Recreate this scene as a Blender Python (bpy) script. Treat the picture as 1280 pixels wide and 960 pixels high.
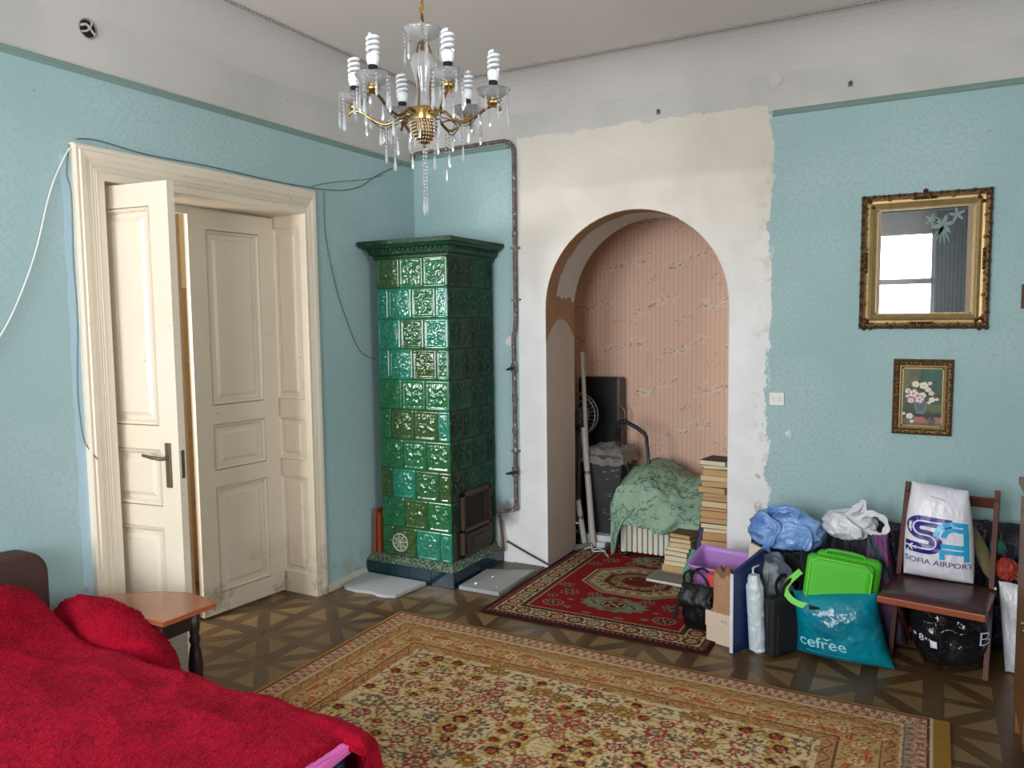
import bpy, bmesh, math, random
import numpy as np
from mathutils import Vector, Matrix, noise as mnoise

PI = math.pi
random.seed(7)
rng = np.random.RandomState(11)
scene = bpy.context.scene
COL = scene.collection
for _o in list(bpy.data.objects):
    bpy.data.objects.remove(_o)

def lin(c):
    c = c / 255.0
    return c / 12.92 if c <= 0.04045 else ((c + 0.055) / 1.055) ** 2.4
def rgb(r, g, b):
    return (lin(r), lin(g), lin(b), 1.0)

# ------------------------------------------------------------------ camera
YAW, PITCH, ROLL = -0.495637, -0.0786509, -0.0126350
def camera_axes():
    cy, sy, cp, sp = math.cos(YAW), math.sin(YAW), math.cos(PITCH), math.sin(PITCH)
    f = Vector((sy * cp, cy * cp, sp)); r = Vector((cy, -sy, 0)); u = r.cross(f)
    cr, sr = math.cos(ROLL), math.sin(ROLL)
    return cr * r + sr * u, -sr * r + cr * u, f
cam_data = bpy.data.cameras.new('camera')
cam_data.sensor_width = 36.0
cam_data.lens = 977.07 / 1280 * 36.0
cam_data.clip_start = 0.05
camera = bpy.data.objects.new('camera', cam_data)
_r, _u, _f = camera_axes()
_m = Matrix((_r, _u, -_f)).transposed().to_4x4()
_m.translation = Vector((0, 0, 1.7))
camera.matrix_world = _m
COL.objects.link(camera)
scene.camera = camera

# ------------------------------------------------------------------ world, light, exposure
world = bpy.data.worlds.new('overcast_sky')
scene.world = world
world.use_nodes = True
world.node_tree.nodes['Background'].inputs[0].default_value = (0.80, 0.90, 1.0, 1)
world.node_tree.nodes['Background'].inputs[1].default_value = 1.0
scene.view_settings.view_transform = 'Standard'
scene.view_settings.look = 'None'
scene.view_settings.exposure = 1.23
scene.view_settings.gamma = 1.0
scene.view_settings.use_curve_mapping = False

def window_light(name, x, z, w, h, power, y=-1.72, col=(0.93, 0.97, 1.0)):
    l = bpy.data.lights.new(name, 'AREA')
    l.shape = 'RECTANGLE'; l.size = w; l.size_y = h; l.energy = power; l.color = col
    o = bpy.data.objects.new(name, l)
    o.location = (x, y, z)
    o.rotation_euler = (PI / 2, 0, 0)      # shines towards +Y, into the room
    COL.objects.link(o)
    return o
WINDOWS = [(-2.60, 1.20, 82), (-0.80, 1.60, 86)]     # centre x, width
for _x, _w, _p in WINDOWS:
    window_light('daylight_window', _x, 1.85, _w, 1.9, _p)
_o = window_light('added_side_light', 2.62, 1.85, 1.9, 1.9, 58, y=0.75)      # added fill from an invented right-hand window, brightens the left wall
_o.rotation_euler = (PI / 2, 0, PI / 2)
_l = bpy.data.lights.new('added_next_room_light', 'AREA'); _l.energy = 48; _l.size = 0.9  # lamp added to brighten the next room, no window built for it
_o = bpy.data.objects.new('added_next_room_light', _l); _o.location = (-4.7, 1.25, 1.7)
_o.rotation_euler = (PI / 2, 0, 0); COL.objects.link(_o)

# ------------------------------------------------------------------ shader helpers
class NT:
    """small helper to write node trees as expressions"""
    def __init__(s, name, rough=0.6, metal=0.0, spec=0.5):
        s.m = bpy.data.materials.new(name); s.m.use_nodes = True
        s.t = s.m.node_tree; s.b = s.t.nodes['Principled BSDF']
        s.b.inputs['Roughness'].default_value = rough
        s.b.inputs['Metallic'].default_value = metal
        s.b.inputs['Specular IOR Level'].default_value = spec
        s._p = None
    def new(s, kind, **kw):
        n = s.t.nodes.new(kind)
        for k, v in kw.items(): setattr(n, k, v)
        return n
    def put(s, sock, v):
        if isinstance(v, bpy.types.NodeSocket): s.t.links.new(v, sock)
        else: sock.default_value = v
    def pos(s):
        if s._p is None:
            s._p = s.new('ShaderNodeTexCoord').outputs['Object']
        return s._p
    def xyz(s, v=None):
        n = s.new('ShaderNodeSeparateXYZ'); s.put(n.inputs[0], v or s.pos())
        return n.outputs
    def vec(s, x, y, z):
        n = s.new('ShaderNodeCombineXYZ')
        for i, a in enumerate((x, y, z)): s.put(n.inputs[i], a)
        return n.outputs[0]
    def scale(s, v, k):
        n = s.new('ShaderNodeMapping'); s.put(n.inputs[0], v); n.inputs['Scale'].default_value = k
        return n.outputs[0]
    def op(s, o, a, b=0.0, c=None):
        n = s.new('ShaderNodeMath', operation=o); s.put(n.inputs[0], a); s.put(n.inputs[1], b)
        if c is not None: s.put(n.inputs[2], c)
        return n.outputs[0]
    def noise(s, scale, detail=4.0, v=None, rough=0.5):
        n = s.new('ShaderNodeTexNoise'); n.inputs['Scale'].default_value = scale
        n.inputs['Detail'].default_value = detail; n.inputs['Roughness'].default_value = rough
        s.put(n.inputs['Vector'], v or s.pos())
        return n.outputs[0]
    def voro(s, scale, v=None, feature='F1', out=0):
        n = s.new('ShaderNodeTexVoronoi', feature=feature); n.inputs['Scale'].default_value = scale
        s.put(n.inputs['Vector'], v or s.pos())
        return n.outputs[out]
    def step(s, a, lo, hi):
        n = s.new('ShaderNodeMapRange', interpolation_type='SMOOTHSTEP')
        s.put(n.inputs[0], a); s.put(n.inputs[1], lo); s.put(n.inputs[2], hi)
        return n.outputs[0]
    def mix(s, f, a, b):
        n = s.new('ShaderNodeMix', data_type='RGBA'); s.put(n.inputs[0], f)
        s.put(n.inputs[6], a); s.put(n.inputs[7], b)
        return n.outputs[2]
    def ramp(s, f, stops):
        n = s.new('ShaderNodeValToRGB'); s.put(n.inputs[0], f)
        e = n.color_ramp.elements
        while len(e) < len(stops): e.new(0.5)
        for i, (p, c) in enumerate(stops): e[i].position = p; e[i].color = c
        return n.outputs[0]
    def color(s, c): s.put(s.b.inputs['Base Color'], c); return s
    def bump(s, h, strength=0.3, dist=0.01):
        n = s.new('ShaderNodeBump'); n.inputs['Strength'].default_value = strength
        n.inputs['Distance'].default_value = dist; s.put(n.inputs['Height'], h)
        s.t.links.new(n.outputs[0], s.b.inputs['Normal']); return s
    def set(s, **kw):
        for k, v in kw.items(): s.put(s.b.inputs[k.replace('_', ' ')], v)
        return s

def simple(name, c, rough=0.6, metal=0.0, vary=0.12, vscale=6.0, bump=0.0, bscale=40.0, spec=0.5, **kw):
    """procedural material: base colour broken up by noise, optional fine bump"""
    n = NT(name, rough, metal, spec)
    c1 = tuple(max(0, x * (1 - vary)) for x in c[:3]) + (1,)
    c2 = tuple(min(1, x * (1 + vary)) for x in c[:3]) + (1,)
    n.color(n.mix(n.noise(vscale, 5), c1, c2))
    if bump: n.bump(n.noise(bscale, 4), bump, 0.004)
    if kw: n.set(**kw)
    return n.m

def glass(name, tint=(1, 1, 1, 1), clear=0.75, rough=0.03):
    """thin clear glass that lets light and shadow rays through"""
    m = bpy.data.materials.new(name); m.use_nodes = True; t = m.node_tree
    for n in list(t.nodes): t.nodes.remove(n)
    out = t.nodes.new('ShaderNodeOutputMaterial'); mx = t.nodes.new('ShaderNodeMixShader')
    tr = t.nodes.new('ShaderNodeBsdfTransparent'); gl = t.nodes.new('ShaderNodeBsdfGlossy')
    fr = t.nodes.new('ShaderNodeFresnel'); fr.inputs[0].default_value = 1.5
    ad = t.nodes.new('ShaderNodeMath'); ad.operation = 'ADD'; ad.use_clamp = True; ad.inputs[1].default_value = 1 - clear
    tr.inputs[0].default_value = tint; gl.inputs[1].default_value = rough
    t.links.new(fr.outputs[0], ad.inputs[0]); t.links.new(ad.outputs[0], mx.inputs[0])
    t.links.new(tr.outputs[0], mx.inputs[1]); t.links.new(gl.outputs[0], mx.inputs[2])
    t.links.new(mx.outputs[0], out.inputs[0])
    return m

def attr_mat(name, rough=0.9, bump=0.0, bscale=200, spec=0.2, **kw):
    n = NT(name, rough, 0, spec)
    a = n.new('ShaderNodeVertexColor'); a.layer_name = 'Col'
    n.color(a.outputs[0])
    if bump: n.bump(n.noise(bscale, 3), bump, 0.004)
    if kw: n.set(**kw)
    return n.m

# ------------------------------------------------------------------ mesh helpers
class MB:
    """collects faces and links them as one mesh object"""
    def __init__(s): s.v = []; s.f = []; s.mi = []; s.cur = 0; s.sm = []
    def add(s, vs, fs, smooth=False):
        k = len(s.v); s.v += [tuple(v) for v in vs]
        for f in fs:
            s.f.append(tuple(i + k for i in f)); s.mi.append(s.cur); s.sm.append(smooth)
        return s
    def box(s, x0, x1, y0, y1, z0, z1, mat=None, bev=0.0):
        if bev > 0:
            b = bev
            bm = bmesh.new(); bmesh.ops.create_cube(bm, size=1)
            for v in bm.verts:
                v.co = Vector(((x0 + x1) / 2 + v.co.x * (x1 - x0), (y0 + y1) / 2 + v.co.y * (y1 - y0), (z0 + z1) / 2 + v.co.z * (z1 - z0)))
            bmesh.ops.bevel(bm, geom=list(bm.edges), offset=b, segments=3 if b > .03 else 2, affect='EDGES', profile=0.7)
            bm.verts.index_update()
            vs = [v.co.copy() for v in bm.verts]; fs = [[v.index for v in f.verts] for f in bm.faces]; bm.free()
        else:
            vs = [Vector(p) for p in ((x0, y0, z0), (x1, y0, z0), (x1, y1, z0), (x0, y1, z0), (x0, y0, z1), (x1, y0, z1), (x1, y1, z1), (x0, y1, z1))]
            fs = [(0, 3, 2, 1), (4, 5, 6, 7), (0, 1, 5, 4), (1, 2, 6, 5), (2, 3, 7, 6), (3, 0, 4, 7)]
        if mat is not None: vs = [mat @ v for v in vs]
        return s.add(vs, fs)
    def bar(s, p, q, w, h, up=(0, 0, 1)):
        """rectangular bar from p to q, w across, h along up"""
        p, q = Vector(p), Vector(q); d = (q - p).normalized(); upv = Vector(up)
        sx = d.cross(upv)
        if sx.length < 1e-4: sx = d.cross(Vector((1, 0, 0)))
        sx.normalize(); uy = sx.cross(d).normalized()
        vs = [c + sx * (a * w / 2) + uy * (b * h / 2) for c in (p, q) for a, b in ((-1, -1), (1, -1), (1, 1), (-1, 1))]
        return s.add(vs, [(3, 2, 1, 0), (4, 5, 6, 7), (0, 1, 5, 4), (1, 2, 6, 5), (2, 3, 7, 6), (3, 0, 4, 7)])
    def tube(s, pts, r, n=8, closed=False, caps=True, flat=1.0):
        pts = [Vector(p) for p in pts]; N = len(pts)
        rs = r if isinstance(r, (list, tuple)) else [r] * N
        prev = None; rings = []
        for i, p in enumerate(pts):
            if closed: d = pts[(i + 1) % N] - pts[i - 1]
            else: d = pts[min(i + 1, N - 1)] - pts[max(i - 1, 0)]
            d.normalize()
            if prev is None:
                a = Vector((0, 0, 1)) if abs(d.z) < 0.9 else Vector((1, 0, 0))
                prev = (a - d * a.dot(d)).normalized()
            else:
                prev = (prev - d * prev.dot(d))
                prev = prev.normalized() if prev.length > 1e-6 else d.orthogonal().normalized()
            b = d.cross(prev)
            rings.append([p + (prev * math.cos(2 * PI * k / n) * flat + b * math.sin(2 * PI * k / n)) * rs[i] for k in range(n)])
        vs = [v for g in rings for v in g]; fs = []
        for i in range(N if closed else N - 1):
            j = (i + 1) % N
            for k in range(n):
                l = (k + 1) % n
                fs.append((i * n + k, i * n + l, j * n + l, j * n + k))
        s.add(vs, fs, True)
        if caps and not closed:
            s.add(rings[0], [tuple(range(n))[::-1]]); s.add(rings[-1], [tuple(range(n))])
        return s
    def lathe(s, prof, c=(0, 0, 0), n=24, axis='Z', smooth=True, fac=None):
        vs = []; c = Vector(c)
        for r, z in prof:
            for k in range(n):
                a = 2 * PI * k / n
                rr = r * (fac(a, z) if fac else 1)
                p = Vector((rr * math.cos(a), rr * math.sin(a), z))
                if axis == 'X': p = Vector((p.z, p.x, p.y))
                if axis == 'Y': p = Vector((p.x, p.z, p.y))
                vs.append(c + p)
        fs = []
        for i in range(len(prof) - 1):
            for k in range(n):
                l = (k + 1) % n
                fs.append((i * n + k, i * n + l, (i + 1) * n + l, (i + 1) * n + k))
        s.add(vs, fs, smooth)
        return s
    def prism(s, poly, z0, z1, mat=None):
        n = len(poly)
        vs = [Vector((x, y, z0)) for x, y in poly] + [Vector((x, y, z1)) for x, y in poly]
        if mat is not None: vs = [mat @ v for v in vs]
        fs = [tuple(range(n))[::-1], tuple(range(n, 2 * n))] + [(i, (i + 1) % n, n + (i + 1) % n, n + i) for i in range(n)]
        return s.add(vs, fs)
    def mesh(s, name, fix=True):
        me = bpy.data.meshes.new(name); me.from_pydata(s.v, [], s.f)
        me.polygons.foreach_set('material_index', s.mi); me.polygons.foreach_set('use_smooth', s.sm)
        if fix:
            bm = bmesh.new(); bm.from_mesh(me); bmesh.ops.recalc_face_normals(bm, faces=bm.faces); bm.to_mesh(me); bm.free()
        me.update()
        return me
    def build(s, name, mats, parent=None, loc=(0, 0, 0), rot=(0, 0, 0), fix=True):
        return link(name, s.mesh(name, fix), mats, parent, loc, rot)

def link(name, me, mats, parent=None, loc=(0, 0, 0), rot=(0, 0, 0)):
    o = bpy.data.objects.new(name, me)
    if not isinstance(mats, (list, tuple)): mats = [mats]
    if not me.materials:
        for m in mats: me.materials.append(m)
    o.location = loc; o.rotation_euler = rot
    COL.objects.link(o)
    if parent is not None: o.parent = parent
    return o

def thing(name, label, cat, loc=(0, 0, 0), rotz=0.0, group=None):
    o = bpy.data.objects.new(name, None); o.empty_display_size = 0.05
    COL.objects.link(o); o.location = loc; o.rotation_euler = (0, 0, rotz)
    o['label'] = label; o['category'] = cat
    if group: o['group'] = group
    return o
def tag(o, label, cat, group=None):
    o['label'] = label; o['category'] = cat
    if group: o['group'] = group
    return o
def struct(o, label=None):
    o['kind'] = 'structure'
    if label: o['label'] = label
    return o

def grid_mesh(name, P, smooth=True, colors=None, closed_u=False, closed_v=False):
    """P: array (nv, nu, 3) -> quad grid mesh"""
    nv, nu = P.shape[:2]
    iu = np.arange(nu if closed_u else nu - 1); iv = np.arange(nv if closed_v else nv - 1)
    U, V = np.meshgrid(iu, iv)
    U2 = (U + 1) % nu; V2 = (V + 1) % nv
    q = np.stack([V * nu + U, V * nu + U2, V2 * nu + U2, V2 * nu + U], -1).reshape(-1, 4).astype(np.int32)
    me = bpy.data.meshes.new(name)
    me.vertices.add(nv * nu); me.vertices.foreach_set('co', np.ascontiguousarray(P, dtype=np.float32).ravel())
    me.loops.add(q.size); me.loops.foreach_set('vertex_index', q.ravel())
    me.polygons.add(len(q)); me.polygons.foreach_set('loop_start', np.arange(0, q.size, 4, dtype=np.int32))
    me.polygons.foreach_set('loop_total', np.full(len(q), 4, dtype=np.int32))
    me.polygons.foreach_set('use_smooth', np.full(len(q), smooth))
    me.update(calc_edges=True)
    if colors is not None:
        ca = me.color_attributes.new('Col', 'FLOAT_COLOR', 'POINT')
        c = np.ones((nv * nu, 4), dtype=np.float32); c[:, :3] = colors.reshape(-1, 3)
        ca.data.foreach_set('color', c.ravel())
    return me

def solid(o, t, off=-1.0):
    m = o.modifiers.new('thickness', 'SOLIDIFY'); m.thickness = t; m.offset = off
    return o
def subsurf(o, n=1):
    m = o.modifiers.new('smooth', 'SUBSURF'); m.levels = n; m.render_levels = n
    return o

def vnoise(x, y, seed=0, octaves=4):
    """vectorised value noise in [-1, 1]"""
    x = np.asarray(x, float); y = np.asarray(y, float)
    out = np.zeros(np.broadcast(x, y).shape); amp = 1.0; tot = 0
    r = np.random.RandomState(seed); tab = r.rand(64, 64) * 2 - 1
    for o in range(octaves):
        xi = np.floor(x).astype(int); yi = np.floor(y).astype(int)
        fx = x - xi; fy = y - yi; fx = fx * fx * (3 - 2 * fx); fy = fy * fy * (3 - 2 * fy)
        a = tab[yi % 64, xi % 64]; b = tab[yi % 64, (xi + 1) % 64]
        c = tab[(yi + 1) % 64, xi % 64]; d = tab[(yi + 1) % 64, (xi + 1) % 64]
        out += amp * ((a * (1 - fx) + b * fx) * (1 - fy) + (c * (1 - fx) + d * fx) * fy)
        tot += amp; amp *= 0.5; x = x * 2 + 17.3; y = y * 2 + 5.7
    return out / tot

def net(ctrl, nu, nv):
    """Catmull-Rom patch through a net of 3D control points -> (nv, nu, 3)"""
    C = np.array(ctrl, float)
    def cr(A, n):
        m = len(A); t = np.linspace(0, m - 1 - 1e-9, n); i = t.astype(int); f = (t - i)[:, None, None]
        g = lambda k: A[np.clip(k, 0, m - 1)]
        p0, p1, p2, p3 = g(i - 1), g(i), g(i + 1), g(i + 2)
        return 0.5 * (2 * p1 + (p2 - p0) * f + (2 * p0 - 5 * p1 + 4 * p2 - p3) * f ** 2 + (3 * p1 - p0 - 3 * p2 + p3) * f ** 3)
    A = cr(C, nv)
    return cr(A.transpose(1, 0, 2), nu).transpose(1, 0, 2)

def spline(pts, n=8):
    P = [Vector(p) for p in pts]; out = []
    for i in range(len(P) - 1):
        p0 = P[max(i - 1, 0)]; p1 = P[i]; p2 = P[i + 1]; p3 = P[min(i + 2, len(P) - 1)]
        for k in range(n):
            t = k / n
            out.append(0.5 * (2 * p1 + (p2 - p0) * t + (2 * p0 - 5 * p1 + 4 * p2 - p3) * t * t + (3 * p1 - p0 - 3 * p2 + p3) * t ** 3))
    out.append(P[-1])
    return out

class Canvas:
    """numpy colour field in metres that becomes the colour attribute of a woven or painted surface"""
    def __init__(s, w, h, res, base):
        s.w, s.h = w, h; s.nx = int(round(w / res)) + 1; s.ny = int(round(h / res)) + 1
        s.X, s.Y = np.meshgrid(np.linspace(0, w, s.nx), np.linspace(0, h, s.ny))
        s.c = np.zeros((s.ny, s.nx, 3)); s.c[:] = np.array(rgb(*base)[:3])
    def put(s, mask, col, a=1.0):
        c = np.array(rgb(*col)[:3]); s.c[mask] = s.c[mask] * (1 - a) + c * a
    def rect(s, x0, x1, y0, y1, col, a=1.0):
        s.put((s.X >= x0) & (s.X <= x1) & (s.Y >= y0) & (s.Y <= y1), col, a)
    def frame(s, d0, d1, col):
        d = np.minimum(np.minimum(s.X, s.w - s.X), np.minimum(s.Y, s.h - s.Y))
        s.put((d >= d0) & (d < d1), col)
    def sub(s, cx, cy, r):
        ix = np.searchsorted(s.X[0], [cx - r, cx + r]); iy = np.searchsorted(s.Y[:, 0], [cy - r, cy + r])
        return slice(iy[0], iy[1]), slice(ix[0], ix[1])
    def blob(s, cx, cy, rx, ry, col, rot=0.0, k=0, amp=0.0, inner=0.0, a=1.0, ph=0.0):
        sl = s.sub(cx, cy, max(rx, ry) * (1 + amp) + 0.01)
        x = s.X[sl] - cx; y = s.Y[sl] - cy
        if x.size == 0: return
        ca, sa = math.cos(rot), math.sin(rot)
        u = (x * ca + y * sa) / rx; v = (-x * sa + y * ca) / ry
        r = np.hypot(u, v); R = 1 + amp * np.cos(k * np.arctan2(v, u) + ph) if k else 1
        m = (r < R) & (r >= inner * R)
        t = s.c[sl]; cc = np.array(rgb(*col)[:3]); t[m] = t[m] * (1 - a) + cc * a
    def octa(s, cx, cy, rx, ry, col, cut=0.55):
        u = np.abs(s.X - cx) / rx; v = np.abs(s.Y - cy) / ry
        s.put((u < 1) & (v < 1) & (u + v < 1 + cut), col)
    def line(s, pts, w, col):
        for (x0, y0), (x1, y1) in zip(pts[:-1], pts[1:]):
            L = math.hypot(x1 - x0, y1 - y0); n = max(1, int(L / (w * 0.5)))
            for i in range(n + 1):
                t = i / n; s.blob(x0 + (x1 - x0) * t, y0 + (y1 - y0) * t, w / 2, w / 2, col)
    def grain(s, amt, seed=3):
        r = np.random.RandomState(seed).rand(s.ny, s.nx, 1)
        s.c *= 1 + amt * (r * 2 - 1)

def text_geo(s, size=1.0, bold=0.0, align='CENTER', outline=False):
    """vertices and faces of a flat text, x right, y up, centred"""
    cu = bpy.data.curves.new('txt', 'FONT'); cu.body = s; cu.size = size; cu.align_x = align; cu.align_y = 'CENTER'
    cu.offset = bold; cu.resolution_u = 4
    o = bpy.data.objects.new('txt', cu); COL.objects.link(o)
    dg = bpy.context.evaluated_depsgraph_get(); dg.update()
    me = o.evaluated_get(dg).to_mesh()
    bm = bmesh.new(); bm.from_mesh(me)
    bmesh.ops.triangulate(bm, faces=bm.faces)
    vs = [v.co.copy() for v in bm.verts]; bm.verts.index_update(); fs = [[v.index for v in f.verts] for f in bm.faces]
    bm.free(); o.evaluated_get(dg).to_mesh_clear()
    bpy.data.objects.remove(o); bpy.data.curves.remove(cu)
    return vs, fs

def strip_geo(pts, w, n=1):
    """flat ribbon of width w along a 2D polyline"""
    vs = []; P = [Vector(p).to_2d() for p in pts]; N = len(P)
    for i, p in enumerate(P):
        d = (P[min(i + 1, N - 1)] - P[max(i - 1, 0)]).normalized(); q = Vector((-d.y, d.x))
        vs += [Vector((*(p + q * w / 2), 0)), Vector((*(p - q * w / 2), 0))]
    return vs, [(2 * i, 2 * i + 1, 2 * i + 3, 2 * i + 2) for i in range(N - 1)]

def arc2(cx, cy, r, a0, a1, n=14):
    return [(cx + r * math.cos(math.radians(a0 + (a1 - a0) * i / n)), cy + r * math.sin(math.radians(a0 + (a1 - a0) * i / n))) for i in range(n + 1)]
# ------------------------------------------------------------------ room dimensions
XL, YB, ZR_L, ZR_B, ZC = -3.38, 4.78, 2.857, 2.893, 3.33
XR, YF = 2.3, -1.6
INS = 0.22                                   # cove inset
AX0, AX1, ASP, AY1 = -2.32, -1.09, 1.79, 5.25    # arch: left, right, spring height, inner face
NX0, NX1, NYB = -2.75, -0.95, 5.98           # niche behind the arch
DY0, DY1, DZ, DX1 = 2.32, 3.62, 2.37, -3.72  # door opening

# ------------------------------------------------------------------ wall materials
def paint_nodes(n, z_rail):
    x, y, z = n.xyz()
    blotch = n.noise(1.7, 5)
    fine = n.noise(55, 4)
    green = n.mix(n.step(blotch, 0.3, 0.7), rgb(155, 183, 184), rgb(167, 193, 194))
    green = n.mix(n.step(fine, 0.35, 0.8), green, rgb(150, 178, 178))
    grey = n.mix(n.step(n.noise(2.3, 4), 0.35, 0.65), rgb(186, 185, 180), rgb(198, 193, 189))
    up = n.step(z, z_rail - 0.002, z_rail + 0.002)
    specks = n.step(n.voro(3.2), 0.018, 0.012)
    chip = n.op('GREATER_THAN', n.noise(9, 5), 0.76)
    green = n.mix(n.op('MULTIPLY', chip, 0.5), green, rgb(200, 206, 202))
    col = n.mix(up, green, grey)
    col = n.mix(n.op('MULTIPLY', specks, 0.6), col, rgb(90, 95, 92))
    return col, fine, blotch
def wall_material(name, z_rail):
    n = NT(name, 0.72, 0, 0.3)
    col, fine, blotch = paint_nodes(n, z_rail)
    x, y, z = n.xyz()
    if name.endswith('left'):       # light blue strip of an older paint coat beside the casing, with bare patches
        yy = n.op('ADD', y, n.op('MULTIPLY', n.op('SUBTRACT', n.noise(6, 6), .5), .035))
        st = n.op('MULTIPLY', n.op('MULTIPLY', n.op('GREATER_THAN', yy, 2.128), n.op('LESS_THAN', y, 2.19)), n.op('LESS_THAN', z, 2.46))
        col = n.mix(n.op('MULTIPLY', st, .8), col, rgb(172, 200, 214))
        sc = n.op('MULTIPLY', n.step(n.noise(13, 6, rough=.6), .58, .62), n.op('MULTIPLY', n.op('MULTIPLY', n.step(y, 2.02, 2.13), n.op('LESS_THAN', y, 2.16)), n.step(z, .80, .5)))
        col = n.mix(n.op('MULTIPLY', sc, .7), col, rgb(168, 140, 126))
        dm = n.op('MULTIPLY', n.step(z, .34, .02), n.step(n.noise(8, 6), .4, .6))
        col = n.mix(n.op('MULTIPLY', dm, .6), col, rgb(150, 148, 118))
    n.color(col)
    n.bump(n.op('ADD', fine, n.op('MULTIPLY', n.noise(14, 3), 1.5)), 0.06, 0.003)
    return n.m
M_wall_left = wall_material('green_distemper_left', ZR_L)

def back_wall_material():
    n = NT('green_distemper_and_fresh_plaster', 0.7, 0, 0.3)
    col, fine, blotch = paint_nodes(n, ZR_B)
    x, y, z = n.xyz()
    rag = n.op('MULTIPLY', n.op('SUBTRACT', n.noise(6, 9, n.scale(n.pos(), (2.2, 1, 1)), 0.72), 0.5), 0.22)
    ragz = n.op('MULTIPLY', n.op('SUBTRACT', n.noise(7, 6, rough=0.6), 0.5), 0.10)
    # right border of the plaster, ragged
    right = n.op('LESS_THAN', n.op('ADD', x, rag), n.op('ADD', -0.862, n.op('MULTIPLY', n.step(z, 1.1, 0.3), 0.0)))
    left_hi = n.op('GREATER_THAN', x, -2.525)
    left_lo = n.op('MULTIPLY', n.op('GREATER_THAN', x, -2.72), n.op('LESS_THAN', n.op('ADD', z, ragz), 0.385))
    left = n.op('MAXIMUM', left_hi, left_lo)
    top = n.op('LESS_THAN', n.op('ADD', z, ragz), 2.935)
    mask = n.op('MULTIPLY', n.op('MULTIPLY', right, left), top)
    mott = n.noise(2.6, 6, rough=0.6)
    hi = n.mix(n.step(mott, 0.35, 0.7), rgb(217, 208, 196), rgb(230, 222, 212))
    lo = n.mix(n.step(mott, 0.35, 0.65), rgb(226, 225, 224), rgb(236, 235, 236))
    pl = n.mix(n.step(n.op('ADD', z, n.op('MULTIPLY', mott, 0.5)), 2.75, 1.7), hi, lo)
    band = n.step(n.op('ADD', z, n.op('MULTIPLY', n.noise(2, 3), 0.12)), 2.60, 2.66)
    pl = n.mix(n.op('MULTIPLY', band, 0.55), pl, rgb(206, 198, 186))
    edge = n.op('MULTIPLY', n.step(n.noise(16, 6), 0.56, 0.64), n.step(x, -1.0, -0.87))
    pl = n.mix(n.op('MULTIPLY', edge, 0.5), pl, rgb(200, 196, 186))
    # soot where the flue pipe enters the stove
    dx = n.op('ADD', x, 2.66); dz = n.op('SUBTRACT', z, 0.36)
    d2 = n.op('SQRT', n.op('ADD', n.op('MULTIPLY', dx, dx), n.op('MULTIPLY', dz, dz)))
    soot = n.op('MULTIPLY', n.step(n.op('ADD', d2, n.op('MULTIPLY', n.op('SUBTRACT', n.noise(14, 5), 0.5), 0.12)), 0.15, 0.02), 0.8)
    # brown patches and exposed plaster near the corner by the bags
    brown = n.op('MULTIPLY', n.op('MULTIPLY', n.step(n.noise(11, 6), 0.56, 0.62), n.op('LESS_THAN', z, 0.95)), n.op('MULTIPLY', n.op('LESS_THAN', x, -0.84), n.op('GREATER_THAN', x, -0.93)))
    out = n.mix(mask, col, pl)
    out = n.mix(n.op('MULTIPLY', brown, 0.6), out, rgb(160, 130, 112))
    for sx_, sz_, sr_ in ((-0.745, 1.03, .016), (-2.60, 1.57, .03), (-0.735, 1.012, .010), (-2.585, .43, .035)):
        ax = n.op('SUBTRACT', x, sx_); az = n.op('SUBTRACT', z, sz_)
        dd = n.op('ADD', n.op('SQRT', n.op('ADD', n.op('MULTIPLY', ax, ax), n.op('MULTIPLY', az, az))), n.op('MULTIPLY', n.op('SUBTRACT', n.noise(40, 3), .5), .03))
        out = n.mix(n.op('LESS_THAN', dd, sr_), out, rgb(214, 214, 208))
    out = n.mix(soot, out, rgb(60, 52, 48))
    n.color(out)
    h = n.op('ADD', n.op('MULTIPLY', mask, 1.2), n.op('ADD', fine, n.op('MULTIPLY', n.noise(5, 5), 1.0)))
    n.bump(h, 0.09, 0.004)
    return n.m
M_wall_back = back_wall_material()

def lining_material():
    n = NT('arch_lining_plaster', 0.8, 0, 0.2)
    x, y, z = n.xyz()
    wob = n.op('MULTIPLY', n.op('SUBTRACT', n.noise(6, 5), 0.5), 0.10)
    tan = n.mix(n.noise(7, 5), rgb(150, 112, 80), rgb(172, 136, 104))
    grey = n.mix(n.noise(4, 5), rgb(188, 180, 172), rgb(208, 202, 196))
    low = n.mix(n.noise(4, 6), rgb(180, 165, 152), rgb(204, 190, 178))
    # rounded top of the lower plaster
    dy = n.op('DIVIDE', n.op('SUBTRACT', y, 5.02), 0.24)
    cap = n.op('SUBTRACT', 1.72, n.op('MULTIPLY', n.op('MULTIPLY', dy, dy), 0.16))
    lowm = n.op('LESS_THAN', z, n.op('ADD', cap, n.op('MULTIPLY', wob, 0.25)))
    stripm = n.op('MULTIPLY', n.op('GREATER_THAN', n.op('ADD', y, wob), 4.93), n.op('GREATER_THAN', n.op('ADD', z, n.op('MULTIPLY', wob, 2.0)), 1.86))
    left = n.op('LESS_THAN', x, -1.4)
    c = n.mix(stripm, tan, grey); c = n.mix(lowm, c, low)
    c = n.mix(left, n.mix(n.noise(4, 5), rgb(214, 208, 200), rgb(228, 224, 220)), c)
    n.color(c); n.bump(n.noise(20, 5), 0.3, 0.004)
    return n.m
M_lining = lining_material()
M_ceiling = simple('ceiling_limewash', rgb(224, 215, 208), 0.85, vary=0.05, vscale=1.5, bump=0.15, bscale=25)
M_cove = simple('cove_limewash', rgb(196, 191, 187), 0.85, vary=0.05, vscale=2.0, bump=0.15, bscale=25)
M_rail = simple('green_painted_rail', rgb(126, 150, 142), 0.6, vary=0.08)
M_bead = simple('grey_ceiling_bead', rgb(150, 146, 142), 0.8, vary=0.15, vscale=40)
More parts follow.
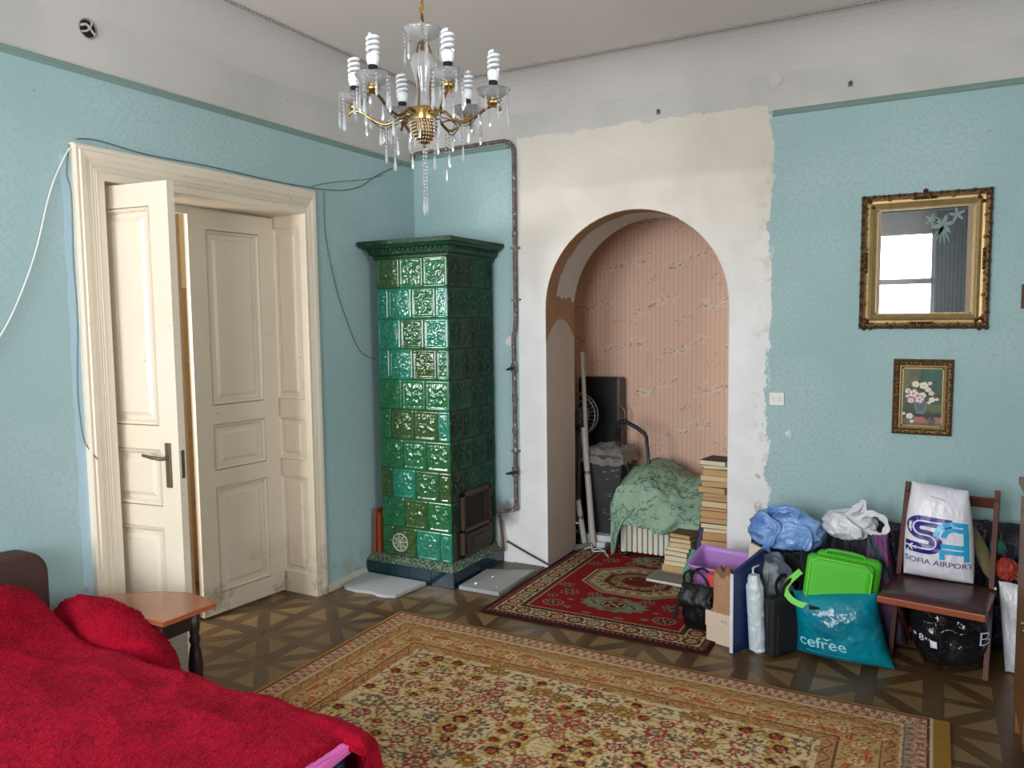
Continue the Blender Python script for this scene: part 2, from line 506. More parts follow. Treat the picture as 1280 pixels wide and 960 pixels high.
M_trim_white = simple('old_cream_gloss_paint', rgb(214, 203, 184), 0.42, vary=0.06, vscale=3, bump=0.12, bscale=18)
M_plain = simple('plain_wall_paint', rgb(205, 200, 190), 0.8, vary=0.05)

# ------------------------------------------------------------------ walls
b = MB()
b.box(XL - 0.30, XL, YF, DY0, 0, ZC); b.box(XL - 0.30, XL, DY1, YB + 0.4, 0, ZC); b.box(XL - 0.30, XL, DY0, DY1, DZ, ZC)
struct(b.build('wall_left', M_wall_left))

# back wall with arched opening
b = MB(); cx = (AX0 + AX1) / 2; R = (AX1 - AX0) / 2
T = ZC
b.box(XL, AX0, YB, AY1, 0, T); b.box(AX1, XR + 0.2, YB, AY1, 0, T)
NA = 32
arcp = [(cx - R * math.cos(PI * i / NA), ASP + R * math.sin(PI * i / NA)) for i in range(NA + 1)]
for (x0, z0), (x1, z1) in zip(arcp[:-1], arcp[1:]):
    for y in (YB, AY1):
        b.add([(x0, y, z0), (x1, y, z1), (x1, y, T), (x0, y, T)], [(0, 1, 2, 3)])
struct(b.build('wall_back', M_wall_back, fix=False))
# lining of the opening, a thin coat of plaster over the jambs and the vault
b = MB(); t = 0.004
prof = [(AX0, 0.0)] + arcp + [(AX1, 0.0)]
inn = [(AX0 + t, 0.0)] + [(cx - (R - t) * math.cos(PI * i / NA), ASP + (R - t) * math.sin(PI * i / NA)) for i in range(NA + 1)] + [(AX1 - t, 0.0)]
for i in range(len(prof) - 1):
    (x0, z0), (x1, z1) = inn[i], inn[i + 1]; (X0, Z0), (X1, Z1) = prof[i], prof[i + 1]
    b.add([(x0, YB - 0.001, z0), (x1, YB - 0.001, z1), (x1, AY1, z1), (x0, AY1, z0)], [(0, 1, 2, 3)], True)
    b.add([(x0, YB - 0.001, z0), (x1, YB - 0.001, z1), (X1, YB - 0.001, Z1), (X0, YB - 0.001, Z0)], [(0, 1, 2, 3)])
o = struct(b.build('trim_1', M_lining, fix=False), 'plaster lining of the arched opening')

b = MB(); b.box(XR, XR + 0.2, YF, -0.2, 0, ZC); b.box(XR, XR + 0.2, 1.7, YB, 0, ZC); b.box(XR, XR + 0.2, -0.2, 1.7, 0, 0.9); b.box(XR, XR + 0.2, -0.2, 1.7, 2.8, ZC)
struct(b.build('wall_right', M_wall_left))
# front wall behind the viewer, with two windows
b = MB(); edges = [XL - 0.3]
z0w, z1w = 0.9, 2.8
for wx, ww, _ in WINDOWS: edges += [wx - ww / 2, wx + ww / 2]
edges.append(XR + 0.2)
for i in range(0, len(edges), 2): b.box(edges[i], edges[i + 1], YF - 0.12, YF, 0, ZC)
for wx, ww, _ in WINDOWS:
    b.box(wx - ww / 2, wx + ww / 2, YF - 0.12, YF, 0, z0w); b.box(wx - ww / 2, wx + ww / 2, YF - 0.12, YF, z1w, ZC)
struct(b.build('wall_front', M_plain))
M_pane = glass('window_pane_glass', clear=0.99)
for i, (wx, ww, _) in enumerate(WINDOWS):
    b = MB(); x0, x1 = wx - ww / 2, wx + ww / 2
    for a, c in ((x0, x0 + 0.06), (x1 - 0.06, x1), (wx - 0.035, wx + 0.035)): b.box(a, c, YF - 0.10, YF - 0.04, z0w, z1w)
    for a, c in ((z0w, z0w + 0.07), (z1w - 0.06, z1w), (2.12, 2.19)): b.box(x0, x1, YF - 0.10, YF - 0.04, a, c)
    o = struct(b.build('window_%d' % (i + 1), M_trim_white))
    g = MB(); g.box(x0 + 0.02, x1 - 0.02, YF - 0.075, YF - 0.071, z0w + 0.02, z1w - 0.02); g.build('pane', M_pane, o)
b = MB()
for a, c in ((-0.2, -0.14), (1.64, 1.7), (0.44, 0.50), (1.06, 1.12)): b.box(XR + .05, XR + .11, a, c, z0w, z1w)
for a, c in ((z0w, z0w + .07), (z1w - .06, z1w), (2.12, 2.19)): b.box(XR + .05, XR + .11, -0.2, 1.7, a, c)
o = struct(b.build('window_3', M_trim_white))  # unseen window added around the side fill light
b = MB(); b.box(XR + .078, XR + .082, -0.18, 1.68, z0w + .02, z1w - .02); b.build('pane', M_pane, o)
# dark curtains beside the windows (seen in the picture glass)
M_curtain = simple('slate_curtain', rgb(104, 114, 122), 0.9, vary=0.3, vscale=8)
for k, (x0, x1) in enumerate(((-0.02, 0.34), (-1.75, -1.25))):
    n_ = 60; xs = np.linspace(x0, x1, n_); zs = np.linspace(0.1, 3.0, 8)
    P = np.zeros((8, n_, 3))
    for j, z in enumerate(zs):
        P[j, :, 0] = xs; P[j, :, 1] = YF + 0.10 + 0.03 * np.sin(np.arange(n_) * 0.9) * (0.5 + 0.5 * (3 - z) / 3); P[j, :, 2] = z
    o = link('curtain', grid_mesh('curtain', P), M_curtain)
    solid(o, 0.003)
    tag(o, ['slate curtain hanging right of the window opposite the gilt frame', 'slate curtain hanging between the two windows behind the viewer'][k], 'curtain')
b = MB(); b.tube([(-3.2, YF + 0.1, 3.03), (2.1, YF + 0.1, 3.03)], 0.014, 8)
tag(b.build('curtain_rod', simple('dark_rod', rgb(60, 50, 42), 0.4)), 'dark rod above the windows behind the viewer', 'curtain rod')

# ceiling inside the bead, cove around it
b = MB(); b.box(XL + INS - 0.01, XR - INS + 0.01, YF + INS - 0.01, YB - INS + 0.01, ZC, ZC + 0.05)
b.box(XL - 0.3, XR + 0.2, YF - 0.12, AY1, ZC + 0.03, ZC + 0.08)
struct(b.build('ceiling', M_ceiling))
ZW = 3.10
b = MB(); n = 10
def ring_pt(i, inset):   # rectangle corners at an inset
    return [(XL + inset, YF + inset), (XR - inset, YF + inset), (XR - inset, YB - inset), (XL + inset, YB - inset)][i]
sect = [(INS * (1 - math.cos(PI / 2 * k / n)), ZW + (ZC - ZW) * math.sin(PI / 2 * k / n)) for k in range(n + 1)]
for k in range(n):
    for i in range(4):
        a0, a1 = ring_pt(i, sect[k][0]), ring_pt((i + 1) % 4, sect[k][0])
        c0, c1 = ring_pt(i, sect[k + 1][0]), ring_pt((i + 1) % 4, sect[k + 1][0])
        b.add([(*a0, sect[k][1]), (*a1, sect[k][1]), (*c1, sect[k + 1][1]), (*c0, sect[k + 1][1])], [(0, 1, 2, 3)], True)
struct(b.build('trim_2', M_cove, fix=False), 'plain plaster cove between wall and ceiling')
# ribbed bead at the inner edge of the cove, made of short beads
b = MB()
def bead_line(p, q, step=0.028, r=0.012):
    p, q = Vector(p), Vector(q); L = (q - p).length; n = int(L / step)
    b.tube([p, q], 0.006, 6)
    for i in range(n):
        c = p.lerp(q, (i + 0.5) / n)
        d = (q - p).normalized()
        b.tube([c - d * step * 0.36, c, c + d * step * 0.36], [r * 0.5, r, r * 0.5], 6)
i0 = INS
bead_line((XL + i0, YB - i0, ZC - 0.004), (XR - i0, YB - i0, ZC - 0.004))
bead_line((XL + i0, 0.2, ZC - 0.004), (XL + i0, YB - i0, ZC - 0.004))
struct(b.build('trim_3', M_bead, fix=False), 'ribbed plaster bead around the ceiling')
# picture rails
def rail(name, p, q, nrm):
    b = MB(); p, q, nrm = Vector(p), Vector(q), Vector(nrm)
    pr = [(0, 0.018), (0.012, 0.018), (0.016, 0.010), (0.010, 0.004), (0.014, -0.006), (0.006, -0.014), (0, -0.014)]
    vs = [c + nrm * d + Vector((0, 0, h)) for c in (p, q) for d, h in pr]; m = len(pr)
    b.add(vs, [(i, i + 1, m + i + 1, m + i) for i in range(m - 1)] + [tuple(range(m)), tuple(range(m, 2 * m))])
    return struct(b.build(name, M_rail))
rail('trim_4', (XL, YF, ZR_L - 0.016), (XL, YB, ZR_L - 0.016), (1, 0, 0))['label'] = 'green picture rail on the left wall'
rail('trim_5', (-0.853, YB, ZR_B - 0.016), (XR, YB, ZR_B - 0.016), (0, -1, 0))['label'] = 'green picture rail right of the white plaster'
rail('trim_6', (XL, YB, ZR_B + 0.0), (-2.58, YB, ZR_B + 0.0), (0, -1, 0))['label'] = 'short green rail above the stove corner'

# ------------------------------------------------------------------ niche behind the arch
def wallpaper():
    x0, x1, z1 = NX0, NX1, 2.75
    c = Canvas(x1 - x0, z1, 0.006, (224, 186, 164))
    # stripes
    ph = (c.X / 0.036) % 1.0
    for lo, hi, col, a in ((0.0, 0.35, (228, 194, 172), 0.8), (0.48, 0.56, (210, 170, 146), 0.6), (0.72, 0.78, (212, 173, 149), 0.4)):
        c.put((ph >= lo) & (ph < hi), col, a)
    r = random.Random(5)
    k = 0
    for j in range(-1, 9):
        for i in range(-1, 5):
            cx_ = 0.06 + i * 0.50 + (0.25 if j % 2 else 0) ; cz = 0.18 + j * 0.33
            ang = 0.42 if (i + j) % 2 == 0 else 0.15
            L = 0.20
            for q in range(26):       # pale haze of small blossoms
                t = r.uniform(-1, 1) * L; s_ = r.gauss(0, 0.026)
                c.blob(cx_ + t * math.cos(ang) - s_ * math.sin(ang), cz + t * math.sin(ang) + s_ * math.cos(ang), r.uniform(.012, .024), r.uniform(.007, .012), (224, 208, 186), ang, a=0.6)
            for q in range(34):       # dark leaves along the sprig
                t = r.uniform(-1, 1) * L; s_ = r.gauss(0, 0.014) + 0.014 * math.sin(t * 30)
                c.blob(cx_ + t * math.cos(ang) - s_ * math.sin(ang), cz + t * math.sin(ang) + s_ * math.cos(ang), r.uniform(.006, .013), r.uniform(.0035, .006), r.choice(((132, 112, 98), (166, 138, 118), (122, 106, 96), (222, 204, 184), (216, 196, 172))), ang + r.uniform(-.9, .9), a=0.62)
            for q in range(14):
                a_ = cx_ + 0.24 + r.gauss(0, .06); b_ = cz - .13 + r.gauss(0, .035)
                c.blob(a_, b_, r.uniform(.006, .012), .004, r.choice(((168, 138, 118), (180, 150, 128), (156, 130, 112))), r.uniform(0, 3), a=0.6)
    P = np.stack([c.X + x0, np.full_like(c.X, NYB - 0.002), c.Y], -1)
    return grid_mesh('wallpaper', P, False, c.c)
b = MB(); b.box(NX0 - 0.1, NX1 + 0.1, NYB, NYB + 0.1, 0, 2.8)
o = struct(b.build('wall_niche_back', M_plain))
link('wallpaper', wallpaper(), attr_mat('striped_sprig_wallpaper', 0.85, spec=0.15), o)['label'] = 'pink striped wallpaper with dark sprigs'
M_pink = simple('pink_wallpaper_plain', rgb(222, 186, 162), 0.85, vary=0.06, vscale=20)
b = MB(); b.box(NX0 - 0.1, NX0, AY1, NYB, 0, 2.8); struct(b.build('wall_niche_left', M_pink))
b = MB(); b.box(NX1, NX1 + 0.1, AY1, NYB, 0, 2.8); struct(b.build('wall_niche_right', M_pink))
b = MB(); b.box(NX0 - 0.1, NX1 + 0.1, AY1 + 0.001, NYB + 0.1, 2.75, 2.8); struct(b.build('ceiling_niche', M_plain))

# ------------------------------------------------------------------ next room seen through the gap of the doors
M_beige = simple('beige_next_room_wall', rgb(205, 180, 140), 0.8, vary=0.08, vscale=3)
b = MB(); b.box(-5.6, -5.5, 0.8, 5.0, 0, 3.2); struct(b.build('wall_next_room', M_beige))
b = MB(); b.box(-5.6, XL - 0.301, 5.0, 5.1, 0, 3.2); b.box(-5.6, XL - 0.301, 0.7, 0.8, 0, 3.2); struct(b.build('wall_next_room_sides', M_beige))
b = MB(); b.box(-5.6, XL - 0.29, 0.7, 5.1, 3.2, 3.25); struct(b.build('ceiling_next_room', M_plain))

# ------------------------------------------------------------------ parquet
def parquet_material():
    n = NT('oak_parquet', 0.33, 0, 0.45)
    x, y, z = n.xyz()
    oi = n.new('ShaderNodeObjectInfo'); geo = n.new('ShaderNodeNewGeometry')
    rnd = n.op('FRACT', n.op('ADD', oi.outputs['Random'], n.op('MULTIPLY', geo.outputs['Random Per Island'], 3.1)))
    return n, rnd
def parquet(name, dark, lite, rough):
    n, rnd = parquet_material()
    n.b.inputs['Roughness'].default_value = rough
    gp = n.new('ShaderNodeNewGeometry').outputs['Position']
    g = n.noise(9, 6, n.scale(gp, (14, 1.4, 1)), 0.6)
    w = n.noise(1.3, 3, gp)
    c = n.mix(n.op('ADD', n.op('MULTIPLY', rnd, 0.6), n.op('MULTIPLY', g, 0.4)), dark, lite)
    c = n.mix(n.op('MULTIPLY', n.step(w, 0.45, 0.75), 0.35), c, rgb(112, 98, 70))
    n.color(c); n.bump(g, 0.12, 0.002)
    return n.m
M_pq_dark = parquet('dark_oak_parquet', rgb(72, 52, 32), rgb(98, 73, 46), 0.34)
M_pq_light = parquet('light_oak_parquet', rgb(108, 84, 54), rgb(136, 110, 72), 0.38)
M_gap = simple('dark_gap', rgb(30, 22, 16), 0.9)
b = MB()
b.box(XL, XR, YF, AY1 + 0.0, -0.05, -0.008); b.box(-2.76, -0.9, AY1, 6.0, -0.05, -0.008)
b.box(-5.6, XL, 0.7, 5.1, -0.05, -0.008)
floor = struct(b.build('floor', M_gap))

def project(p):
    d = Vector(p) - Vector((0, 0, 1.7)); zf = d.dot(_f)
    if zf <= 0.1: return None
    return 640 + 977.07 * d.dot(_r) / zf, 480 - 977.07 * d.dot(_u) / zf, zf
HC, BW = 0.2725, 0.0425
A_ = HC - BW
shapes = []
for q in range(4):
    a = q * PI / 2
    def rt(pts, a=a): return [(x * math.cos(a) - y * math.sin(a), x * math.sin(a) + y * math.cos(a)) for x, y in pts]
    shapes.append(('border', 0, rt([(-HC, HC), (-A_, A_), (A_, A_), (HC, HC)][::-1])))
hw, vw, dw = 0.024, 0.038, 0.05
for sx in (1, -1):
    for sy in (1, -1):
        f = lambda pts, sx=sx, sy=sy: ([(x * sx, y * sy) for x, y in pts] if sx * sy > 0 else [(x * sx, y * sy) for x, y in pts][::-1])
        shapes.append(('wedge', 1, f([(hw + dw, hw), (A_, hw), (A_, A_ - dw)])))
        shapes.append(('wedge', 1, f([(vw, vw + dw), (A_ - dw, A_), (vw, A_)])))
        shapes.append(('ray', 0, f([(vw, hw), (hw + dw, hw), (A_, A_ - dw), (A_, A_), (A_ - dw, A_), (vw, vw + dw)])))
for s_ in (1, -1):
    f = lambda pts, s_=s_: [(x * s_, y * s_) for x, y in pts]
    shapes.append(('arm', 0, f([(vw, -hw), (A_, -hw), (A_, hw), (vw, hw)])))
    shapes.append(('arm', 0, f([(-vw, 0), (vw, 0), (vw, A_), (-vw, A_)])))
RUG1 = (-2.73, 0.10, 1.72, 3.63); RUG2 = (-2.312, -0.974, 3.85, 5.62)
def inside(x, y, r, m=0.02): return r[0] + m < x < r[1] - m and r[2] + m < y < r[3] - m
piece_mesh = {}
cands = []; rest = []
for i in range(-6, 6):
    for j in range(-11, 5):
        ox, oy = -0.235 + 0.545 * i, 3.86 + 0.545 * j
        for si, (nm, dk, poly) in enumerate(shapes):
            mx = sum(p[0] for p in poly) / len(poly) + ox; my = sum(p[1] for p in poly) / len(poly) + oy
            ok = (XL - .08 < mx < XR and YF < my < YB + .05) or (NX0 < mx < NX1 and my < NYB - .05 and my >= YB + .05) or (-3.72 < mx <= XL - .08 and DY0 < my < DY1)
            if not ok: continue
            hid = inside(mx, my, RUG1) or inside(mx, my, RUG2) or (my < 1.8 and mx < -1.4) or (-3.4 < mx < -2.66 and my > 4.12)
            pr = project((mx, my, 0))
            vis = pr and 0 <= pr[0] <= 1280 and 600 < pr[1] <= 975 and not hid
            cands.append((0 if vis else 1, pr[2] if pr else 99, si, ox, oy, mx, my))
cands.sort()
names = {'border': 'parquet_strip', 'wedge': 'parquet_wedge', 'ray': 'parquet_ray', 'arm': 'parquet_strip'}
def piece(poly, mx, my, b, dz=0.0):
    pts = [(mx + (x - mx) * 0.993, my + (y - my) * 0.993) for x, y in poly]
    b.prism(pts, -0.008, 0.0 + dz)
nsingle = 0
fill = [MB(), MB()]
for vis, d, si, ox, oy, mx, my in cands:
    nm, dk, poly = shapes[si]
    if vis == 0 and nsingle < 285:
        key = si
        if key not in piece_mesh:
            b = MB(); cxp = sum(p[0] for p in poly) / len(poly); cyp = sum(p[1] for p in poly) / len(poly)
            piece([(x - cxp, y - cyp) for x, y in poly], 0, 0, b)
            piece_mesh[key] = (b.mesh(names[nm]), cxp, cyp)
        me, cxp, cyp = piece_mesh[key]
        link(names[nm], me, [M_pq_dark, M_pq_light][dk], floor, (ox + cxp, oy + cyp, random.uniform(-.0005, .0003)))
        nsingle += 1
    else:
        piece([(x + ox, y + oy) for x, y in poly], mx, my, fill[dk])
for dk in (0, 1):
    o = fill[dk].build('parquet_field', [M_pq_dark, M_pq_light][dk], floor); o['kind'] = 'stuff'
b = MB(); b.box(-5.6, -3.73, 0.7, 5.1, -0.008, 0.0); b.build('boards', M_pq_dark, floor)

# ------------------------------------------------------------------ door
M_cream = simple('cream_door_paint', rgb(222, 210, 190), 0.38, vary=0.05, vscale=2.5, bump=0.10, bscale=14)
def cream_dirty():
    n = NT('cream_gloss_with_wear', 0.36, 0, 0.5)
    gp = n.new('ShaderNodeNewGeometry').outputs['Position']
    sp = n.new('ShaderNodeSeparateXYZ'); n.put(sp.inputs[0], gp)
    w = n.noise(5, 6, gp, 0.65)
    base = n.mix(n.noise(2, 4, gp), rgb(212, 199, 176), rgb(226, 215, 196))
    low = n.op('MULTIPLY', n.step(w, 0.50, 0.68), n.step(sp.outputs[2], 0.45, 0.05))
    c = n.mix(low, base, rgb(158, 142, 116))
    chip = n.op('MULTIPLY', n.op('GREATER_THAN', n.noise(23, 5, gp), 0.72), 0.6)
    c = n.mix(chip, c, rgb(160, 138, 106))
    n.color(c); n.bump(n.noise(18, 4, n.scale(gp, (3, 3, 0.4))), 0.12, 0.004)
    return n.m
M_door = cream_dirty()
M_brown = simple('bare_brown_wood', rgb(168, 138, 100), 0.6, vary=0.25, vscale=8)
M_iron = simple('worn_brass_handle', rgb(122, 106, 86), 0.42, 0.8)

door = bpy.data.objects.new('door_1', None); COL.objects.link(door); door.location = (XL, (DY0 + DY1) / 2, 0)
struct(door, 'double-leaf cream panelled door in its moulded casing')
def loc_to(o, par):
    """children are built in world coordinates; shift them below their parent"""
    o.location = Vector(o.location) - Vector(par.location); return o
# moulded casing: profile swept round the opening with mitred corners
CW = 0.145
prof = [(0, 0.0), (0, 0.018), (0.034, 0.018), (0.038, 0.023), (0.044, 0.018), (0.050, 0.023), (0.056, 0.018), (0.062, 0.024), (0.068, 0.020), (0.080, 0.024), (0.094, 0.032), (0.118, 0.036), (0.124, 0.030), (0.136, 0.032), (CW, 0.026), (CW, 0.0)]
b = MB(); vs = []
for d, h in prof:
    vs += [(XL + h, DY0 - d, 0.0), (XL + h, DY0 - d, DZ + d), (XL + h, DY1 + d * 0.6, DZ + d), (XL + h, DY1 + d * 0.6, 0.0)]
fs = []
for k in range(len(prof) - 1):
    for s_ in range(3):
        fs.append((k * 4 + s_, k * 4 + s_ + 1, (k + 1) * 4 + s_ + 1, (k + 1) * 4 + s_))
b.add(vs, fs)
loc_to(b.build('casing', M_door, door), door)

def mould(b, u0, u1, v0, v1, to3, w=0.022, h=0.012, d0=0.0):
    """raised picture-frame moulding and a fielded centre on a face; to3(u, v, depth)"""
    ring = [(0, 0), (0.3 * w, h), (0.7 * w, h * 0.7), (w, 0.1 * h)]
    for k in range(3):
        (a0, h0), (a1, h1) = ring[k], ring[k + 1]
        q0 = [(u0 + a0, v0 + a0), (u1 - a0, v0 + a0), (u1 - a0, v1 - a0), (u0 + a0, v1 - a0)]
        q1 = [(u0 + a1, v0 + a1), (u1 - a1, v0 + a1), (u1 - a1, v1 - a1), (u0 + a1, v1 - a1)]
        vs = [to3(u, v, d0 + h0) for u, v in q0] + [to3(u, v, d0 + h1) for u, v in q1]
        b.add(vs, [(i, (i + 1) % 4, 4 + (i + 1) % 4, 4 + i) for i in range(4)])
def fielded(b, u0, u1, v0, v1, to3, m=0.05, bevel=0.02, h=0.009, d0=0.0):
    q0 = [(u0 + m, v0 + m), (u1 - m, v0 + m), (u1 - m, v1 - m), (u0 + m, v1 - m)]
    mm = m + bevel
    q1 = [(u0 + mm, v0 + mm), (u1 - mm, v0 + mm), (u1 - mm, v1 - mm), (u0 + mm, v1 - mm)]
    vs = [to3(u, v, d0) for u, v in q0] + [to3(u, v, d0 + h) for u, v in q1]
    b.add(vs, [(i, (i + 1) % 4, 4 + (i + 1) % 4, 4 + i) for i in range(4)] + [(4, 5, 6, 7)])

def door_leaf(name, W, H, panels, loc, rot, z0=0.012):
    """x along width from the hinge, y thickness; the moulded face is -y"""
    T = 0.042
    e = bpy.data.objects.new(name, None); COL.objects.link(e); e.parent = door
    e.location = Vector(loc) - Vector(door.location); e.rotation_euler = (0, 0, rot)
    b = MB()
    b.box(0.02, W - 0.02, 0.012, T - 0.012, z0, H)
    zs = [z0] + [z for p in panels for z in p] + [H]
    for i in range(0, len(zs), 2): b.box(0, W, 0, T, zs[i], zs[i + 1])
    for pz0, pz1 in panels:
        b.box(0, 0.11, 0, T, pz0, pz1); b.box(W - 0.11, W, 0, T, pz0, pz1)
    b.build('leaf_frame', M_door, e)
    for pz0, pz1 in panels:
        b = MB()
        for sgn, yy in ((-1, 0.012), (1, T - 0.012)):
            t3 = lambda u, v, d, sgn=sgn, yy=yy: (u, yy + sgn * d, v)
            mould(b, 0.11, W - 0.11, pz0, pz1, t3, w=0.024, h=0.017)
            fielded(b, 0.11, W - 0.11, pz0, pz1, t3, m=0.045, bevel=0.018, h=0.008)
        b.build('leaf_panel', M_door, e)
    return e
PAN = [(0.13, 0.76), (0.86, 1.13), (1.24, 2.25)]
# right leaf stands nearly shut
ang = math.atan2(-0.60, -0.055)
leafR = door_leaf('leaf', 0.585, 2.355, PAN, (-3.665, 3.612, 0), ang)
# its moulded face must look into the room: local -y turned by ang
# left leaf swung into the room
hx, hy, fx_, fy_ = -3.70, 2.33, -3.045, 2.402
angL = math.atan2(fy_ - hy, fx_ - hx)
leafL = door_leaf('leaf', 0.659, 2.355, PAN, (hx, hy, 0), angL)
b = MB()
W_ = 0.659
b.box(W_ - 0.075, W_ - 0.045, -0.010, 0.0, 0.955, 1.165, bev=0.004)
b.build('handle_plate', M_iron, leafL)
b = MB(); b.tube([(W_ - 0.06, 0, 1.095), (W_ - 0.06, -0.035, 1.095), (W_ - 0.075, -0.045, 1.096), (W_ - 0.12, -0.047, 1.10), (W_ - 0.175, -0.045, 1.108)], [0.008, 0.008, 0.009, 0.009, 0.007], 10)
b.build('handle', M_iron, leafL)
b = MB(); b.box(W_ + 0.0005, W_ + 0.003, 0.012, 0.030, 1.0, 1.13); b.tube([(W_ + .003, .021, 1.07), (W_ + .006, .021, 1.07)], 0.007, 8)
b.build('lock_plate', M_iron, leafL)
# panelled reveal on the far jamb and plain lining at the head and near jamb
b = MB()
b.box(-3.70, XL + 0.001, DY1 - 0.001, DY1 + 0.02, 0, DZ)
t3 = lambda u, v, d: (-3.66 + u, DY1 - 0.001 - d, v)
for pz0, pz1 in PAN:
    mould(b, 0.03, 0.25, pz0, pz1 if pz1 < 2 else 2.30, t3, w=0.02, h=0.012)
    fielded(b, 0.03, 0.25, pz0, pz1 if pz1 < 2 else 2.30, t3, m=0.04, bevel=0.014, h=0.008)
loc_to(b.build('reveal_panel', M_door, door), door)
b = MB(); b.box(-3.70, XL + 0.001, DY0 - 0.02, DY0 + 0.001, 0, DZ)
loc_to(b.build('reveal_panel', M_door, door), door)
b = MB(); b.box(-3.70, XL + 0.001, DY0, DY1, DZ - 0.001, DZ + 0.02); b.box(-3.72, -3.68, DY0, DY1, DZ - 0.045, DZ)
loc_to(b.build('head_lining', M_door, door), door)
b = MB(); b.box(-3.78, -3.74, DY0, DY0 + 0.06, 0, DZ); b.box(-3.78, -3.74, 2.96, 3.02, 0, DZ); 
loc_to(b.build('stop_post', M_brown, door), door)['label'] = 'bare brown wood post behind the leaves'
# skirting between casing and stove
b = MB()
pr = [(0.0, 0.0), (0.03, 0.0), (0.028, 0.022), (0.010, 0.045), (0.0, 0.05)]
vs = [(XL + d, y, h) for y in (DY1 + 0.092, 4.11) for d, h in pr]
b.add(vs, [(i, i + 1, 6 + i, 5 + i) for i in range(4)] + [(0, 1, 2, 3, 4)], False)
struct(b.build('baseboard_left', simple('dirty_skirting', rgb(190, 186, 172), 0.7, vary=0.2, vscale=14, bump=0.3)))

# cabinet in the next room, seen through the gap
cab = thing('cabinet', 'pale wooden cabinet seen through the gap between the door leaves', 'cabinet', (-4.55, 3.25, 0))
M_pine = simple('pale_pine', rgb(190, 150, 98), 0.5, vary=0.12, vscale=4)
b = MB(); b.box(-0.25, 0.25, -0.55, 0.45, 0, 1.95); b.build('body', M_pine, cab)
for k in range(4):
    b = MB(); b.box(0.25, 0.265, -0.53, 0.43, 0.08 + k * 0.46, 0.08 + k * 0.46 + 0.44, bev=0.004); b.build('drawer', M_pine, cab)
    h = MB(); h.tube([(0.265, -0.05, 0.30 + k * 0.46), (0.285, -0.05, 0.30 + k * 0.46)], 0.012, 8); h.build('knob', M_brown, cab)
# ------------------------------------------------------------------ tiled stove
SX0, SX1, SY0, SY1 = -3.275, -2.715, 4.18, 4.745
stove = thing('tiled_stove', 'tall green glazed tiled stove with moulded cornice standing in the room corner', 'stove', (-3.0, 4.46, 0))
so = Vector(stove.location)
def glaze(name, dark, mid, light, rough=0.20):
    n = NT(name, rough, 0, 0.6)
    oi = n.new('ShaderNodeObjectInfo')
    c = n.ramp(oi.outputs['Random'], [(0.0, dark), (0.22, dark), (0.34, mid), (0.60, mid), (0.72, light), (1.0, light)])
    nz = n.noise(22, 5)
    c = n.mix(n.step(nz, 0.35, 0.75), c, n.mix(0.5, c, rgb(10, 46, 24)))
    c = n.mix(n.op('MULTIPLY', n.step(n.noise(60, 4), 0.60, 0.74), .6), c, rgb(140, 166, 110))
    n.color(c); n.bump(n.noise(45, 4), 0.12, 0.004)
    n.set(Coat_Weight=0.3, Coat_Roughness=0.12)
    return n.m
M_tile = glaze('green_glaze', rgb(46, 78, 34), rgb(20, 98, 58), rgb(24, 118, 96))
M_tile_dark = glaze('cornice_and_shaded_side_glaze', rgb(12, 40, 24), rgb(15, 52, 32), rgb(14, 62, 42), 0.42)  # cornice green; on the side tiles the shade of that face is painted in
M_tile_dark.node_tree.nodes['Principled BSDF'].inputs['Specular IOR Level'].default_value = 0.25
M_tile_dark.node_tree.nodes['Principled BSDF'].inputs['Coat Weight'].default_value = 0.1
M_grout = simple('stove_grout', rgb(52, 70, 44), 0.8, vary=0.3, vscale=20)
M_plinth = simple('blue_black_glaze', rgb(14, 42, 52), 0.12, vary=0.3, vscale=8, spec=0.6)
_n = NT('speckled_plinth_top', .5); _n.color(_n.ramp(_n.noise(90, 4), [(.40, rgb(26, 48, 40)), (.52, rgb(60, 84, 66)), (.62, rgb(150, 160, 136))])); M_sandy = _n.m
b = MB(); b.box(SX0 + .004, SX1 - .004, SY0 + .004, SY1 - .004, 0.10, 2.13)
b.build('core', M_grout, stove, -so)

def tile_mesh(w, h, seed, nx=26, ny=28):
    r = np.random.RandomState(seed)
    U, V = np.meshgrid(np.linspace(-1, 1, nx), np.linspace(-1, 1, ny))
    e = np.minimum((1 - np.abs(U)) * w / 2, (1 - np.abs(V)) * h / 2)       # distance to the edge, metres
    D = np.where(e < 0.012, 0.007 * np.clip(e / 0.005, 0, 1), 0.0)
    D = np.where((e >= 0.012) & (e < 0.022), 0.007 - 0.006 * (e - 0.012) / 0.010, D)
    core = np.clip((e - 0.022) / 0.006, 0, 1)
    rad = np.hypot(U * w / h, V)
    th = np.arctan2(V, U)
    k = 4
    swirl = 0.5 + 0.5 * np.sin(th * k + rad * 9 + seed)
    ring = np.exp(-((rad - 0.62) / 0.07) ** 2) * (0.6 + 0.4 * np.cos(th * 12))
    blob = np.abs(vnoise(U * 4.5 + seed * 3, V * 4.5, seed, 2))
    D = np.where(e >= 0.022, 0.001 + core * (0.006 * swirl * (rad < 0.55) + 0.006 * ring + 0.011 * blob * (rad < 0.9)), D)
    P = np.stack([U * w / 2, -D, V * h / 2], -1)
    return grid_mesh('stove_tile', P)
RH = 0.199; TW = (SX1 - SX0) / 3
full = [tile_mesh(TW - .003, RH - .003, s_) for s_ in (1, 2, 3, 4)]
half = [tile_mesh(TW / 2 - .003, RH - .003, s_, 15) for s_ in (5, 6)]
Z0 = 0.14
def place(me, x, y, z, rot, mat):
    o = link('stove_tile', me, mat, stove, Vector((x, y, z)) - so, (0, 0, rot))
    o.material_slots[0].link = 'OBJECT'; o.material_slots[0].material = mat
    return o
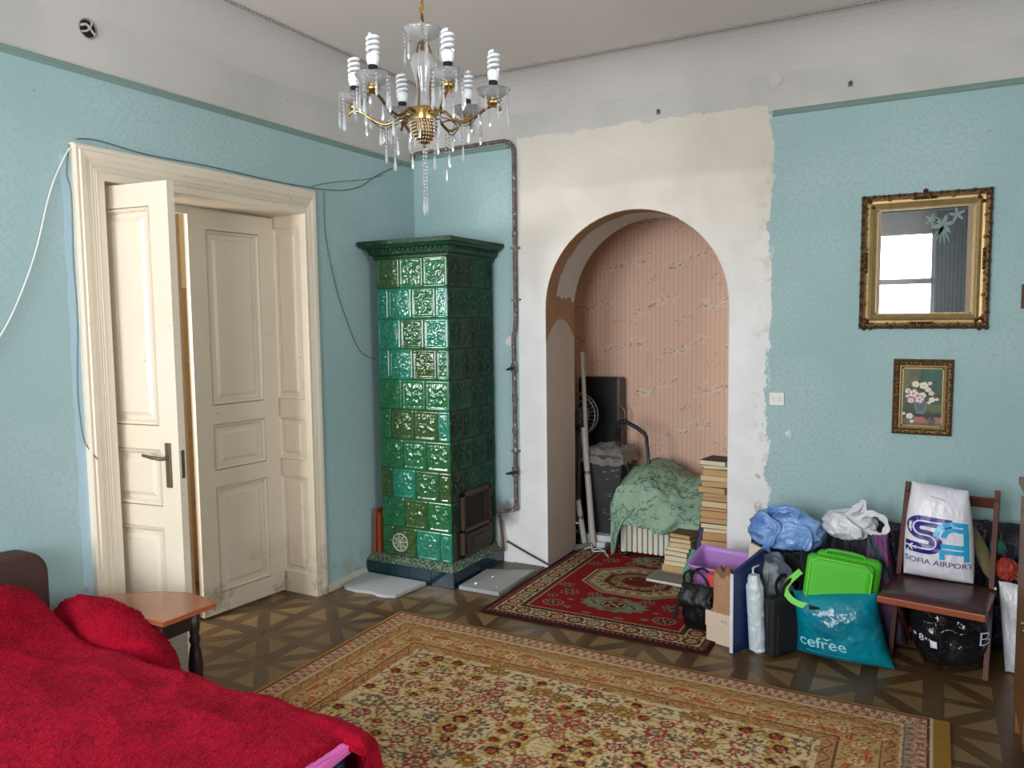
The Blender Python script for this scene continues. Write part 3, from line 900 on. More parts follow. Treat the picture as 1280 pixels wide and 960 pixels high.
for row in range(10):
    z = Z0 + RH * (9 - row + 0.5)
    even = row % 2 == 1
    seq = [0.5, 1, 1, 0.5] if even else [1, 1, 1]
    x = SX0
    for k, s_ in enumerate(seq):
        me = random.choice(full if s_ == 1 else half)
        if not (row == 9 and k == 99): place(me, x + TW * s_ / 2, SY0, z, 0, M_tile)
        x += TW * s_
    seq = [1, 1, 1] if even else [0.5, 1, 1, 0.5]
    y = SY0; TD = (SY1 - SY0) / 3
    for s_ in seq:
        yc = y + TD * s_ / 2
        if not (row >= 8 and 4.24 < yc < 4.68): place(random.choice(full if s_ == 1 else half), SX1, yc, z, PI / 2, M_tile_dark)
        y += TD * s_
# cornice: profile round the free sides
def stove_band(prof, name, mat, back=True):
    b = MB(); vs = []
    for d, z in prof:
        vs += [(SX0 - min(d, 0.10), SY1, z), (SX0 - min(d, 0.10), SY0 - d, z), (SX1 + d, SY0 - d, z), (SX1 + d, SY1 + 0.02, z)]
    n = len(prof)
    b.add(vs, [(k * 4 + s_, k * 4 + s_ + 1, k * 4 + s_ + 5, k * 4 + s_ + 4) for k in range(n - 1) for s_ in range(3)])
    b.add(vs[-4:], [(0, 1, 2, 3)])
    return b.build(name, mat, stove, -so, fix=False)
stove_band([(0.0, 2.115), (0.012, 2.125), (0.012, 2.14), (0.03, 2.15), (0.045, 2.185), (0.062, 2.192), (0.075, 2.205), (0.088, 2.212), (0.088, 2.236), (0.080, 2.240)], 'cornice', M_tile_dark)
for k in range(16):      # row of beads under the cornice edge, both free sides
    for p in ((SX0 + 0.02 + k * (SX1 - SX0) / 16, SY0 - 0.045, 2.180), (SX1 + 0.045, SY0 + 0.02 + k * (SY1 - SY0) / 16, 2.180)):
        b = MB(); b.lathe([(0.0001, -0.011), (0.009, -0.005), (0.010, 0), (0.009, 0.005), (0.0001, 0.011)], (0, 0, 0), 8)
        if k == 0 and p[0] < SX1: bead_me = b.mesh('cornice_bead')
        link('cornice_bead', bead_me, M_tile_dark, stove, Vector(p) - so)
# plinth of dark tiles with a speckled sloping top
PX0, PX1, PY0, PY1 = XL + 0.015, -2.662, 4.113, 4.775
for i in range(4):
    w = (PX1 - PX0) / 4
    b = MB(); b.box(PX0 + w * i + .001, PX0 + w * (i + 1) - .001, PY0, PY0 + 0.02, 0, 0.10, bev=0.003); b.build('plinth_tile', M_plinth, stove, -so)
    w = (PY1 - PY0 - 0.021) / 4
    b = MB(); b.box(PX1 - 0.02, PX1, PY0 + .021 + w * i + .001, PY0 + .021 + w * (i + 1) - .001, 0, 0.10, bev=0.003); b.build('plinth_tile', M_plinth, stove, -so)
b = MB(); b.box(PX0 + .004, PX1 - .021, PY0 + .021, PY1, 0, 0.095)
v4 = [(PX0, PY0 + .004, .099), (PX1 - .004, PY0 + .004, .099), (PX1 - .004, PY1, .099), (PX0, PY1, .099)]
v5 = [(SX0 - .07, SY0 - .004, .142), (SX1 + .004, SY0 - .004, .142), (SX1 + .004, SY1, .142), (SX0 - .07, SY1, .142)]
b.add(v4 + v5, [(0, 1, 5, 4), (1, 2, 6, 5), (2, 3, 7, 6), (3, 0, 4, 7), (4, 5, 6, 7)])
b.build('plinth_top', M_sandy, stove, -so)
# round soot vent in the bottom row
M_pale = simple('pale_crusted_iron', rgb(150, 158, 138), 0.7, vary=0.2, vscale=30)
b = MB(); c = (-3.125, SY0 - 0.004, 0.235)
b.lathe([(0.0625, 0.004), (0.066, -0.004), (0.060, -0.012), (0.052, -0.006), (0.052, 0.004)], c, 32, 'Y')
b.lathe([(0.013, -0.002), (0.013, -0.010), (0.0001, -0.013)], c, 16, 'Y')
for k in range(8):
    a = k * PI / 4 + 0.2; d = Vector((math.cos(a), 0, math.sin(a)))
    cc = Vector(c) + Vector((0, -0.006, 0)); b.bar(cc + d * 0.012, cc + d * 0.053, 0.010, 0.006, (0, 1, 0))
    e = a + PI / 8; p = cc + Vector((math.cos(e), 0, math.sin(e))) * 0.036; b.lathe([(0.0001, -.003), (0.008, 0), (0.0001, .003)], p, 8, 'Y')
b.build('vent_rosette', M_pale, stove, -so)
b = MB(); b.lathe([(0.0001, -0.001), (0.060, -0.001)], c, 24, 'Y'); b.build('vent_hole', M_gap, stove, -so)
# fire door on the side face
M_cast = simple('sooty_cast_iron', rgb(56, 48, 44), 0.55, 0.5, vary=0.5, vscale=18, bump=0.4, bscale=60)
M_rust = simple('rusty_iron', rgb(84, 62, 50), 0.65, 0.4, vary=0.35, vscale=25, bump=0.4, bscale=70)
X = SX1
b = MB(); y0, y1, z0, z1 = 4.285, 4.655, 0.15, 0.585
for a in ((y0, y0 + .028, z0, z1), (y1 - .028, y1, z0, z1), (y0, y1, z1 - .028, z1), (y0, y1, 0.315, 0.34), (y0, y1, z0, z0 + .02)):
    b.box(X - 0.02, X + 0.022, a[0], a[1], a[2], a[3], bev=0.003)
b.build('fire_door_frame', M_rust, stove, -so)
b = MB(); b.box(X - 0.012, X - 0.002, y0 - .045, y1 + .04, z0 - .01, z1 + .0); b.build('dark_recess_plate', M_gap, stove, -so)  # flat dark plate, its colour stands in for the shade inside the firebox
b = MB()   # fire door standing ajar, hinged at the far side
P = Matrix.Translation((X + .018, y1 - .03, 0)) @ Matrix.Rotation(math.radians(-28), 4, 'Z')
b.box(-.006, .006, -.30, 0, 0.345, 0.55, P)
for q in range(5): b.box(.006, .013, -.27 + q * .055, -.245 + q * .055, 0.37, 0.53, P)
b.box(.006, .012, -.28, -.02, 0.44, 0.46, P)
b.build('fire_door', M_cast, stove, -so)
b = MB(); P2 = Matrix.Translation((X + .020, 0, 0))
b.box(0, .010, y0 + .04, y1 - .04, .175, .305, P2, bev=.003); b.box(.010, .018, 4.40, 4.54, .205, .275, P2, bev=.004)
b.build('ash_door', M_cast, stove, -so)

# boards leaning between stove and wall
M_redwood = simple('reddish_board', rgb(142, 66, 34), 0.5, vary=0.15, vscale=6)
for k, (x, tilt, lab) in enumerate(((-3.335, 0.05, 'rust-brown board leaning left of the stove, nearest the wall'), (-3.298, 0.02, 'rust-brown board leaning left of the stove, touching its tiles'))):
    b = MB(); b.box(-.010, .010, -.10, .10, 0, 0.30 - 0.02 * k, bev=.002)
    o = b.build('board', M_redwood, None, (x, 4.26, 0.143), (0, tilt, 0)); tag(o, lab, 'board')

# grey slabs lying on the floor
M_slab = simple('grey_painted_slab', rgb(152, 154, 152), 0.6, vary=0.06, vscale=4)
M_slabw = simple('grey_white_slab', rgb(176, 178, 180), 0.5, vary=0.05, vscale=4)
b = MB()
pts = [(-3.30, 3.80), (-3.20, 3.785), (-3.08, 3.805), (-3.02, 3.785), (-2.95, 3.79), (-2.905, 3.815), (-2.90, 3.85), (-2.87, 4.10), (-3.345, 4.10), (-3.32, 3.84)]
b.prism([(x + 3.1, y - 3.95) for x, y in pts], 0.002, 0.022)
tag(b.build('scalloped_board', M_slabw, None, (-3.1, 3.95, 0)), 'pale grey board with scalloped edge flat on the floor left of the stove', 'board')
b = MB(); pts = [(-2.635, 4.125), (-2.345, 4.13), (-2.345, 4.62), (-2.645, 4.50)]
b.prism([(x + 2.5, y - 4.35) for x, y in pts], 0.002, 0.026)
t = b.build('stone_slab', M_slab, None, (-2.5, 4.35, 0))
tag(t, 'square grey slab flat on the floor right of the stove', 'slab')
b = MB(); b.prism([(-0.11, -.30), (.13, -.30), (.13, .16), (-.11, .16)], 0.001, 0.006)
tag(b.build('grey_sheet', simple('grey_felt', rgb(128, 122, 114), 0.9), None, (-2.475, 4.78 - .165 , 0)), 'grey mat strip on the floor between slab and white wall', 'mat')
for k, (x, y, s_, lab) in enumerate(((-2.545, 4.19, .011, 'crumpled paper scrap on the near end of the grey slab'), (-2.52, 4.36, .008, 'small paper scrap in the middle of the grey slab'), (-2.40, 4.20, .005, 'tiny paper scrap near the right corner of the grey slab'))):
    bm = bmesh.new(); bmesh.ops.create_icosphere(bm, subdivisions=2, radius=s_)
    for v in bm.verts: v.co *= 1 + 0.35 * mnoise.noise(v.co * 140 + Vector((k, 0, 0))); v.co.z = v.co.z * 0.7 + s_ * .7
    me = bpy.data.meshes.new('paper_scrap'); bm.to_mesh(me); bm.free()
    tag(link('paper_scrap', me, simple('white_scrap', rgb(225, 225, 222), 0.9), None, (x, y, 0.0265)), lab, 'scrap')

# ------------------------------------------------------------------ gas pipe on the back wall
_n = NT('brown_chipped_pipe', .55, .1); _n.color(_n.ramp(_n.noise(38, 5, rough=.65), [(.36, rgb(66, 52, 48)), (.50, rgb(108, 94, 88)), (.60, rgb(120, 104, 96)), (.66, rgb(206, 202, 194))])); _n.bump(_n.noise(80, 4), .3, .004); M_pipe = _n.m
gp = thing('gas_pipe', 'brown chipped gas pipe framing the green wall right of the stove', 'pipe', (-2.54, YB - 0.03, 0))
go = -Vector(gp.location); yp = YB - 0.028
b = MB()
path = [(-3.37, yp, 2.895), (-3.34, yp, 2.925), (-3.0, yp, 2.926), (-2.62, yp, 2.928)] + [(-2.62 + .085 * math.sin(a), yp, 2.843 + .085 * math.cos(a)) for a in np.linspace(0.2, PI / 2, 6)] + [(-2.535, yp, 1.72), (-2.54, yp, 1.66), (-2.555, yp, 1.60), (-2.553, yp, 1.50), (-2.55, yp, .44), (-2.55, yp, .40), (-2.575, yp, .385), (-2.72, yp, .36)]
b.tube(path, 0.0135, 10)
b.build('pipe_run', M_pipe, gp, go)
def valve(z, big, parent=gp):
    b = MB(); b.lathe([(0.014, -.035), (0.023, -.03), (0.023, -.012), (0.017, -.008), (0.017, .008), (0.023, .012), (0.023, .03), (0.014, .035)], (-2.552, yp, z), 10, smooth=False)
    b.tube([(-2.552, yp, z), (-2.552, yp - .05, z)], 0.012, 8)
    b.build('valve', M_pipe, parent, go)
    h = MB(); h.tube([(-2.552 - big, yp - .05, z - .01), (-2.552, yp - .052, z), (-2.552 + big, yp - .05, z + .012)], [0.006, 0.011, 0.007], 8)
    h.build('valve_handle', simple('black_iron', rgb(34, 30, 30), 0.5), parent, go)
valve(1.385, .03); valve(0.66, .045)
b = MB()
for z in (1.17, .95, 2.3, .402): b.lathe([(0.0136, -.018), (0.019, -.014), (0.019, .014), (0.0136, .018)], (-2.551 if z < 1.5 else -2.535, yp, z), 10, smooth=False)
b.build('pipe_socket', M_pipe, gp, go)
for z in (2.2, 1.85, 0.8):
    b = MB(); b.box(-2.58 if z < 1.5 else -2.565, -2.52 if z < 1.5 else -2.505, yp - .004, YB + .0, z, z + .012); b.build('pipe_clip', M_pipe, gp, go)
# short vertical pipe stub and rod by the stove foot
b = MB(); b.tube([(-2.69, 4.74, .345), (-2.67, 4.74, .30), (-2.645, 4.73, .17), (-2.64, 4.73, .09)], 0.010, 8)
tag(b.build('pipe_stub', simple('rust_brown_pipe', rgb(92, 60, 50), 0.6, vary=.3, vscale=30)), 'thin rust-brown pipe running down beside the stove foot', 'pipe')
b = MB(); b.lathe([(0.0001, 0), (.017, 0), (.017, .145), (.012, .155), (.010, .16), (.0001, .16)], (0, 0, 0), 10)
tag(b.build('white_tube', simple('dirty_white', rgb(188, 186, 180), 0.6, vary=.2), None, (-2.688, 4.755, .10)), 'short dirty-white tube standing on the plinth beside the stove', 'tube')
b = MB(); b.tube(spline([(-2.63, YB - .02, .155), (-2.5, YB - .014, .10), (-2.33, YB - .014, .035), (-2.30, YB - 0.012, .02)], 5), 0.0075, 7)
tag(b.build('metal_rod', simple('dark_rod_steel', rgb(70, 66, 68), 0.4, 0.4)), 'thin dark rod slanting down the white wall to the arch foot', 'rod')

# ------------------------------------------------------------------ wires, sockets, wall bits
M_wire_w = simple('white_wire', rgb(215, 215, 210), 0.5); M_wire_g = simple('grey_green_wire', rgb(88, 104, 100), 0.6)
def wire(pts, r, m, label, name='wire'):
    b = MB(); b.tube(spline(pts, 6), r * 0.68, 6); return tag(b.build(name, m), label, 'wire')
xw = XL + .012
wire([(xw, 2.215, 2.512), (xw, 2.17, 2.49), (xw, 2.10, 2.36), (xw, 2.055, 2.24), (xw, 2.01, 2.08), (xw, 1.965, 1.95), (xw, 1.89, 1.78), (xw, 1.82, 1.66), (xw, 1.70, 1.50)], .006, M_wire_w, 'white cord hanging from the top left casing corner across the green wall')
wire([(xw, 2.168, 2.505), (xw, 2.150, 2.38), (xw, 2.165, 2.28), (xw, 2.158, 2.0), (xw, 2.162, 1.75), (xw, 2.145, 1.45), (xw, 2.148, 1.30), (xw, 2.165, 1.18), (xw + .03, 2.20, 1.10)], .0035, M_wire_g, 'thin dark wire running down left of the door casing')
wire([(xw + .02, 2.19, 2.530), (xw + .01, 2.30, 2.545), (xw + .005, 2.55, 2.528), (xw, 2.9, 2.535), (xw, 3.4, 2.528), (xw, 3.70, 2.535), (xw, 3.80, 2.54), (xw, 3.98, 2.56), (xw, 4.16, 2.61), (xw, 4.30, 2.69), (xw, 4.45, 2.76), (xw, 4.62, 2.83)], .0045, M_wire_g, 'dark wire along the casing head that sags towards the corner pipe')
wire([(xw, 3.70, 2.545), (xw, 3.90, 2.60), (xw, 4.20, 2.66), (xw, 4.40, 2.72)], .003, M_wire_g, 'second thin wire above the sagging one right of the casing')
wire([(xw, 3.80, 2.53), (xw, 3.80, 2.30), (xw, 3.835, 2.12), (xw, 3.90, 1.90), (xw, 3.97, 1.75), (xw, 4.06, 1.58), (xw, 4.14, 1.50), (xw, 4.26, 1.46)], .0035, M_wire_g, 'thin wire drooping from the casing to the left side of the stove')

M_white_pl = simple('white_plastic', rgb(226, 224, 214), 0.4)
sk = thing('wall_socket', 'white double wall socket on the green wall beside the ragged plaster', 'socket', (-0.808, YB, 1.231))
b = MB(); b.box(-.042, .042, -.012, 0, -.037, .037, bev=.004); b.build('socket_plate', M_white_pl, sk)
b = MB()
for sx in (-.018, .018):
    b.lathe([(.0155, -.0122), (.0165, -.0145), (.0145, -.0145), (.0135, -.0125)], (sx, 0, 0), 16, 'Y')
b.build('socket_rim', M_white_pl, sk)
b = MB()
for sx in (-.018, .018):
    for q in (-.0055, .0055): b.lathe([(.0001, -.0128), (.0025, -.0128)], (sx, 0, q), 8, 'Y')
b.build('pin_holes', M_gap, sk)
b = MB(); b.lathe([(.049, 0), (.051, -.0025), (.048, -.004), (.046, -.0015), (.0001, -.0012)], (0, 0, 0), 24, 'Y')
tag(b.build('round_cover', simple('grey_cover', rgb(200, 196, 192), 0.75), None, (-.852, YB, 3.068)), 'round painted-over junction cover above the end of the green rail', 'cover')
for x, z, lab in ((-.444, 2.984, 'small bent nail hook on the grey wall right of the round cover'), (-1.534, 2.981, 'small nail hook on the grey wall above the arch')):
    b = MB(); b.tube([(0, 0, 0), (0, -.02, 0), (0.004, -.026, .012)], .004, 6); b.box(-.012, .012, -.003, 0, -.014, .014)
    tag(b.build('wall_hook', simple('dark_hook', rgb(110, 100, 96), 0.5, 0.5), None, (x, YB, z)), lab, 'hook')
jb = thing('junction_box', 'open round junction box with dark wires high on the left wall', 'junction box', (XL, 2.289, 3.036))
b = MB(); b.lathe([(.042, .001), (.045, .006), (.040, .007), (.038, .002)], (0, 0, 0), 24, 'X'); b.build('box_rim', simple('grey_rim', rgb(150, 146, 142), 0.6), jb)
b = MB(); b.lathe([(.0001, .0015), (.040, .0015)], (0, 0, 0), 20, 'X'); b.build('box_recess', M_gap, jb)
b = MB()
b.tube(spline([(.004, -.035, .005), (.012, -.01, .014), (.010, .012, -.004), (.006, .032, -.018)], 5), .006, 6)
b.tube(spline([(.004, -.03, -.02), (.012, -.005, -.010), (.010, .015, .020), (.004, .02, .034)], 5), .005, 6)
b.build('box_wires', simple('pale_wires', rgb(176, 170, 164), 0.6), jb)
# paint scars on the green wall
# ------------------------------------------------------------------ chandelier
CH = Vector((-1.636, 2.386, 0))
ch = thing('chandelier', 'six-arm brass and crystal chandelier hanging from the ceiling', 'chandelier', (CH.x, CH.y, ZC))
co = Vector((0, 0, -ZC))
M_brass = simple('polished_brass', rgb(184, 154, 98), 0.28, 1.0, vary=0.15, vscale=20)
M_brass_d = simple('tarnished_brass', rgb(120, 92, 58), 0.4, 0.9, vary=0.2, vscale=20)
def crystal(name, clear, milky):
    """faceted lead glass: mostly clear, part mirror, a little internal scatter"""
    m = glass(name, (1, 1, 1, 1), clear, 0.05); t = m.node_tree
    out = t.nodes['Material Output']; src = out.inputs[0].links[0].from_socket
    d = t.nodes.new('ShaderNodeBsdfTranslucent'); d.inputs[0].default_value = (.95, .97, 1, 1)
    d2 = t.nodes.new('ShaderNodeBsdfDiffuse'); d2.inputs[0].default_value = (.93, .95, .97, 1)
    dm = t.nodes.new('ShaderNodeMixShader'); t.links.new(d.outputs[0], dm.inputs[1]); t.links.new(d2.outputs[0], dm.inputs[2])
    mx = t.nodes.new('ShaderNodeMixShader'); mx.inputs[0].default_value = milky
    t.links.new(src, mx.inputs[1]); t.links.new(dm.outputs[0], mx.inputs[2]); t.links.new(mx.outputs[0], out.inputs[0])
    return m
M_cryst = crystal('clear_crystal', 0.74, 0.30)
M_cut = crystal('cut_crystal', 0.88, 0.22)
M_frost = crystal('pressed_glass', 0.86, 0.45)
M_cfl = simple('white_lamp_tube', rgb(226, 228, 230), 0.35, vary=0.01)
M_black = simple('black_socket', rgb(22, 22, 24), 0.5)
b = MB(); b.tube([(0, 0, 2.80), (0, 0, 2.9), (0, 0, 3.28)], .0045, 8)
for k in range(14):
    z = 2.78 + k * .037; n_ = 12
    pts = [(.008 * math.cos(a) * (k % 2), .008 * math.cos(a) * (1 - k % 2), z + .018 * math.sin(a)) for a in np.linspace(0, 2 * PI, n_, endpoint=False)]
    b.tube(pts, .0028, 6, closed=True)
b.build('suspension_chain', M_brass, ch, co)
b = MB(); b.lathe([(.0001, 3.33), (.06, 3.33), (.055, 3.31), (.02, 3.285), (.012, 3.27)], n=20); b.build('ceiling_rose', M_brass, ch, co)
# central stem of pressed glass and its crown dish
b = MB(); b.lathe([(.0001, 2.665), (.022, 2.665), (.038, 2.650), (.042, 2.625), (.034, 2.59), (.026, 2.56), (.019, 2.53), (.017, 2.50), (.022, 2.475), (.036, 2.462), (.040, 2.452), (.0001, 2.45)], n=20,
          fac=lambda a, z: 1 + 0.05 * math.cos(10 * a)); b.build('glass_stem', M_frost, ch, co)
b = MB(); b.lathe([(.012, 2.700), (.045, 2.712), (.066, 2.735), (.070, 2.745), (.066, 2.742), (.045, 2.720), (.012, 2.708)], n=24, fac=lambda a, z: 1 + 0.06 * math.cos(12 * a)); b.build('crown_dish', M_cut, ch, co)
b = MB()
b.tube([(0, 0, 2.45), (0, 0, 2.80)], .005, 8)
for q in range(3):
    a = q * 2 * PI / 3 + .4; c, s_ = math.cos(a), math.sin(a)
    b.tube(spline([(.012 * c, .012 * s_, 2.70), (.028 * c, .028 * s_, 2.67), (.030 * c, .030 * s_, 2.60), (.024 * c, .024 * s_, 2.52), (.03 * c, .03 * s_, 2.455)], 4), .003, 6)
b.build('stem_rods', M_brass_d, ch, co)
b = MB(); b.lathe([(.030, 2.470), (.050, 2.468), (.056, 2.455), (.050, 2.44), (.054, 2.425), (.048, 2.418), (.02, 2.415)], n=24, fac=lambda a, z: 1 + .04 * math.cos(18 * a)); b.build('brass_hub', M_brass, ch, co)
# net of beads: bowl
b = MB(); nb = 0
for j, z in enumerate(np.linspace(2.418, 2.352, 7)):
    r = .050 * math.cos((j / 7.0) * 1.25)
    m = max(6, int(2 * PI * r / .0095))
    for k in range(m):
        a = 2 * PI * (k + .5 * (j % 2)) / m
        b.lathe([(.0001, -.0045), (.0042, 0), (.0001, .0045)], (r * math.cos(a), r * math.sin(a), z), 6)
b.build('bead_bowl', simple('amber_beads', rgb(196, 176, 150), 0.1, 0.2, vary=.3, vscale=120, spec=.8), ch, co)['kind'] = 'stuff'
b = MB(); b.lathe([(.047, 2.415), (.044, 2.39), (.034, 2.365), (.016, 2.35), (.006, 2.342), (.0001, 2.338)], n=16); b.build('bowl', M_brass_d, ch, co)

def pendant_mesh(L, beads, chain=0.013):
    b = MB(); z = 0
    for k in range(beads):
        b.lathe([(.0001, 0), (.0048, -chain * .45), (.0001, -chain * .9)], (0, 0, z), 6, smooth=False); z -= chain
    b.lathe([(.0001, 0), (.0032, -.006), (.0038, -L * .35), (.0062, -L * .76), (.0034, -L * .93), (.0001, -L)], (0, 0, z), 6, smooth=False)
    return b.mesh('crystal_pendant')
PM = {k: pendant_mesh(*k) for k in ((.052, 2), (.055, 6), (.052, 10), (.048, 1), (.062, 4))}
def pendant(key, p):
    return link('crystal_pendant', PM[key], M_cryst, ch, Vector(p) + co, (0, 0, random.uniform(0, 3)))
RA = 0.252
spiral = []
for i in range(110):
    t = i / 109; a = t * 2 * PI * 3.8; r = .0175 * (1 - .0 * t)
    if t > .92: r *= 1 - (t - .92) / .08 * .55
    spiral.append((r * math.cos(a), r * math.sin(a), .040 + t * .066))
for k in range(6):
    # measured so that two bulbs are near, two far, one at either side
    a = math.radians(28.4 - 5) + k * PI / 3
    c, s_ = math.cos(a), math.sin(a)
    e = Vector((c * RA, s_ * RA, 0))
    arm = spline([(c * .045, s_ * .045, 2.447), (c * .075, s_ * .075, 2.455), (c * .10, s_ * .10, 2.435), (c * .14, s_ * .14, 2.418), (c * .185, s_ * .185, 2.435), (c * .225, s_ * .225, 2.462), (c * .252, s_ * .252, 2.470), (c * .272, s_ * .272, 2.462), (c * .274, s_ * .274, 2.452)], 5)
    b = MB(); b.tube(arm, .0052, 8); b.build('arm', M_brass if k % 2 else M_brass_d, ch, co)
    b = MB(); b.tube(spline([(c * .05, s_ * .05, 2.44), (c * .09 + .01, s_ * .09, 2.425), (c * .15, s_ * .15 + .008, 2.405), (c * .2, s_ * .2, 2.44), (c * .24, s_ * .24, 2.47), (c * .25, s_ * .25, 2.50)], 4), .0018, 5); b.build('arm_wire', M_black, ch, co)
    b = MB(); b.lathe([(.004, 2.468), (.016, 2.472), (.024, 2.480), (.022, 2.486), (.014, 2.490), (.018, 2.497), (.010, 2.502), (.0001, 2.502)], e, 20); b.build('drip_cup', M_brass, ch, co)
    b = MB(); b.lathe([(.012, 2.490), (.026, 2.494), (.044, 2.506), (.058, 2.524), (.060, 2.526), (.046, 2.512), (.026, 2.500), (.012, 2.497)], e, 32, fac=lambda a, z: 1 + .05 * math.cos(16 * a)); b.build('glass_dish', M_cut, ch, co)
    b = MB(); b.lathe([(.014, 2.502), (.0165, 2.562), (.0001, 2.562)], e, 14); bs = b.build('lamp_socket', M_black, ch, co)
    bulb = MB(); bulb.lathe([(.0135, 0), (.016, .002), (.0215, .022), (.022, .034), (.016, .041), (.0001, .041)], n=20)
    bulb.tube(spiral, 0.0056, 8)
    o = bulb.build('spiral_bulb', M_cfl, bs, Vector((e.x, e.y, 2.553)), (random.uniform(-.04, .04), random.uniform(-.04, .04), k * 1.3))
    for q in range(8):
        t_ = 2 * PI * q / 8 + k
        key = ((.062, 4), (.055, 6), (.052, 2), (.062, 4))[(q + k) % 4]
        pendant(key, (e.x + .055 * math.cos(t_), e.y + .055 * math.sin(t_), 2.520))
    m_ = Vector((c * .14, s_ * .14, 2.412))
    pendant((.055, 6), m_); pendant((.052, 2), m_ + Vector((.02 * c, .02 * s_, .008))); pendant((.052, 10) if k in (1, 4, 5) else (.048, 1), m_ + Vector((-.02, .01, 0)))
for q in range(6):
    t_ = q * PI / 3 + .3; pendant((.055, 2) if (.055, 2) in PM else (.062, 4), (.066 * math.cos(t_), .066 * math.sin(t_), 2.738))
for q in range(4):
    t_ = q * PI / 2 + .3; pendant((.052, 2), (.052 * math.cos(t_), .052 * math.sin(t_), 2.43))
for q in range(4):   # bottom tassel
    t_ = q * PI / 2; pm = pendant_mesh(.055, 15 + q % 2, .0125)
    link('crystal_pendant', pm, M_cryst, ch, Vector((.007 * math.cos(t_), .007 * math.sin(t_), 2.345)) + co)
b = MB(); b.lathe([(.0001, 2.350), (.006, 2.346), (.006, 2.335), (.0001, 2.33)], n=10); b.build('finial', M_brass_d, ch, co)
b = MB(); b.tube(spline([(.03, -.02, 2.352), (.06, -.05, 2.352), (.10, -.06, 2.385), (.16, -.08, 2.39), (.20, -.10, 2.365)], 5), .003, 6)
b.build('loose_wire', M_brass_d, ch, co)
# ------------------------------------------------------------------ rugs
def rug_object(name, cv, x0, y1, label, mat, h=0.012, shape=None):
    """canvas x runs to +X, canvas y runs from the far edge towards the viewer"""
    z = h + 0.0012 * vnoise(cv.X * 3, cv.Y * 3, 4, 3)
    px, py = x0 + cv.X, y1 - cv.Y
    if shape: px, py, z = shape(px, py, z)
    me = grid_mesh(name, np.stack([px, py, z], -1)[::-1], True, cv.c[::-1])
    o = link(name, me, mat); solid(o, h - 0.003, -1)
    tag(o, label, 'rug'); return o
M_pile = attr_mat('wool_pile', 0.95, 0.35, 260, 0.1)
x0, x1, y0, y1 = RUG1
W, H = x1 - x0, y1 - y0
c = Canvas(W, H, 0.0055, (200, 178, 134))
r = random.Random(3)
cream, gold, terra, red, maroon = (204, 184, 144), (172, 138, 86), (164, 92, 60), (150, 56, 52), (100, 44, 40)
gg, ochre, pink, navy = (110, 108, 84), (150, 116, 52), (178, 128, 98), (66, 60, 64)
LM = 0.10   # left margin of plain floor-side kilim is narrow; the right end has a wide ochre band
RE = 0.075
ex = lambda X: np.minimum(X - 0.02, W - RE - X)
d = np.minimum(ex(c.X), np.minimum(c.Y - 0.015, H - 0.02 - c.Y))
def band(a, b_, col): c.put((d >= a) & (d < b_), col)
band(-1, 0, (158, 122, 64))
band(0, 0.012, maroon); band(0.012, 0.085, (172, 138, 108)); band(0.085, 0.095, (96, 66, 52)); band(0.095, 0.104, cream)
band(0.104, 0.165, (170, 130, 84)); band(0.165, 0.172, (112, 66, 46)); band(0.172, 0.320, (178, 146, 94)); band(0.320, 0.328, (112, 66, 46)); band(0.328, 0.385, (168, 128, 82)); band(0.385, 0.395, (196, 176, 140))
# along-edge coordinate for border motifs
side = np.argmin(np.stack([ex(c.X) + 0 * c.X, c.Y - 0.015, H - 0.02 - c.Y]), 0)
s_ = np.where(side == 0, c.Y, c.X)
zz = np.abs(((s_ / 0.045) % 1) - 0.5) * 2
c.put((d > 0.016) & (d < 0.083) & (np.abs((d - 0.05) / 0.034 - (zz * 2 - 1)) < 0.30), (128, 68, 58))
c.put((d > 0.016) & (d < 0.083) & (np.abs((d - 0.05) / 0.034 + (zz * 2 - 1)) < 0.20), (206, 182, 156))
c.put((d > 0.02) & (d < 0.08) & (((s_ / 0.0225) % 1) < 0.18), (112, 76, 70), 0.5)
for lo, hi in ((0.108, 0.162), (0.332, 0.382)):
    mid = (lo + hi) / 2
    w2 = np.sin(s_ / 0.11 * 2 * PI) * 0.016
    c.put((np.abs(d - mid - w2) < 0.004) & (d > lo) & (d < hi), (120, 62, 46))
    cell = (s_ / 0.055) % 1; par = np.floor(s_ / 0.055) % 2
    m = (np.hypot((cell - 0.5) * 0.055, d - mid + w2 * 0.8) < 0.011)
    c.put(m & (par == 0), (150, 70, 52)); c.put(m & (par == 1), (126, 112, 74))
    c.put(np.hypot((cell - 0.5) * 0.055, d - mid + w2 * 0.8) < 0.004, (206, 176, 122))
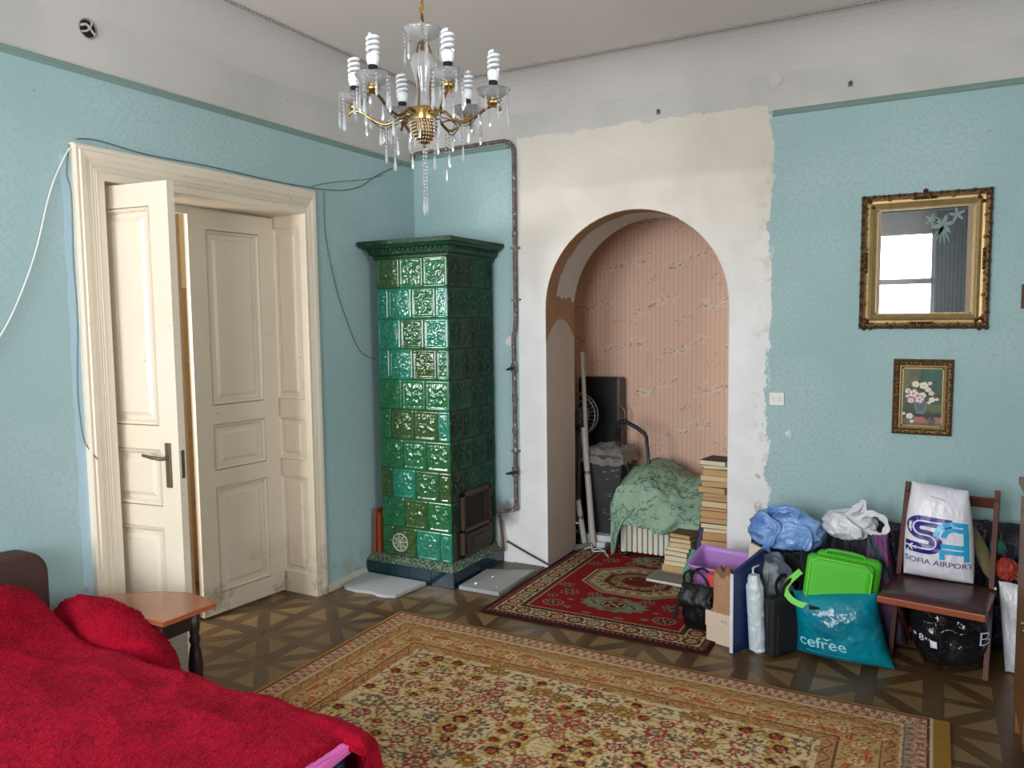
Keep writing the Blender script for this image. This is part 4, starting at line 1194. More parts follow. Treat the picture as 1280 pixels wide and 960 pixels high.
# main border: meandering terracotta vine with rosettes
p = 0.26; ph = s_ / p * 2 * PI
vine = 0.246 + 0.042 * np.sign(np.sin(ph)) * np.abs(np.sin(ph)) ** 0.5
c.put((np.abs(d - vine) < 0.013) & (d > 0.175) & (d < 0.318), (158, 70, 46)); c.put((np.abs(d - vine) < 0.004) & (d > 0.175) & (d < 0.318), (196, 120, 74))
def along():      # positions along all four sides (u along, distance in)
    for t in np.arange(0.30, W - 0.30, p / 2): yield ('x', t)
    for t in np.arange(0.30, H - 0.30, p / 2): yield ('y', t)
def put_border(kind, t, din, f):
    if kind == 'x':
        f(t, 0.015 + din); f(t, H - 0.02 - din)
    else:
        f(0.02 + din, t); f(W - RE - din, t)
for i, (kd, t) in enumerate(along()):
    sg = 1 if math.sin(t / p * 2 * PI) > 0 else -1
    def ros(x, y, t=t, i=i):
        c.blob(x, y, .040, .034, (186, 122, 78), 0, 8, .14); c.blob(x, y, .031, .026, cream, 0, 8, .14); c.blob(x, y, .019, .016, (168, 92, 60) if i % 2 else (134, 110, 66), 0, 6, .2); c.blob(x, y, .008, .008, (214, 190, 140))
    put_border(kd, t + p * .25, 0.246, ros)
    def bits(x, y, i=i):
        for q in range(7):
            a = q * .9 + i; rr = .052 + .012 * (q % 2)
            c.blob(x + rr * math.cos(a), y + rr * math.sin(a) * .8, .010, .006, ((142, 52, 44), (128, 110, 70), (110, 76, 58), (178, 140, 80))[(q + i) % 4], a)
    put_border(kd, t + p * .25, 0.246, bits)
# field
FX0, FX1, FY0, FY1 = 0.02 + .395, W - RE - .395, 0.015 + .395, H - .02 - .395
cxm, cym = (FX0 + FX1) / 2, (FY0 + FY1) / 2
def sym(x, y, f):
    for a in (1, -1):
        for b_ in (1, -1): f(cxm + a * (x - cxm), cym + b_ * (y - cym), a, b_)
for i in range(60):
    x, y = r.uniform(FX0, FX1), r.uniform(FY0, FY1)
    c.blob(x, y, r.uniform(.05, .12), r.uniform(.03, .08), (190, 164, 112), r.uniform(0, 3), a=.35)
def palmette(x, y, s=1.0, kind=0, rot=0.0):
    if kind == 0:      # red flower, grey eye
        c.blob(x, y, .062 * s, .050 * s, maroon, rot, 9, .16); c.blob(x, y, .055 * s, .044 * s, red, rot, 9, .16); c.blob(x, y, .033 * s, .026 * s, cream, rot, 7, .1); c.blob(x, y, .024 * s, .018 * s, gg, rot, 6, .1)
    elif kind == 1:    # ochre-brown blossom
        c.blob(x, y, .060 * s, .046 * s, (104, 62, 34), rot, 10, .12); c.blob(x, y, .052 * s, .040 * s, ochre, rot, 10, .14); c.blob(x, y, .030 * s, .022 * s, (116, 62, 34), rot, 6, .2); c.blob(x, y, .016 * s, .012 * s, (188, 150, 78), rot)
    elif kind == 2:    # dark crescent bloom with yellow petals
        c.blob(x, y, .058 * s, .050 * s, (176, 142, 74), rot, 7, .3); c.blob(x, y, .036 * s, .032 * s, (74, 34, 26), rot, 5, .1); c.blob(x, y + .006, .018 * s, .015 * s, (168, 60, 44), rot)
    elif kind == 3:    # ring of berries
        for q in range(6):
            a = q * PI / 3 + rot; col = gg if q % 2 else (96, 86, 84)
            c.blob(x + .036 * s * math.cos(a), y + .030 * s * math.sin(a), .016 * s, .012 * s, (70, 60, 50)); c.blob(x + .036 * s * math.cos(a), y + .030 * s * math.sin(a), .012 * s, .009 * s, col)
    elif kind == 4:    # open red ring
        c.blob(x, y, .060 * s, .050 * s, red, rot, 12, .1, inner=.66); c.blob(x, y, .030 * s, .024 * s, (158, 130, 82), rot, 5, .2); c.blob(x, y, .014 * s, .012 * s, gg)
# vines first
for i in range(34):
    x, y = r.uniform(FX0, cxm), r.uniform(FY0, cym); a = r.uniform(0, 6.28); pts = []
    for q in range(9):
        pts.append((x, y)); a += r.uniform(-.9, .9); x += .03 * math.cos(a); y += .026 * math.sin(a)
        x = min(max(x, FX0 + .02), cxm); y = min(max(y, FY0 + .02), cym)
    col = r.choice([(130, 62, 52), (118, 102, 66), (140, 84, 54), (124, 58, 60)])
    for a_ in (1, -1):
        for b_ in (1, -1): c.line([(cxm + a_ * (u - cxm), cym + b_ * (v - cym)) for u, v in pts], .007, col)
gx, gy = 0.112, 0.094
k = 0
for j in range(8):
    for i in range(13):
        x = FX0 + .05 + i * gx + (gx / 2 if j % 2 else 0) + r.uniform(-.02, .02); y = FY0 + .045 + j * gy + r.uniform(-.016, .016)
        if x > cxm + .03 or y > cym + .03: continue
        kd = r.choice([0, 0, 1, 2, 2, 3, 3, 3, 4]); sc = r.uniform(.55, 1.0); rt = r.uniform(-.5, .5)
        sym(x, y, lambda X_, Y_, a, b_, kd=kd, sc=sc, rt=rt: palmette(X_, Y_, sc, kd, rt * a * b_))
        for q in range(9):
            aa = r.uniform(0, 6.28); rr = r.uniform(.055, .085); lc = r.choice([(132, 58, 52), (112, 108, 72), (96, 66, 48), (164, 118, 62), (104, 92, 88), (168, 72, 60), (196, 178, 138)])
            sym(x + rr * math.cos(aa), y + rr * math.sin(aa), lambda X_, Y_, a, b_, aa=aa, lc=lc: c.blob(X_, Y_, .014, .0065, lc, aa * a * b_))
for i in range(1400):
    x, y = r.uniform(FX0, cxm), r.uniform(FY0, cym); lc = r.choice([(150, 120, 74), (128, 104, 68), (146, 84, 62), (200, 182, 140), (114, 98, 72)])
    sym(x, y, lambda X_, Y_, a, b_, lc=lc: c.blob(X_, Y_, .006, .0045, lc, a=.8))
for i in range(2600):
    t = r.uniform(0, W + H); din = r.choice([r.uniform(.178, .315)] * 2 + [r.uniform(.01, .39)]); lc = r.choice([(140, 62, 44), (118, 96, 60), (196, 166, 112), (122, 82, 56), (170, 110, 70)])
    kd = 'x' if r.random() < W / (W + H) else 'y'; t = r.uniform(.05, (W if kd == 'x' else H) - .05)
    put_border(kd, t, din, lambda X_, Y_, lc=lc: c.blob(X_, Y_, .006, .0045, lc, a=.75))
m = c.X > W - RE; c.put(m, (146, 108, 48)); c.put((c.X > W - RE) & (c.X < W - RE + .012), (186, 172, 150))
m = c.X > W - RE - 0.10                                            # grey chevrons at the right end
mm = m & (c.X < W - RE - 0.06) & (c.Y > .1) & (c.Y < H - .1); c.put(mm & ((((c.Y / 0.02) + (c.X / 0.04)) % 1) < .45), (124, 118, 108))
c.grain(.10)
rug_object('beige_rug', c, x0, y1, 'large beige floral rug with terracotta borders in front of the bed', M_pile)

# red rug in the arch
x0, x1, y0, y1 = RUG2; W, H = x1 - x0, y1 - y0
c = Canvas(W, H, 0.0045, (128, 26, 30))
blk, crm, grn, brn = (48, 26, 28), (176, 158, 118), (112, 120, 96), (104, 66, 48)
c.frame(-1, .022, (54, 22, 32)); c.frame(.022, .050, (84, 30, 34)); c.frame(.050, .058, blk); c.frame(.058, .168, crm); c.frame(.168, .176, blk); c.frame(.176, .202, (110, 60, 44)); c.frame(.202, .208, (168, 140, 96))
dd = np.minimum(np.minimum(c.X, W - c.X), np.minimum(c.Y, H - c.Y))
sd = np.where(np.minimum(c.X, W - c.X) < np.minimum(c.Y, H - c.Y), c.Y, c.X)
c.put((dd > .026) & (dd < .046) & ((sd / .03) % 1 < .4), (128, 92, 72)); c.put((dd > .180) & (dd < .199) & ((sd / .028) % 1 < .45), blk)
def bmed(x, y, k):
    col = [(146, 62, 54), brn, (120, 112, 84)][k % 3]
    c.octa(x, y, .046, .046, blk, .5); c.octa(x, y, .040, .040, col, .5); c.blob(x, y, .026, .026, crm, 0, 6, .25); c.blob(x, y, .015, .015, brn, 0, 4, .2); c.blob(x, y, .006, .006, crm)
k = 0; st = .113
for t in np.arange(.113, W - .10, (W - .226) / round((W - .226) / st)): bmed(t, .113, k); bmed(t, H - .113, k); k += 1
for t in np.arange(.113, H - .10, (H - .226) / round((H - .226) / st)): bmed(.113, t, k); bmed(W - .113, t, k); k += 1
for t in np.arange(.113 + st / 2, H - .1, (H - .226) / round((H - .226) / st)):
    for X_ in (.113, W - .113): c.blob(X_ - .034, t, .008, .010, blk); c.blob(X_ + .034, t, .008, .010, blk)
for t in np.arange(.113 + st / 2, W - .1, (W - .226) / round((W - .226) / st)):
    for Y_ in (.113, H - .113): c.blob(t, Y_ - .034, .010, .008, blk); c.blob(t, Y_ + .034, .010, .008, blk)
mx, my = W / 2, H / 2
def octs(cx, cy, seq):
    for rx, ry, col in seq: c.octa(cx, cy, rx, ry, col, .45)
octs(mx, my, [(.345, .285, crm), (.335, .275, blk), (.322, .264, crm), (.315, .258, (118, 92, 64)), (.30, .245, (168, 152, 112)), (.235, .185, blk), (.228, .178, (176, 150, 104)), (.220, .170, (88, 44, 40)), (.18, .135, (130, 104, 72)), (.11, .085, (96, 34, 34))])
r = random.Random(8)
for q in range(24):
    a = q / 24 * 2 * PI; X_, Y_ = mx + .268 * math.cos(a), my + .215 * math.sin(a)
    c.blob(X_, Y_, .020, .016, (blk, (84, 86, 60), (120, 40, 36))[q % 3], a, 5, .25); c.blob(X_, Y_, .008, .007, crm)
for q in range(60):
    X_, Y_ = mx + r.uniform(-.19, .19), my + r.uniform(-.14, .14); c.blob(X_, Y_, .010, .008, r.choice((blk, crm, (130, 44, 38), (92, 92, 66))), r.uniform(0, 3), 4, .3)
def teal(cy):
    c.blob(mx, cy, .205, .115, (96, 98, 78), 0, 14, .07); c.blob(mx, cy, .195, .107, grn, 0, 14, .07)
    c.octa(mx, cy, .078, .066, blk, .5); c.octa(mx, cy, .070, .058, (156, 124, 96), .5); c.octa(mx, cy, .060, .048, (92, 30, 32), .5)
    for q in range(8): a = q * PI / 4; c.blob(mx + .040 * math.cos(a), cy + .032 * math.sin(a), .012, .010, crm if q % 2 else blk, a, 4, .3)
    c.blob(mx, cy, .013, .011, crm, 0, 4, .3)
    for sx in (-1, 1):
        for q in range(5):
            a = q * 2 * PI / 5; c.blob(mx + sx * .125 + .026 * math.cos(a), cy + .020 * math.sin(a), .012, .009, blk if q % 2 else (150, 140, 108), a, 4, .3)
        c.blob(mx + sx * .125, cy, .010, .008, (130, 40, 38))
    for sy in (-1, 1): c.blob(mx, cy + sy * .085, .035, .010, (120, 50, 44), 0, 6, .2)
teal(my - .45); teal(my + .45)
def rosette(x, y, s=1.0):
    c.blob(x, y, .070 * s, .056 * s, (152, 116, 92), 0, 14, .08); c.blob(x, y, .060 * s, .047 * s, (96, 26, 28), 0, 14, .08)
    for q in range(8): a = q * PI / 4; c.blob(x + .036 * s * math.cos(a), y + .027 * s * math.sin(a), .016 * s, .008 * s, blk, a); c.blob(x + .040 * s * math.cos(a + .39), y + .030 * s * math.sin(a + .39), .007 * s, .005 * s, crm)
    c.blob(x, y, .014 * s, .012 * s, (150, 120, 92))
def spider(x, y, s=1.0):
    for q in range(8):
        a = q * PI / 4; c.blob(x + .042 * s * math.cos(a), y + .036 * s * math.sin(a), .024 * s, .010 * s, (92, 62, 52), a); c.blob(x + .055 * s * math.cos(a), y + .048 * s * math.sin(a), .009 * s, .007 * s, (150, 128, 92))
    c.blob(x, y, .032 * s, .026 * s, (116, 108, 82), 0, 6, .15); c.blob(x, y, .016 * s, .013 * s, (60, 32, 32), 0, 4, .2)
for sx in (-1, 1):
    for sy in (-1, 1):
        rosette(mx + sx * .345, my + sy * .57, .95); spider(mx + sx * .33, my + sy * .36, 1.0); rosette(mx + sx * .40, my + sy * .46, .5); spider(mx + sx * .40, my + sy * .24, .8)
        spider(mx + sx * .17, my + sy * .335, .75); c.blob(mx + sx * .24, my + sy * .60, .024, .018, (112, 108, 80), 0, 5, .3); c.blob(mx + sx * .10, my + sy * .64, .030, .014, (110, 104, 78), 0, 6, .3)
        c.blob(mx + sx * .27, my + sy * .48, .020, .008, (176, 110, 88), 0, 5, .3)
c.grain(.12)
def shape2(px, py, z):       # the right border rides up the right jamb of the arch
    k = np.clip((py - 4.70) / 0.08, 0, 1); lim = AX1 - 0.012
    over = np.clip(px - lim, 0, None) * k
    return px - over, py, z + over * 0.9
rug_object('red_rug', c, x0, y1, 'red medallion rug with cream border lying in the arched opening', attr_mat('red_wool_pile', .95, .3, 260, .1), shape=shape2)
# ------------------------------------------------------------------ pictures on the back wall
M_gilt = simple('aged_gilt', rgb(164, 140, 96), 0.42, 0.6, vary=0.25, vscale=30, bump=0.3, bscale=90)
M_gilt_dark = simple('brown_gilt_ornament', rgb(104, 74, 46), 0.45, 0.6, vary=0.45, vscale=40, bump=0.5, bscale=110)
def frame_sweep(W, H, prof):
    """profile (d inward from the outer edge, h out of the wall) swept round a W x H frame in the xz plane, facing -y"""
    b = MB(); vs = []
    for d, h in prof:
        vs += [(-W / 2 + d, -h, -H / 2 + d), (W / 2 - d, -h, -H / 2 + d), (W / 2 - d, -h, H / 2 - d), (-W / 2 + d, -h, H / 2 - d)]
    for k in range(len(prof) - 1):
        for i in range(4): b.add([vs[k * 4 + i], vs[k * 4 + (i + 1) % 4], vs[k * 4 + 4 + (i + 1) % 4], vs[k * 4 + 4 + i]], [(0, 1, 2, 3)])
    return b
def ornaments(b, W, H, d, step, r, h, amp=1.0):
    """scrolled leaf knobs running round the frame"""
    k = 0
    for side in range(4):
        L = W if side % 2 == 0 else H
        n = max(2, int((L - 2 * d) / step))
        for i in range(n + 1):
            t = -L / 2 + d + (L - 2 * d) * i / n
            x, z = ((t, -H / 2 + d), (W / 2 - d, t), (-t, H / 2 - d), (-W / 2 + d, -t))[side]
            s_ = 1 + .35 * math.sin(k * 2.3) * amp; k += 1
            b.lathe([(.0001, -h * s_), (r * .55 * s_, -h * .8), (r * s_, -h * .3), (r * 1.05 * s_, .002)], (x, -0.010, z), 7, 'Y')
def frame(name, label, cat, x, z, W, H, big, tilt=0.0, lean=0.0):
    t = thing(name, label, cat, (x, YB, z)); t.rotation_euler = (lean, tilt, 0)
    fw = .085 if big else .050
    if big:
        prof = [(0, .0), (.004, .020), (.014, .030), (.026, .026), (.034, .016), (.046, .014), (.060, .022), (.068, .018), (.074, .014), (.085, .010), (.085, .004)]
    else:
        prof = [(0, .0), (.003, .020), (.012, .026), (.026, .022), (.034, .012), (.040, .014), (.050, .008), (.050, .004)]
    frame_sweep(W, H, prof[3 if big else 4:]).build('gilt_moulding', M_gilt, t)
    frame_sweep(W, H, prof[:4 if big else 5]).build('outer_moulding', M_gilt_dark, t)
    b = MB(); ornaments(b, W, H, .012, .024 if big else .018, .011 if big else .008, .030 if big else .026)
    b.build('carved_border', M_gilt_dark, t)['kind'] = 'stuff'
    b = MB(); ornaments(b, W, H, .028 if big else .020, .036 if big else .022, .0075, .028 if big else .024, 2)
    b.build('gilt_scrolls', M_gilt, t)['kind'] = 'stuff'
    if big:
        for sx in (-1, 1):
            for sz in (-1, 1):
                b = MB()
                for q in range(7):
                    a = q * .9; rr = .010 + .005 * q
                    b.lathe([(.0001, -.020), (.008, -.014), (.011, .0)], (sx * (W / 2 - .035) + rr * math.cos(a), -.014, sz * (H / 2 - .035) + rr * math.sin(a)), 7, 'Y')
                b.build('corner_scroll', M_gilt_dark, t)
        for sx, sz in ((0, 1), (0, -1), (1, 0), (-1, 0)):
            b = MB()
            for q in range(-3, 4):
                b.lathe([(.0001, -.022), (.009, -.014), (.012, 0)], (sx * (W / 2 - .03) + (q * .016 if sz else 0), -.012, sz * (H / 2 - .03) + (q * .016 if sx else 0)), 7, 'Y')
            b.build('centre_scroll', M_gilt_dark, t)
        b = MB(); b.lathe([(.0001, -.02), (.012, -.01), (.014, .01)], (0, -.006, H / 2 + .006), 8, 'Y'); b.build('crest_knob', M_gilt_dark, t)
    # bead sight edge
    b = MB(); n = int((W - 2 * fw) / .009)
    for i in range(n + 1):
        u = -W / 2 + fw + (W - 2 * fw) * i / n
        for zz in (-H / 2 + fw, H / 2 - fw): b.box(u - .003, u + .003, -.013, -.006, zz - .003, zz + .003)
    n = int((H - 2 * fw) / .009)
    for i in range(n + 1):
        u = -H / 2 + fw + (H - 2 * fw) * i / n
        for xx in (-W / 2 + fw, W / 2 - fw): b.box(xx - .003, xx + .003, -.013, -.006, u - .003, u + .003)
    b.build('bead_edge', M_gilt, t)['kind'] = 'stuff'
    return t, fw

# large gilt frame: dark flower picture behind strongly reflecting glass
W, H = .622, .728
t, fw = frame('gilt_frame', 'large ornate gilt frame whose glass mirrors the bright window', 'picture', -.063, 2.001, W, H, True, tilt=0.004, lean=0.0)
def mirror_glass():
    m = bpy.data.materials.new('reflecting_picture_glass'); m.use_nodes = True; tt = m.node_tree
    p = tt.nodes['Principled BSDF']; out = tt.nodes['Material Output']
    p.inputs['Base Color'].default_value = rgb(40, 56, 58); p.inputs['Roughness'].default_value = .3
    g = tt.nodes.new('ShaderNodeBsdfGlossy'); g.inputs[1].default_value = .01; g.inputs[0].default_value = (.85, .9, .95, 1)
    mx = tt.nodes.new('ShaderNodeMixShader'); mx.inputs[0].default_value = .55
    tt.links.new(p.outputs[0], mx.inputs[1]); tt.links.new(g.outputs[0], mx.inputs[2]); tt.links.new(mx.outputs[0], out.inputs[0])
    return m
b = MB(); b.box(-W / 2 + fw - .002, W / 2 - fw + .002, -.006, -.002, -H / 2 + fw - .002, H / 2 - fw + .002); b.build('glass', mirror_glass(), t)
iw, ih = W / 2 - fw, H / 2 - fw
M_tanb = simple('tan_inner_border', rgb(150, 126, 98), .5)
for x0, x1 in ((-iw, -iw + .018), (iw - .026, iw)):
    b = MB(); b.box(x0, x1, -.0075, -.0062, -ih, ih); b.build('tan_border', M_tanb, t)
M_lily = simple('etched_lily', rgb(112, 132, 126), .5, vary=.2)
def petal(cx_, cz, L, w, a):
    pts = []
    for k in range(9):
        s_ = k / 8; ww = w * math.sin(PI * s_) ** .7
        pts.append((s_ * L, ww))
    ring = [(u, v) for u, v in pts] + [(u, -v) for u, v in pts[::-1][1:-1]]
    ca, sa = math.cos(a), math.sin(a)
    vs = [(cx_ + u * ca - v * sa, -.0066, cz + u * sa + v * ca) for u, v in ring]
    b.add(vs, [tuple(range(len(vs)))])
for fx, fz, s_, n_, a0 in ((.085, .185, 1.0, 6, .2), (.15, .235, .7, 5, .5), (.03, .215, .6, 5, 1.2), (-.10, .165, .35, 3, 1.2), (-.155, .15, .3, 3, .9)):
    b = MB()
    for q in range(n_): petal(fx, fz, .058 * s_, .0105 * s_, a0 + q * 2 * PI / n_)
    if s_ == 1.0:
        for q in range(5): petal(.085, .18, .10, .004, -1.2 - q * .25)
    b.build('etched_flower', M_lily, t)

# small oil painting of roses
W, H = .292, .414
t, fw = frame('oil_painting', 'small oil painting of white and pink roses in brown and gold frame', 'picture', -.050, 1.267, W, H, False, tilt=.006)
w_, h_ = W - 2 * fw + .004, H - 2 * fw + .004
c = Canvas(w_, h_, .0013, (44, 72, 56))
c.put(c.Y < .30 * h_, (58, 60, 44))
nz = vnoise(c.X * 22, c.Y * 14, 9, 3)
c.put((c.Y > .62 * h_) & (c.X < .45 * w_), (112, 104, 58), .7); c.put((c.Y > .62 * h_) & (c.X >= .45 * w_), (22, 84, 68), .8)
c.put((c.X > .55 * w_) & (c.Y > .38 * h_) & (c.Y < .62 * h_), (64, 74, 62)); c.put((c.X > .55 * w_) & (c.Y > .25 * h_) & (c.Y < .38 * h_), (96, 108, 52), .7)
c.put(c.Y < .13 * h_, (96, 92, 64)); c.put((c.X > .3 * w_) & (c.Y > .06 * h_) & (c.Y < .16 * h_) & (nz > -.35), (164, 96, 92)); c.put((c.Y > .16 * h_) & (c.Y < .21 * h_), (30, 44, 42))
c.put(nz > .35, (70, 96, 66), .4); c.put(nz < -.4, (26, 50, 40), .4)
r = random.Random(2)
P_ = lambda u, v: (u * w_, v * h_)
for q in range(60): u, v = r.gauss(.45, .2), r.gauss(.58, .10); c.blob(*P_(u, v), .012, .005, r.choice(((30, 62, 40), (50, 88, 54), (24, 48, 36))), r.uniform(0, 3))
c.put((np.abs(c.X - .46 * w_) < .105 * w_ + .25 * (c.Y - .24 * h_)) & (c.Y > .22 * h_) & (c.Y < .42 * h_) , (104, 116, 124))
c.put((np.abs(c.X - .46 * w_) < .07 * w_ + .25 * (c.Y - .24 * h_)) & (c.Y > .25 * h_) & (c.Y < .40 * h_) , (84, 92, 104))
def rose(u, v, s_, pinkish):
    x, y = P_(u, v); a = (196, 150, 162) if pinkish else (214, 208, 178); d = (150, 96, 112) if pinkish else (168, 156, 116)
    c.blob(x, y, .020 * s_, .018 * s_, d, 0, 5, .08); c.blob(x, y, .0185 * s_, .0165 * s_, a, 0, 5, .08)
    for q in range(5): an = q * 1.26 + u * 9; c.blob(x + .010 * s_ * math.cos(an), y + .009 * s_ * math.sin(an), .006 * s_, .004 * s_, (232, 222, 212), an)
    c.blob(x, y, .005 * s_, .004 * s_, d)
for u, v, s_, pk in ((.33, .72, .95, 0), (.53, .70, 1.1, 0), (.68, .74, .6, 1), (.15, .60, .8, 0), (.28, .56, 1.35, 1), (.50, .53, .95, 0), (.64, .63, .75, 0), (.72, .57, .75, 1), (.13, .51, .5, 1), (.22, .44, .9, 1), (.43, .46, 1.2, 1), (.74, .46, .8, 0), (.86, .47, .45, 0), (.67, .41, .45, 0), (.20, .17, .9, 0), (.05, .21, .45, 0), (.26, .08, .5, 0)): rose(u, v, s_, pk)
c.grain(.08)
P = np.stack([c.X - w_ / 2, np.full_like(c.X, -.007), c.Y - h_ / 2], -1)
o = link('canvas', grid_mesh('canvas', P, True, c.c), attr_mat('oil_paint', .45, .15, 200, .4), t)
b = MB(); b.box(-w_ / 2, w_ / 2, -.006, -.001, -h_ / 2, h_ / 2); b.build('backing', M_brown, t)
# third picture, only its left edge reaches into view
t = thing('brown_frame', 'brown picture frame cut off by the right edge of the photo', 'picture', (.535, YB, 1.80))
frame_sweep(.30, .125, [(0, 0), (.004, .018), (.014, .024), (.024, .014), (.026, .004)]).build('moulding', M_gilt_dark, t)
b = MB(); b.box(-.13, .13, -.006, -.001, -.045, .045); b.build('print', simple('dull_print', rgb(120, 96, 80), .5), t)
# ------------------------------------------------------------------ bed with crimson blanket
BX0, BX1, BY0, BY1, BZ = -3.22, -1.50, .42, 1.70, .485
bed = thing('bed', 'bed with brown upholstered headboard against the green wall', 'bed', (-2.3, 1.13, 0))
bo = -Vector(bed.location)
M_head = simple('brown_upholstery', rgb(70, 46, 38), .95, vary=.25, vscale=14, bump=.4, bscale=180, Sheen_Weight=.0)
b = MB(); pts = []
for k in range(9): a = PI / 2 * k / 8; pts.append((1.80 + .10 * math.sin(a), .685 + .075 * math.cos(a)))
prof = [(.40, .0), (.40, .79), (1.2, .81), (1.7, .792)] + [(1.80 + .10 * math.sin(PI / 2 * k / 8), .68 + .105 * math.cos(PI / 2 * k / 8)) for k in range(9)] + [(1.90, 0)]
n = len(prof)
vs = [(-3.365, y, z) for y, z in prof] + [(-3.245, y, z) for y, z in prof]
b.add(vs, [tuple(range(n))[::-1], tuple(range(n, 2 * n))] + [(i, (i + 1) % n, n + (i + 1) % n, n + i) for i in range(n)])
o = b.build('headboard', M_head, bed, bo); m = o.modifiers.new('b', 'BEVEL'); m.width = .022; m.segments = 3; m.limit_method = 'ANGLE'
b = MB(); b.box(BX0, BX1, BY0, BY1, .08, .27, bev=.01); b.build('bed_box', M_head, bed, bo)
M_mat = simple('white_mattress_ticking', rgb(214, 208, 206), .85, vary=.05)
b = MB(); b.box(BX0, BX1, BY0, BY1, .27, .475, bev=.04); b.build('mattress', M_mat, bed, bo)
for x in (BX0 + .08, BX1 - .08):
    for y in (BY0 + .08, BY1 - .08):
        b = MB(); b.box(x - .03, x + .03, y - .03, y + .03, 0, .08); b.build('leg', M_brown, bed, bo)
# pink sheet and dark leaf duvet showing at the foot under the blanket
M_sheet = simple('pink_sheet', rgb(206, 96, 168), .8, vary=.10, vscale=9)
def foot_cloth(name, y0, y1, ztop, zbot, off, mat, label, cat, wob, seed):
    nu, nv = 60, 34
    U, V = np.meshgrid(np.linspace(0, 1, nu), np.linspace(0, 1, nv))
    y = y0 + (y1 - y0) * U
    s_ = V * .42                     # arc length from the top inwards, over the edge and down
    x = np.where(s_ < .22, BX1 - .20 + s_, BX1 + .02 + off); z = np.where(s_ < .22, ztop, ztop - (s_ - .22) * (ztop - zbot) / .20)
    k = np.clip((s_ - .16) / .09, 0, 1); x = np.where((s_ >= .16) & (s_ < .25), BX1 - .04 + (.06 + off) * np.sin(k * PI / 2), x); z = np.where((s_ >= .16) & (s_ < .25), ztop - .03 * (1 - np.cos(k * PI / 2)), z)
    w = vnoise(U * 6, V * 3, seed, 3) * wob
    x = x + w * np.clip(s_ / .2, 0, 1); z = z + w * .4
    o = link(name, grid_mesh(name, np.stack([x, y, z], -1)), mat); solid(o, .006); subsurf(o); return tag(o, label, cat)
foot_cloth('sheet', .55, 1.735, .477, .440, -.006, M_sheet, 'pink sheet showing under the blanket hem at the foot of the bed', 'sheet', .014, 21)
def leaf_mat():
    n = NT('dark_teal_leaf_print', .8, 0, .2)
    w = n.voro(16, n.scale(n.pos(), (1, 1.0, 2.4)), 'DISTANCE_TO_EDGE'); nz = n.noise(26, 4)
    c = n.ramp(nz, [(0.40, rgb(14, 22, 44)), (0.5, rgb(22, 70, 84)), (0.58, rgb(80, 160, 168)), (0.66, rgb(190, 220, 226))])
    c = n.mix(n.step(w, .10, .02), rgb(16, 20, 44), c); n.color(c); return n.m
foot_cloth('duvet', .55, 1.70, .470, .12, -.008, leaf_mat(), 'dark teal leaf-print duvet peeping out under the pink sheet', 'duvet', .02, 5)

# blanket: long pile crimson plush
def plush():
    n = NT('crimson_plush', .95, 0, .1)
    a = n.noise(7, 6, rough=.65); f = n.noise(170, 3, n.scale(n.pos(), (1, .55, 1)))
    c = n.mix(n.step(a, .3, .72), rgb(112, 0, 18), rgb(152, 5, 30))
    c = n.mix(n.op('MULTIPLY', n.step(f, .45, .75), .5), c, rgb(176, 24, 58))
    n.color(c)
    n.bump(n.op('ADD', n.op('MULTIPLY', f, 1.0), n.op('MULTIPLY', n.noise(60, 5), 1.2)), .7, .010)
    n.set(Sheen_Weight=.35, Sheen_Roughness=.5, Sheen_Tint=rgb(220, 50, 80))
    return n.m
M_plush = plush()
nu, nv = 300, 240
U, V = np.meshgrid(np.linspace(0, 1, nu), np.linspace(0, 1, nv))
# U: head to foot; V: from the viewer's side across the bed and down its far side
X = -3.235 + (BX1 + .045 + 3.235) * U
edge = 1.735 - .0 * U                             # far edge of the top
s_ = .38 + V * (2.20 - .38)                       # distance across in y, then down
top = s_ <= edge
Y = np.where(top, s_, edge + .06 * np.sin(np.clip((s_ - edge) / .10, 0, 1) * PI / 2))
Z = np.full_like(X, BZ + .025)
drop = np.clip(s_ - edge, 0, None)
Z = Z - np.where(drop < .10, .05 * (1 - np.cos(np.clip(drop / .10, 0, 1) * PI / 2)), .05 + (drop - .10) * 1.9)
# pillows under the blanket at the head
g = lambda x, y, cx_, cy_, sx, sy: np.exp(-((x - cx_) / sx) ** 2 - ((y - cy_) / sy) ** 2)
ontop = np.clip(1 - drop / .08, 0, 1)
Z += ontop * (.200 * g(X, Y, -3.12, 1.54, .20, .34) + .12 * g(X, Y, -3.12, .9, .24, .5) + .035 * g(X, Y, -2.6, 1.2, .5, .5))
# long soft folds running down the bed
fold = vnoise(X * 1.5 + Y * 1.1, Y * 2.6 - X * .7, 31, 3)
rid = 1 - np.abs(vnoise(X * 1.5 + Y * 2.2, Y * 2.0 - X * 1.2, 8, 3)) * 2
Z += ontop * (.022 * fold + .012 * np.clip(rid, 0, 1) ** 2)
Y += (1 - ontop) * .02 * np.sin(X * 17 + 2) + .01 * fold
Z += .002 * vnoise(X * 38, Y * 38, 3, 3) + .0025 * vnoise(X * 90, Y * 60, 13, 2)
# the far corner at the foot is rounded and falls away
cr_ = np.clip((X - (BX1 - .22)) / .265, 0, 1); cy2 = np.clip((Y - 1.55) / .26, 0, 1)
Z -= .035 * cr_ ** 2 * cy2 ** 1.5 + .006 * cr_ ** 2
Z = np.maximum(Z, .03)
X = X - .062 * np.clip((1.725 - Y) / .03, 0, 1) * np.clip((X - (BX1 - .3)) / .3, 0, 1)
P = np.stack([X, Y, Z], -1)
